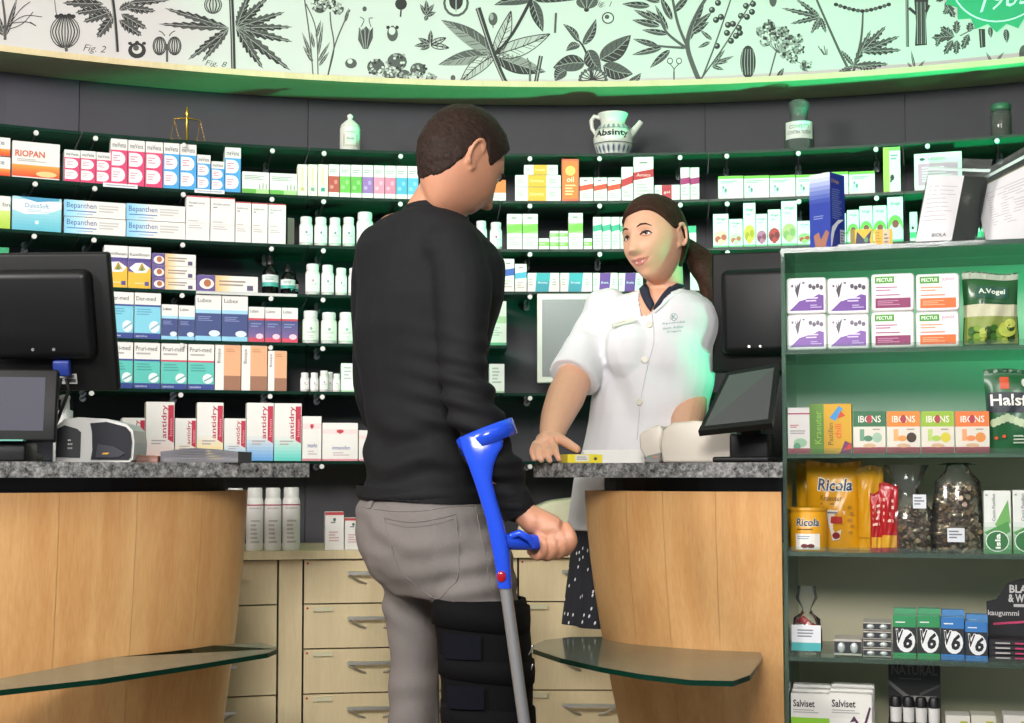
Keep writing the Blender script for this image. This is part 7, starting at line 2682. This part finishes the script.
# open cuff round the forearm
mb = MB()
cc = P(487, 437, 2.635)
axis = Vector((.34, -.02, -1)).normalized()
e1 = (Vector((1, 0, 0)) - axis * axis.x).normalized()
e2 = axis.cross(e1)
if e2.y < 0:
    e2 = -e2
rows_o, n = [], 26
for lv in (-1, 1):
    for rad in ((.0535, .0575) if lv < 0 else (.0575, .0535)):
        row = []
        for i in range(n + 1):
            t = math.radians(-205 + 232 * i / n)
            hgt = .016 * (1 - .25 * max(0, (i / n - .8) / .2))
            p = cc + e1 * rad * math.cos(t) + e2 * rad * math.sin(t) - axis * (lv * hgt) - axis * (.010 * (i / n - .5))
            row.append(p - CB)
        rows_o.append(row)
mb.grid(rows_o, BLU, close_v=True)
for i in (0, n):
    mb.poly([r[i] for r in rows_o], BLU)
t = math.radians(27)
mb.ellipsoid(cc + e1 * .0555 * math.cos(t) + e2 * .0555 * math.sin(t) - axis * .005 - CB, (.005, .006, .013), BLU, 10, 8)
mb.build('arm_cuff', cru)
# grip
mb = MB()
g0, g1 = P(499, 541, YC), P(566, 543.5, 2.655)
q, rr = smooth_path([g0, g0.lerp(g1, .25), g0.lerp(g1, .6), g1], [.014, .0155, .0145, .0150], 5)
mb.tube([p - CB for p in q], rr, BLU, 16)
mb.tube([P(511, 536, YC) - CB, P(519, 533, YC - .004) - CB, P(529, 538, YC) - CB, P(534, 547, YC + .008) - CB], [.006, .007, .007, .005], BLU, 8)
mb.build('hand_grip', cru)
mb = MB()
c = P(501.5, 576, YC)
mb.ellipsoid(c - CB + Vector((0, -.0155, 0)), (.0085, .003, .0105), mat('#98121f', .15, .03, 20), 14, 8)
mb.build('red_reflector', cru)

# ---------------------------------------------------------------- the pharmacist
YW = 3.46
WB = Vector((P(645, 500, YW).x, YW, 0))
fw = Vector((-.5, -.866, 0))
rw = Vector((-.866, .5, 0))
SK_W = skin_mat('skin_woman', '#d9a487')
COATM = mat('#dad9dc', .75, .03, 200, bump=.06, spec=.25, name='white_cotton')
hw_ = P(655, 241, 3.43)
HW = head_frame(hw_, (-.66, -.75), math.radians(6), math.radians(-9))
SM = 1.0
WS = .925
COAT = [(660, 292, .078, .066), (657, 299, .128, .080), (656, 309, .160, .092), (656, 322, .166, .104), (656, 345, .160, .124), (655, 368, .154, .132), (652, 392, .148, .126), (649, 420, .150, .126), (646, 450, .162, .134), (643, 480, .176, .142), (642, 510, .184, .148), (642, 530, .188, .150)]
wrow = lambda x, y, a, b, n=28, p=2.2: body_row(x, y, a, b, YW, rw, fw, n, p)
RA = ([P(604, 310, 3.52), P(590, 340, 3.47), P(577, 372, 3.40), P(566, 396, 3.33), P(557, 417, 3.25), P(551, 436, 3.17)], [.056, .053, .050, .046, .038, .026])
LA = ([P(689, 312, 3.45), P(691, 345, 3.46), P(691, 380, 3.45), P(689, 408, 3.38), P(685, 432, 3.27), P(682, 444, 3.18)], [.056, .052, .048, .043, .034, .026])
mb = MB()
add_head(mb, HW, SK_W, SM, WS)
limb(mb, [P(663, 303, 3.47), P(665, 283, 3.465), P(664, 262, 3.455)], [.062, .046, .045], SK_W)
shell(mb, [wrow(x, y, a * .93, b * .93) for x, y, a, b in COAT], SK_W)
limb(mb, RA[0], [r * .86 for r in RA[1][:3]] + RA[1][3:], SK_W)
limb(mb, LA[0], [r * .86 for r in LA[1][:3]] + LA[1][3:], SK_W)
# right hand on the counter: palm, four fingers bent down over the carton end, thumb to the side
mb.ellipsoid(P(547, 441, 3.135), (.027, .030, .022), SK_W)
mb.ellipsoid(P(541, 446, 3.115), (.022, .022, .018), SK_W)
for k, (a, b, c, r) in enumerate((((535, 444), (532, 452), (534, 459), .0066), ((541, 447), (539.5, 455), (541.5, 460.4), .0072), ((548, 448), (548, 456), (550, 460.8), .0074), ((554.5, 446), (556.5, 453.5), (559, 459.4), .0070))):
    limb(mb, [P(*a, 3.105), P(a[0] * .5 + b[0] * .5, a[1] * .5 + b[1] * .5 - 1, 3.085), P(*b, 3.072), P(*c, 3.062)], [r * 1.15, r * 1.05, r, r * .85], SK_W, 4, 12)
limb(mb, [P(555, 438, 3.14), P(563, 441, 3.12), P(570, 445, 3.10), P(577, 449, 3.085)], [.015, .012, .0105, .0085], SK_W, 4, 12)
# left hand behind the reader
mb.ellipsoid(P(684, 448, 3.15), (.034, .03, .016), SK_W)
for k in range(4):
    limb(mb, [P(678 - 3 * k, 448 + k, 3.14), P(670 - 3 * k, 450 + k, 3.125), P(664 - 3 * k, 456, 3.12)], [.009, .0085, .0075], SK_W, 3, 10)
limb(mb, [P(686, 450, 3.13), P(677, 455, 3.115), P(670, 458, 3.11)], [.011, .010, .0085], SK_W, 3, 10)
for dx in (.05, .165):
    c = Vector((WB.x + dx, YW + .05, 0))
    limb(mb, [c + Vector((0, 0, .80)), c + Vector((0, 0, .50)), c + Vector((0, .01, .35)), c + Vector((0, .01, .10))], [.075, .055, .055, .036], SK_W)
    limb(mb, [c + Vector((0, 0, .05)), c + Vector((-.04, -.08, .04)), c + Vector((-.07, -.14, .025))], [.036, .032, .022], SK_W, 3)
HWi = HW.inverted()
LIPW = mat('#b97468', .4, .05, 40)


def woman_face(p):
    q = (HWi @ p) / WS
    if q.y < .06 or abs(q.x) > .029:
        return 0
    zm = -.0665 + SM * 9 * q.x * q.x
    up, lo = .0075 * (1 - (q.x / .029) ** 2) + .0006, .0100 * (1 - (q.x / .029) ** 2) + .0006
    return 1 if -lo < q.z - zm < up else 0


woman, t_wb = to_object(remesh(mb, .0030, 1), 'person', [SK_W, LIPW], None, WB, woman_face)
tag(woman, 'smiling woman in a white short sleeved coat with dark ponytail behind the right counter', 'person')

HAIRW = hair_mat('dark_brown_hair', '#1c100b', '#4a2c1e')


def mask_w(p):
    fr_ = sstep(.008, .078, p.y)
    line = .069 * fr_ + (1 - fr_) * (.012 * sstep(-.03, .022, p.y) - .075 * (1 - sstep(-.040, -.005, p.y)))
    line -= .006 * fr_ * G(p.x - .02, .02)
    ear = .022 * G(p.y + .010, .014) * (abs(p.x) > .055) * (p.z < .03)
    return sstep(-.007, .008, p.z - line - ear * .4)


def tail(mb):
    pts = [HW @ (Vector((.0, -.098, .012)) * WS), HW @ (Vector((-.008, -.135, -.005)) * WS)]
    pts += [P(702, 262, 3.47), P(711, 280, 3.46), P(714, 300, 3.45)]
    q, r = smooth_path([p - WB for p in pts], [.026, .030, .040, .036, .018], 7)
    for k in range(9):
        a = 2 * PI * k / 9
        o = Vector((math.cos(a) * .012, math.sin(a) * .008, math.sin(a) * .010))
        mb.tube([p + o * (0.5 + i / len(q)) + Vector((mnoise.noise(p * 30 + o * 90),) * 3) * .004 for i, p in enumerate(q)], [x * .62 for x in r], HAIRW, 10)


hair_shell(HW, mask_w, lambda p: .005 + .006 * sstep(.0, .1, p.z) + .003 * (p.y < -.02), HAIRW, 'hair', woman, WB, WS, amp=.0016, strand=(25, 70), extra=None)
mb = MB()
tail(mb)
mb.build('ponytail', woman)
mb = MB()
c = HW @ (Vector((-.002, -.108, .008)) * WS) - WB
mb.ellipsoid(c, (.024, .024, .026), mat('#15110f', .6), 14, 8)
mb.build('hair_tie', woman)
for s in (-1, 1):
    ey = surf_y(s * .031, .004, SM)
    c = HW @ (Vector((s * .031, ey - .0092, .004)) * WS)
    mb = MB()
    mb.ellipsoid(c - WB, (.0112,) * 3, mat('#e9e5e0', .15), 16, 12)
    look = (P(470, 175, 2.8) - c).normalized()
    mb.ellipsoid(c - WB + look * .0058, (.0064,) * 3, mat('#2a1c16', .08), 12, 8)
    mb.build('eye', woman)
    mb = MB()
    up = [(.0175, .0015), (.0235, .0068), (.031, .0088), (.0385, .0070), (.0455, .0015)]
    mb.tube([HW @ (Vector((s * x, surf_y(s * x, z, SM) + .0022 - 6 * (x - .031) ** 2, z)) * WS) - WB for x, z in up], [.0014, .0026, .0030, .0026, .0014], mat('#2a1a14', .6), 6)
    mb.build('upper_lashes', woman)
    mb = MB()
    lo = [(.0190, -.0005), (.0250, -.0033), (.031, -.0040), (.0375, -.0030), (.0440, .0003)]
    mb.tube([HW @ (Vector((s * x, surf_y(s * x, z, SM) + .0010, z)) * WS) - WB for x, z in lo], [.0008, .0012, .0013, .0012, .0008], mat('#a8765e', .6), 6)
    mb.build('lower_lid', woman)
    mb = MB()
    mb.tube([HW @ (Vector((s * x, surf_y(s * x, z, SM) + .0008, z)) * WS) - WB for x, z in ((.015, .0225), (.025, .0275), (.037, .0275), (.048, .0205))], [.0014, .0022, .0020, .0008], HAIRW, 6)
    mb.build('eyebrow', woman)
mb = MB()
rows = []
for k, dz in enumerate((.0036, .0, -.0036)):
    rows.append([HW @ (Vector((x, surf_y(x, -.0665 + 9 * x * x, SM) + .0022 - .0006 * abs(k - 1) - 3 * x * x, -.0665 + 9 * x * x + dz * (1 - (x / .021) ** 2))) * WS) - WB for x in [-.0205 + .0041 * i for i in range(11)]])
mb.grid(rows, mat('#efeae2', .2, .02))
mb.build('teeth', woman)

# coat
mb = MB()
shell(mb, [wrow(x, y, a, b) for x, y, a, b in COAT], COATM)
limb(mb, [P(606, 312, 3.515), P(594, 340, 3.47), P(580, 366, 3.41)], [.062, .059, .060], COATM)
mb.tube([P(588, 350, 3.445), P(573, 378, 3.39)], [.060, .063], COATM, 24)
limb(mb, [P(688, 314, 3.45), P(691, 345, 3.46), P(691, 380, 3.455)], [.060, .056, .055], COATM)
mb.ellipsoid(P(633, 352, 3.395), (.078, .066, .082), COATM)
mb.ellipsoid(P(676, 352, 3.40), (.072, .066, .082), COATM)
zv, zt_ = P(652, 314, 3.35).z, P(660, 288, 3.4).z
neck_c = P(661, 290, YW)


def in_neck(p):
    q = p - neck_c
    u, w = q.dot(rw), q.dot(fw)
    if p.z < zv - .002:
        return False
    k = (p.z - zv) / (zt_ - zv)
    if w > .02:
        return abs(u + .004) < .010 + (.024 if u > 0 else .058) * max(0, k) ** .9
    return math.hypot(u, w) < .066 and p.z > neck_c.z - .02


slm = P(571, 381, 3.385)
sdir = (P(573, 378, 3.39) - P(588, 350, 3.445)).normalized()


def coat_del(p):
    q = p - slm
    # open sleeve end (cap of the viewer's left sleeve) and the neckline
    if q.length < .085 and q.dot(sdir) > .004:
        return True
    return in_neck(p)


def cotton(p):
    d = .003 * mnoise.noise(Vector((p.x * 11, p.y * 11, p.z * 7)))
    c = P(612, 380, 3.36)
    d += .0055 * G((p - c).length, .10) * math.sin(55 * (p.x * .95 + p.z * .25) + 2 * mnoise.noise(p * 6))
    c = P(690, 345, 3.36)
    d += .0055 * G((p - c).length, .11) * math.sin(50 * (p.x * .6 + p.z * .8))
    c = P(600, 312, 3.48)
    d += .004 * G((p - c).length, .06) * math.sin(90 * (p.x + .3 * p.z))
    c = P(690, 415, 3.38)
    d += .005 * G((p - c).length, .09) * math.sin(48 * (p.z - .4 * p.x))
    return d


coat, t_co = to_object(remesh(mb, .0046, 5), 'white_coat', [COATM], woman, WB, None, cotton, coat_del)
sol = coat.modifiers.new('cloth', 'SOLIDIFY')
sol.thickness, sol.offset = .002, -1
SEW = mat('#bdbcc0', .8, .03, 60)
sewn(t_co, [(652, 314), (654, 340), (648, 365), (641, 400), (637, 440)], SEW, .0012, WB, 'placket_edge', coat)
for x, y in ((649.5, 325), (645, 360), (640, 402)):
    p, nr = on_surface(t_co, x, y, .0012)
    if p is not None:
        mb = MB()
        R = nr.to_track_quat('Z', 'Y').to_matrix()
        rows = []
        for rr, z in ((.0085, -.001), (.0092, .001), (.0085, .0024), (.005, .0018)):
            rows.append([p - WB + R @ Vector((rr * math.cos(2 * PI * i / 14), rr * math.sin(2 * PI * i / 14), z)) for i in range(14)])
        shell(mb, rows, mat('#d9d4c6', .35))
        mb.build('button', coat)
# name badge
p0, n0 = on_surface(t_co, 624, 324, .004)
if p0 is not None:
    R = n0.to_track_quat('-Y', 'Z').to_matrix()
    xr = (P(637, 321, 3.35) - P(612, 326, 3.35)).normalized()
    zr = (Vector((0, 0, 1)) - n0 * n0.z).normalized()
    xr = (xr - n0 * xr.dot(n0)).normalized()
    zr = n0.cross(xr)
    if zr.z < 0:
        zr = -zr
    mb = MB()
    mb.box(p0 - WB, (.060, .004, .013), mat('#dedbd0', .3), Matrix((xr, -n0, zr)).transposed())
    stamp(mb, lambda u, v, k: p0 - WB + xr * (.06 * (u - .5)) + zr * (.013 * (v - .5)) + n0 * (.002 + .0003 * k), [('l', .1, .3, .95, .8, 1, '#b8b0a0'), ('r', .02, .1, .06, .9, '#a8a8a8')])
    mb.build('name_badge', coat)
# embroidered emblem with three lines of teal lettering
mb = MB()
TEAL = ink('#4a8c84')


def emb(x, y, w, h, text):
    vs, fs = glyphs(text)
    pts = []
    for u, v in vs:
        p, _ = on_surface(t_co, x + w * u, y - h * v - .10 * w * u, .0012)
        pts.append(p)
    for f in fs:
        q = [pts[i] for i in f]
        if all(a is not None for a in q):
            mb.poly([a - WB for a in q], TEAL)


emb(662, 325.5, 23, 2.6, 'Apotheke')
emb(663, 329.8, 21, 2.4, 'zum Adler')
emb(667, 333.6, 14, 2.2, 'Drogerie')
ringp = []
for i in range(17):
    a = 2 * PI * i / 16
    p, _ = on_surface(t_co, 674 + 3.4 * math.cos(a), 317 + 3.6 * math.sin(a), .0012)
    if p is not None:
        ringp.append(p - WB)
if len(ringp) > 4:
    mb.tube(ringp, .0006, TEAL, 4)
emb(672, 319.4, 4.4, 4.4, 'K')
o = mb.build('embroidered_emblem', coat)
# lapel collar edges and navy shirt collar
NAVYC = mat('#1c2234', .8, .2, 200)
for pts in ([(638, 286), (641, 296), (646, 305), (652, 313)], [(690, 285), (678, 292), (664, 303), (653, 313)]):
    q = []
    for x, y in pts:
        p, _ = on_surface(t_co, x + (-1.5 if pts[0][0] < 650 else 1.5), y, .003)
        q.append(p)
    q = [a - WB for a in q if a is not None]
    if len(q) > 1:
        mb = MB()
        mb.tube(q, [.004] * len(q), COATM, 8)
        mb.build('neck_edge', coat)
for out_, inn in (([(639, 285), (641.5, 294), (646, 304), (652, 312.5)], [(648, 281), (649, 289), (651, 297), (655, 306)]), ([(688, 285), (678, 291), (666, 301), (655, 312)], [(679, 281), (671, 287), (663, 295), (655.5, 306)])):
    so, si = spline([Vector((x, y, 0)) for x, y in out_], 4), spline([Vector((x, y, 0)) for x, y in inn], 4)
    rows = []
    for q0, q1 in zip(so, si):
        row = []
        for k in range(4):
            m = q0.lerp(q1, k / 3)
            p, nr = on_surface(t_wb, m.x, m.y, .006 + .004 * math.sin(PI * k / 3))
            if p is not None:
                row.append(p - WB)
        if len(row) == 4:
            rows.append(row)
    mb = MB()
    if len(rows) > 1:
        mb.grid(rows, NAVYC)
        c = mb.build('navy_shirt_collar', woman)
        sd = c.modifiers.new('cloth', 'SOLIDIFY')
        sd.thickness = .003
# skirt with a small white print
SKM = mat('#14161f', .8, .15, 120)
mb = MB()
rows = []
N = 72
for j in range(13):
    t = j / 12
    y = 520 + 104 * t
    row = []
    for i in range(N):
        a = 2 * PI * i / N
        fold = 1 + (.012 + .035 * t) * math.sin(11 * a + 1.2 * t)
        c = P(642 - 2 * t, y, YW)
        row.append(c - WB + (rw * math.cos(a) * (.176 + .018 * t) + fw * math.sin(a) * (.142 + .02 * t)) * fold)
    rows.append(row)
mb.grid(rows, SKM, close_u=True)
skirt = mb.build('skirt', woman)
mb = MB()
rn = random.Random(4)
WD = ink('#d8d8dc')
for j in range(12):
    for i in range(N):
        if rn.random() < .30:
            a, b, c, d = [Vector(rows[q[0]][q[1] % N]) for q in ((j, i), (j, i + 1), (j + 1, i + 1), (j + 1, i))]
            m = a * .25 + b * .25 + c * .25 + d * .25
            nr = (b - a).cross(d - a).normalized()
            ctr = Vector((P(642, 570, YW).x, YW, m.z + WB.z)) - WB
            if nr.dot(m - ctr) < 0:
                nr = -nr
            ux, uz = (b - a).normalized(), Vector((0, 0, 1))
            m += nr * .0012 + ux * rn.uniform(-.005, .005) + uz * rn.uniform(-.008, .008)
            mb.poly([m + ux * .003 * math.cos(t) + uz * .0046 * math.sin(t + .5) for t in [2 * PI * k / 6 for k in range(6)]], WD)
sp = mb.build('white_print', skirt)
sp['kind'] = 'stuff'
for dx in (.05, .165):
    mb = MB()
    c = Vector((WB.x + dx, YW + .05, 0)) - WB
    d = Vector((-.45, -.89, 0))
    rows = []
    for t, w, h in ((-.06, .026, .05), (-.02, .036, .06), (.05, .036, .05), (.12, .04, .04), (.17, .03, .032), (.19, .012, .022)):
        rows.append([c + d * t + Vector((-.89, .45, 0)) * w * math.cos(a) + Vector((0, 0, max(0.0, h * .5 + h * .55 * math.sin(a)))) for a in [2 * PI * i / 14 for i in range(14)]])
    shell(mb, rows, mat('#2c2622', .5))
    mb.build('shoe', woman)
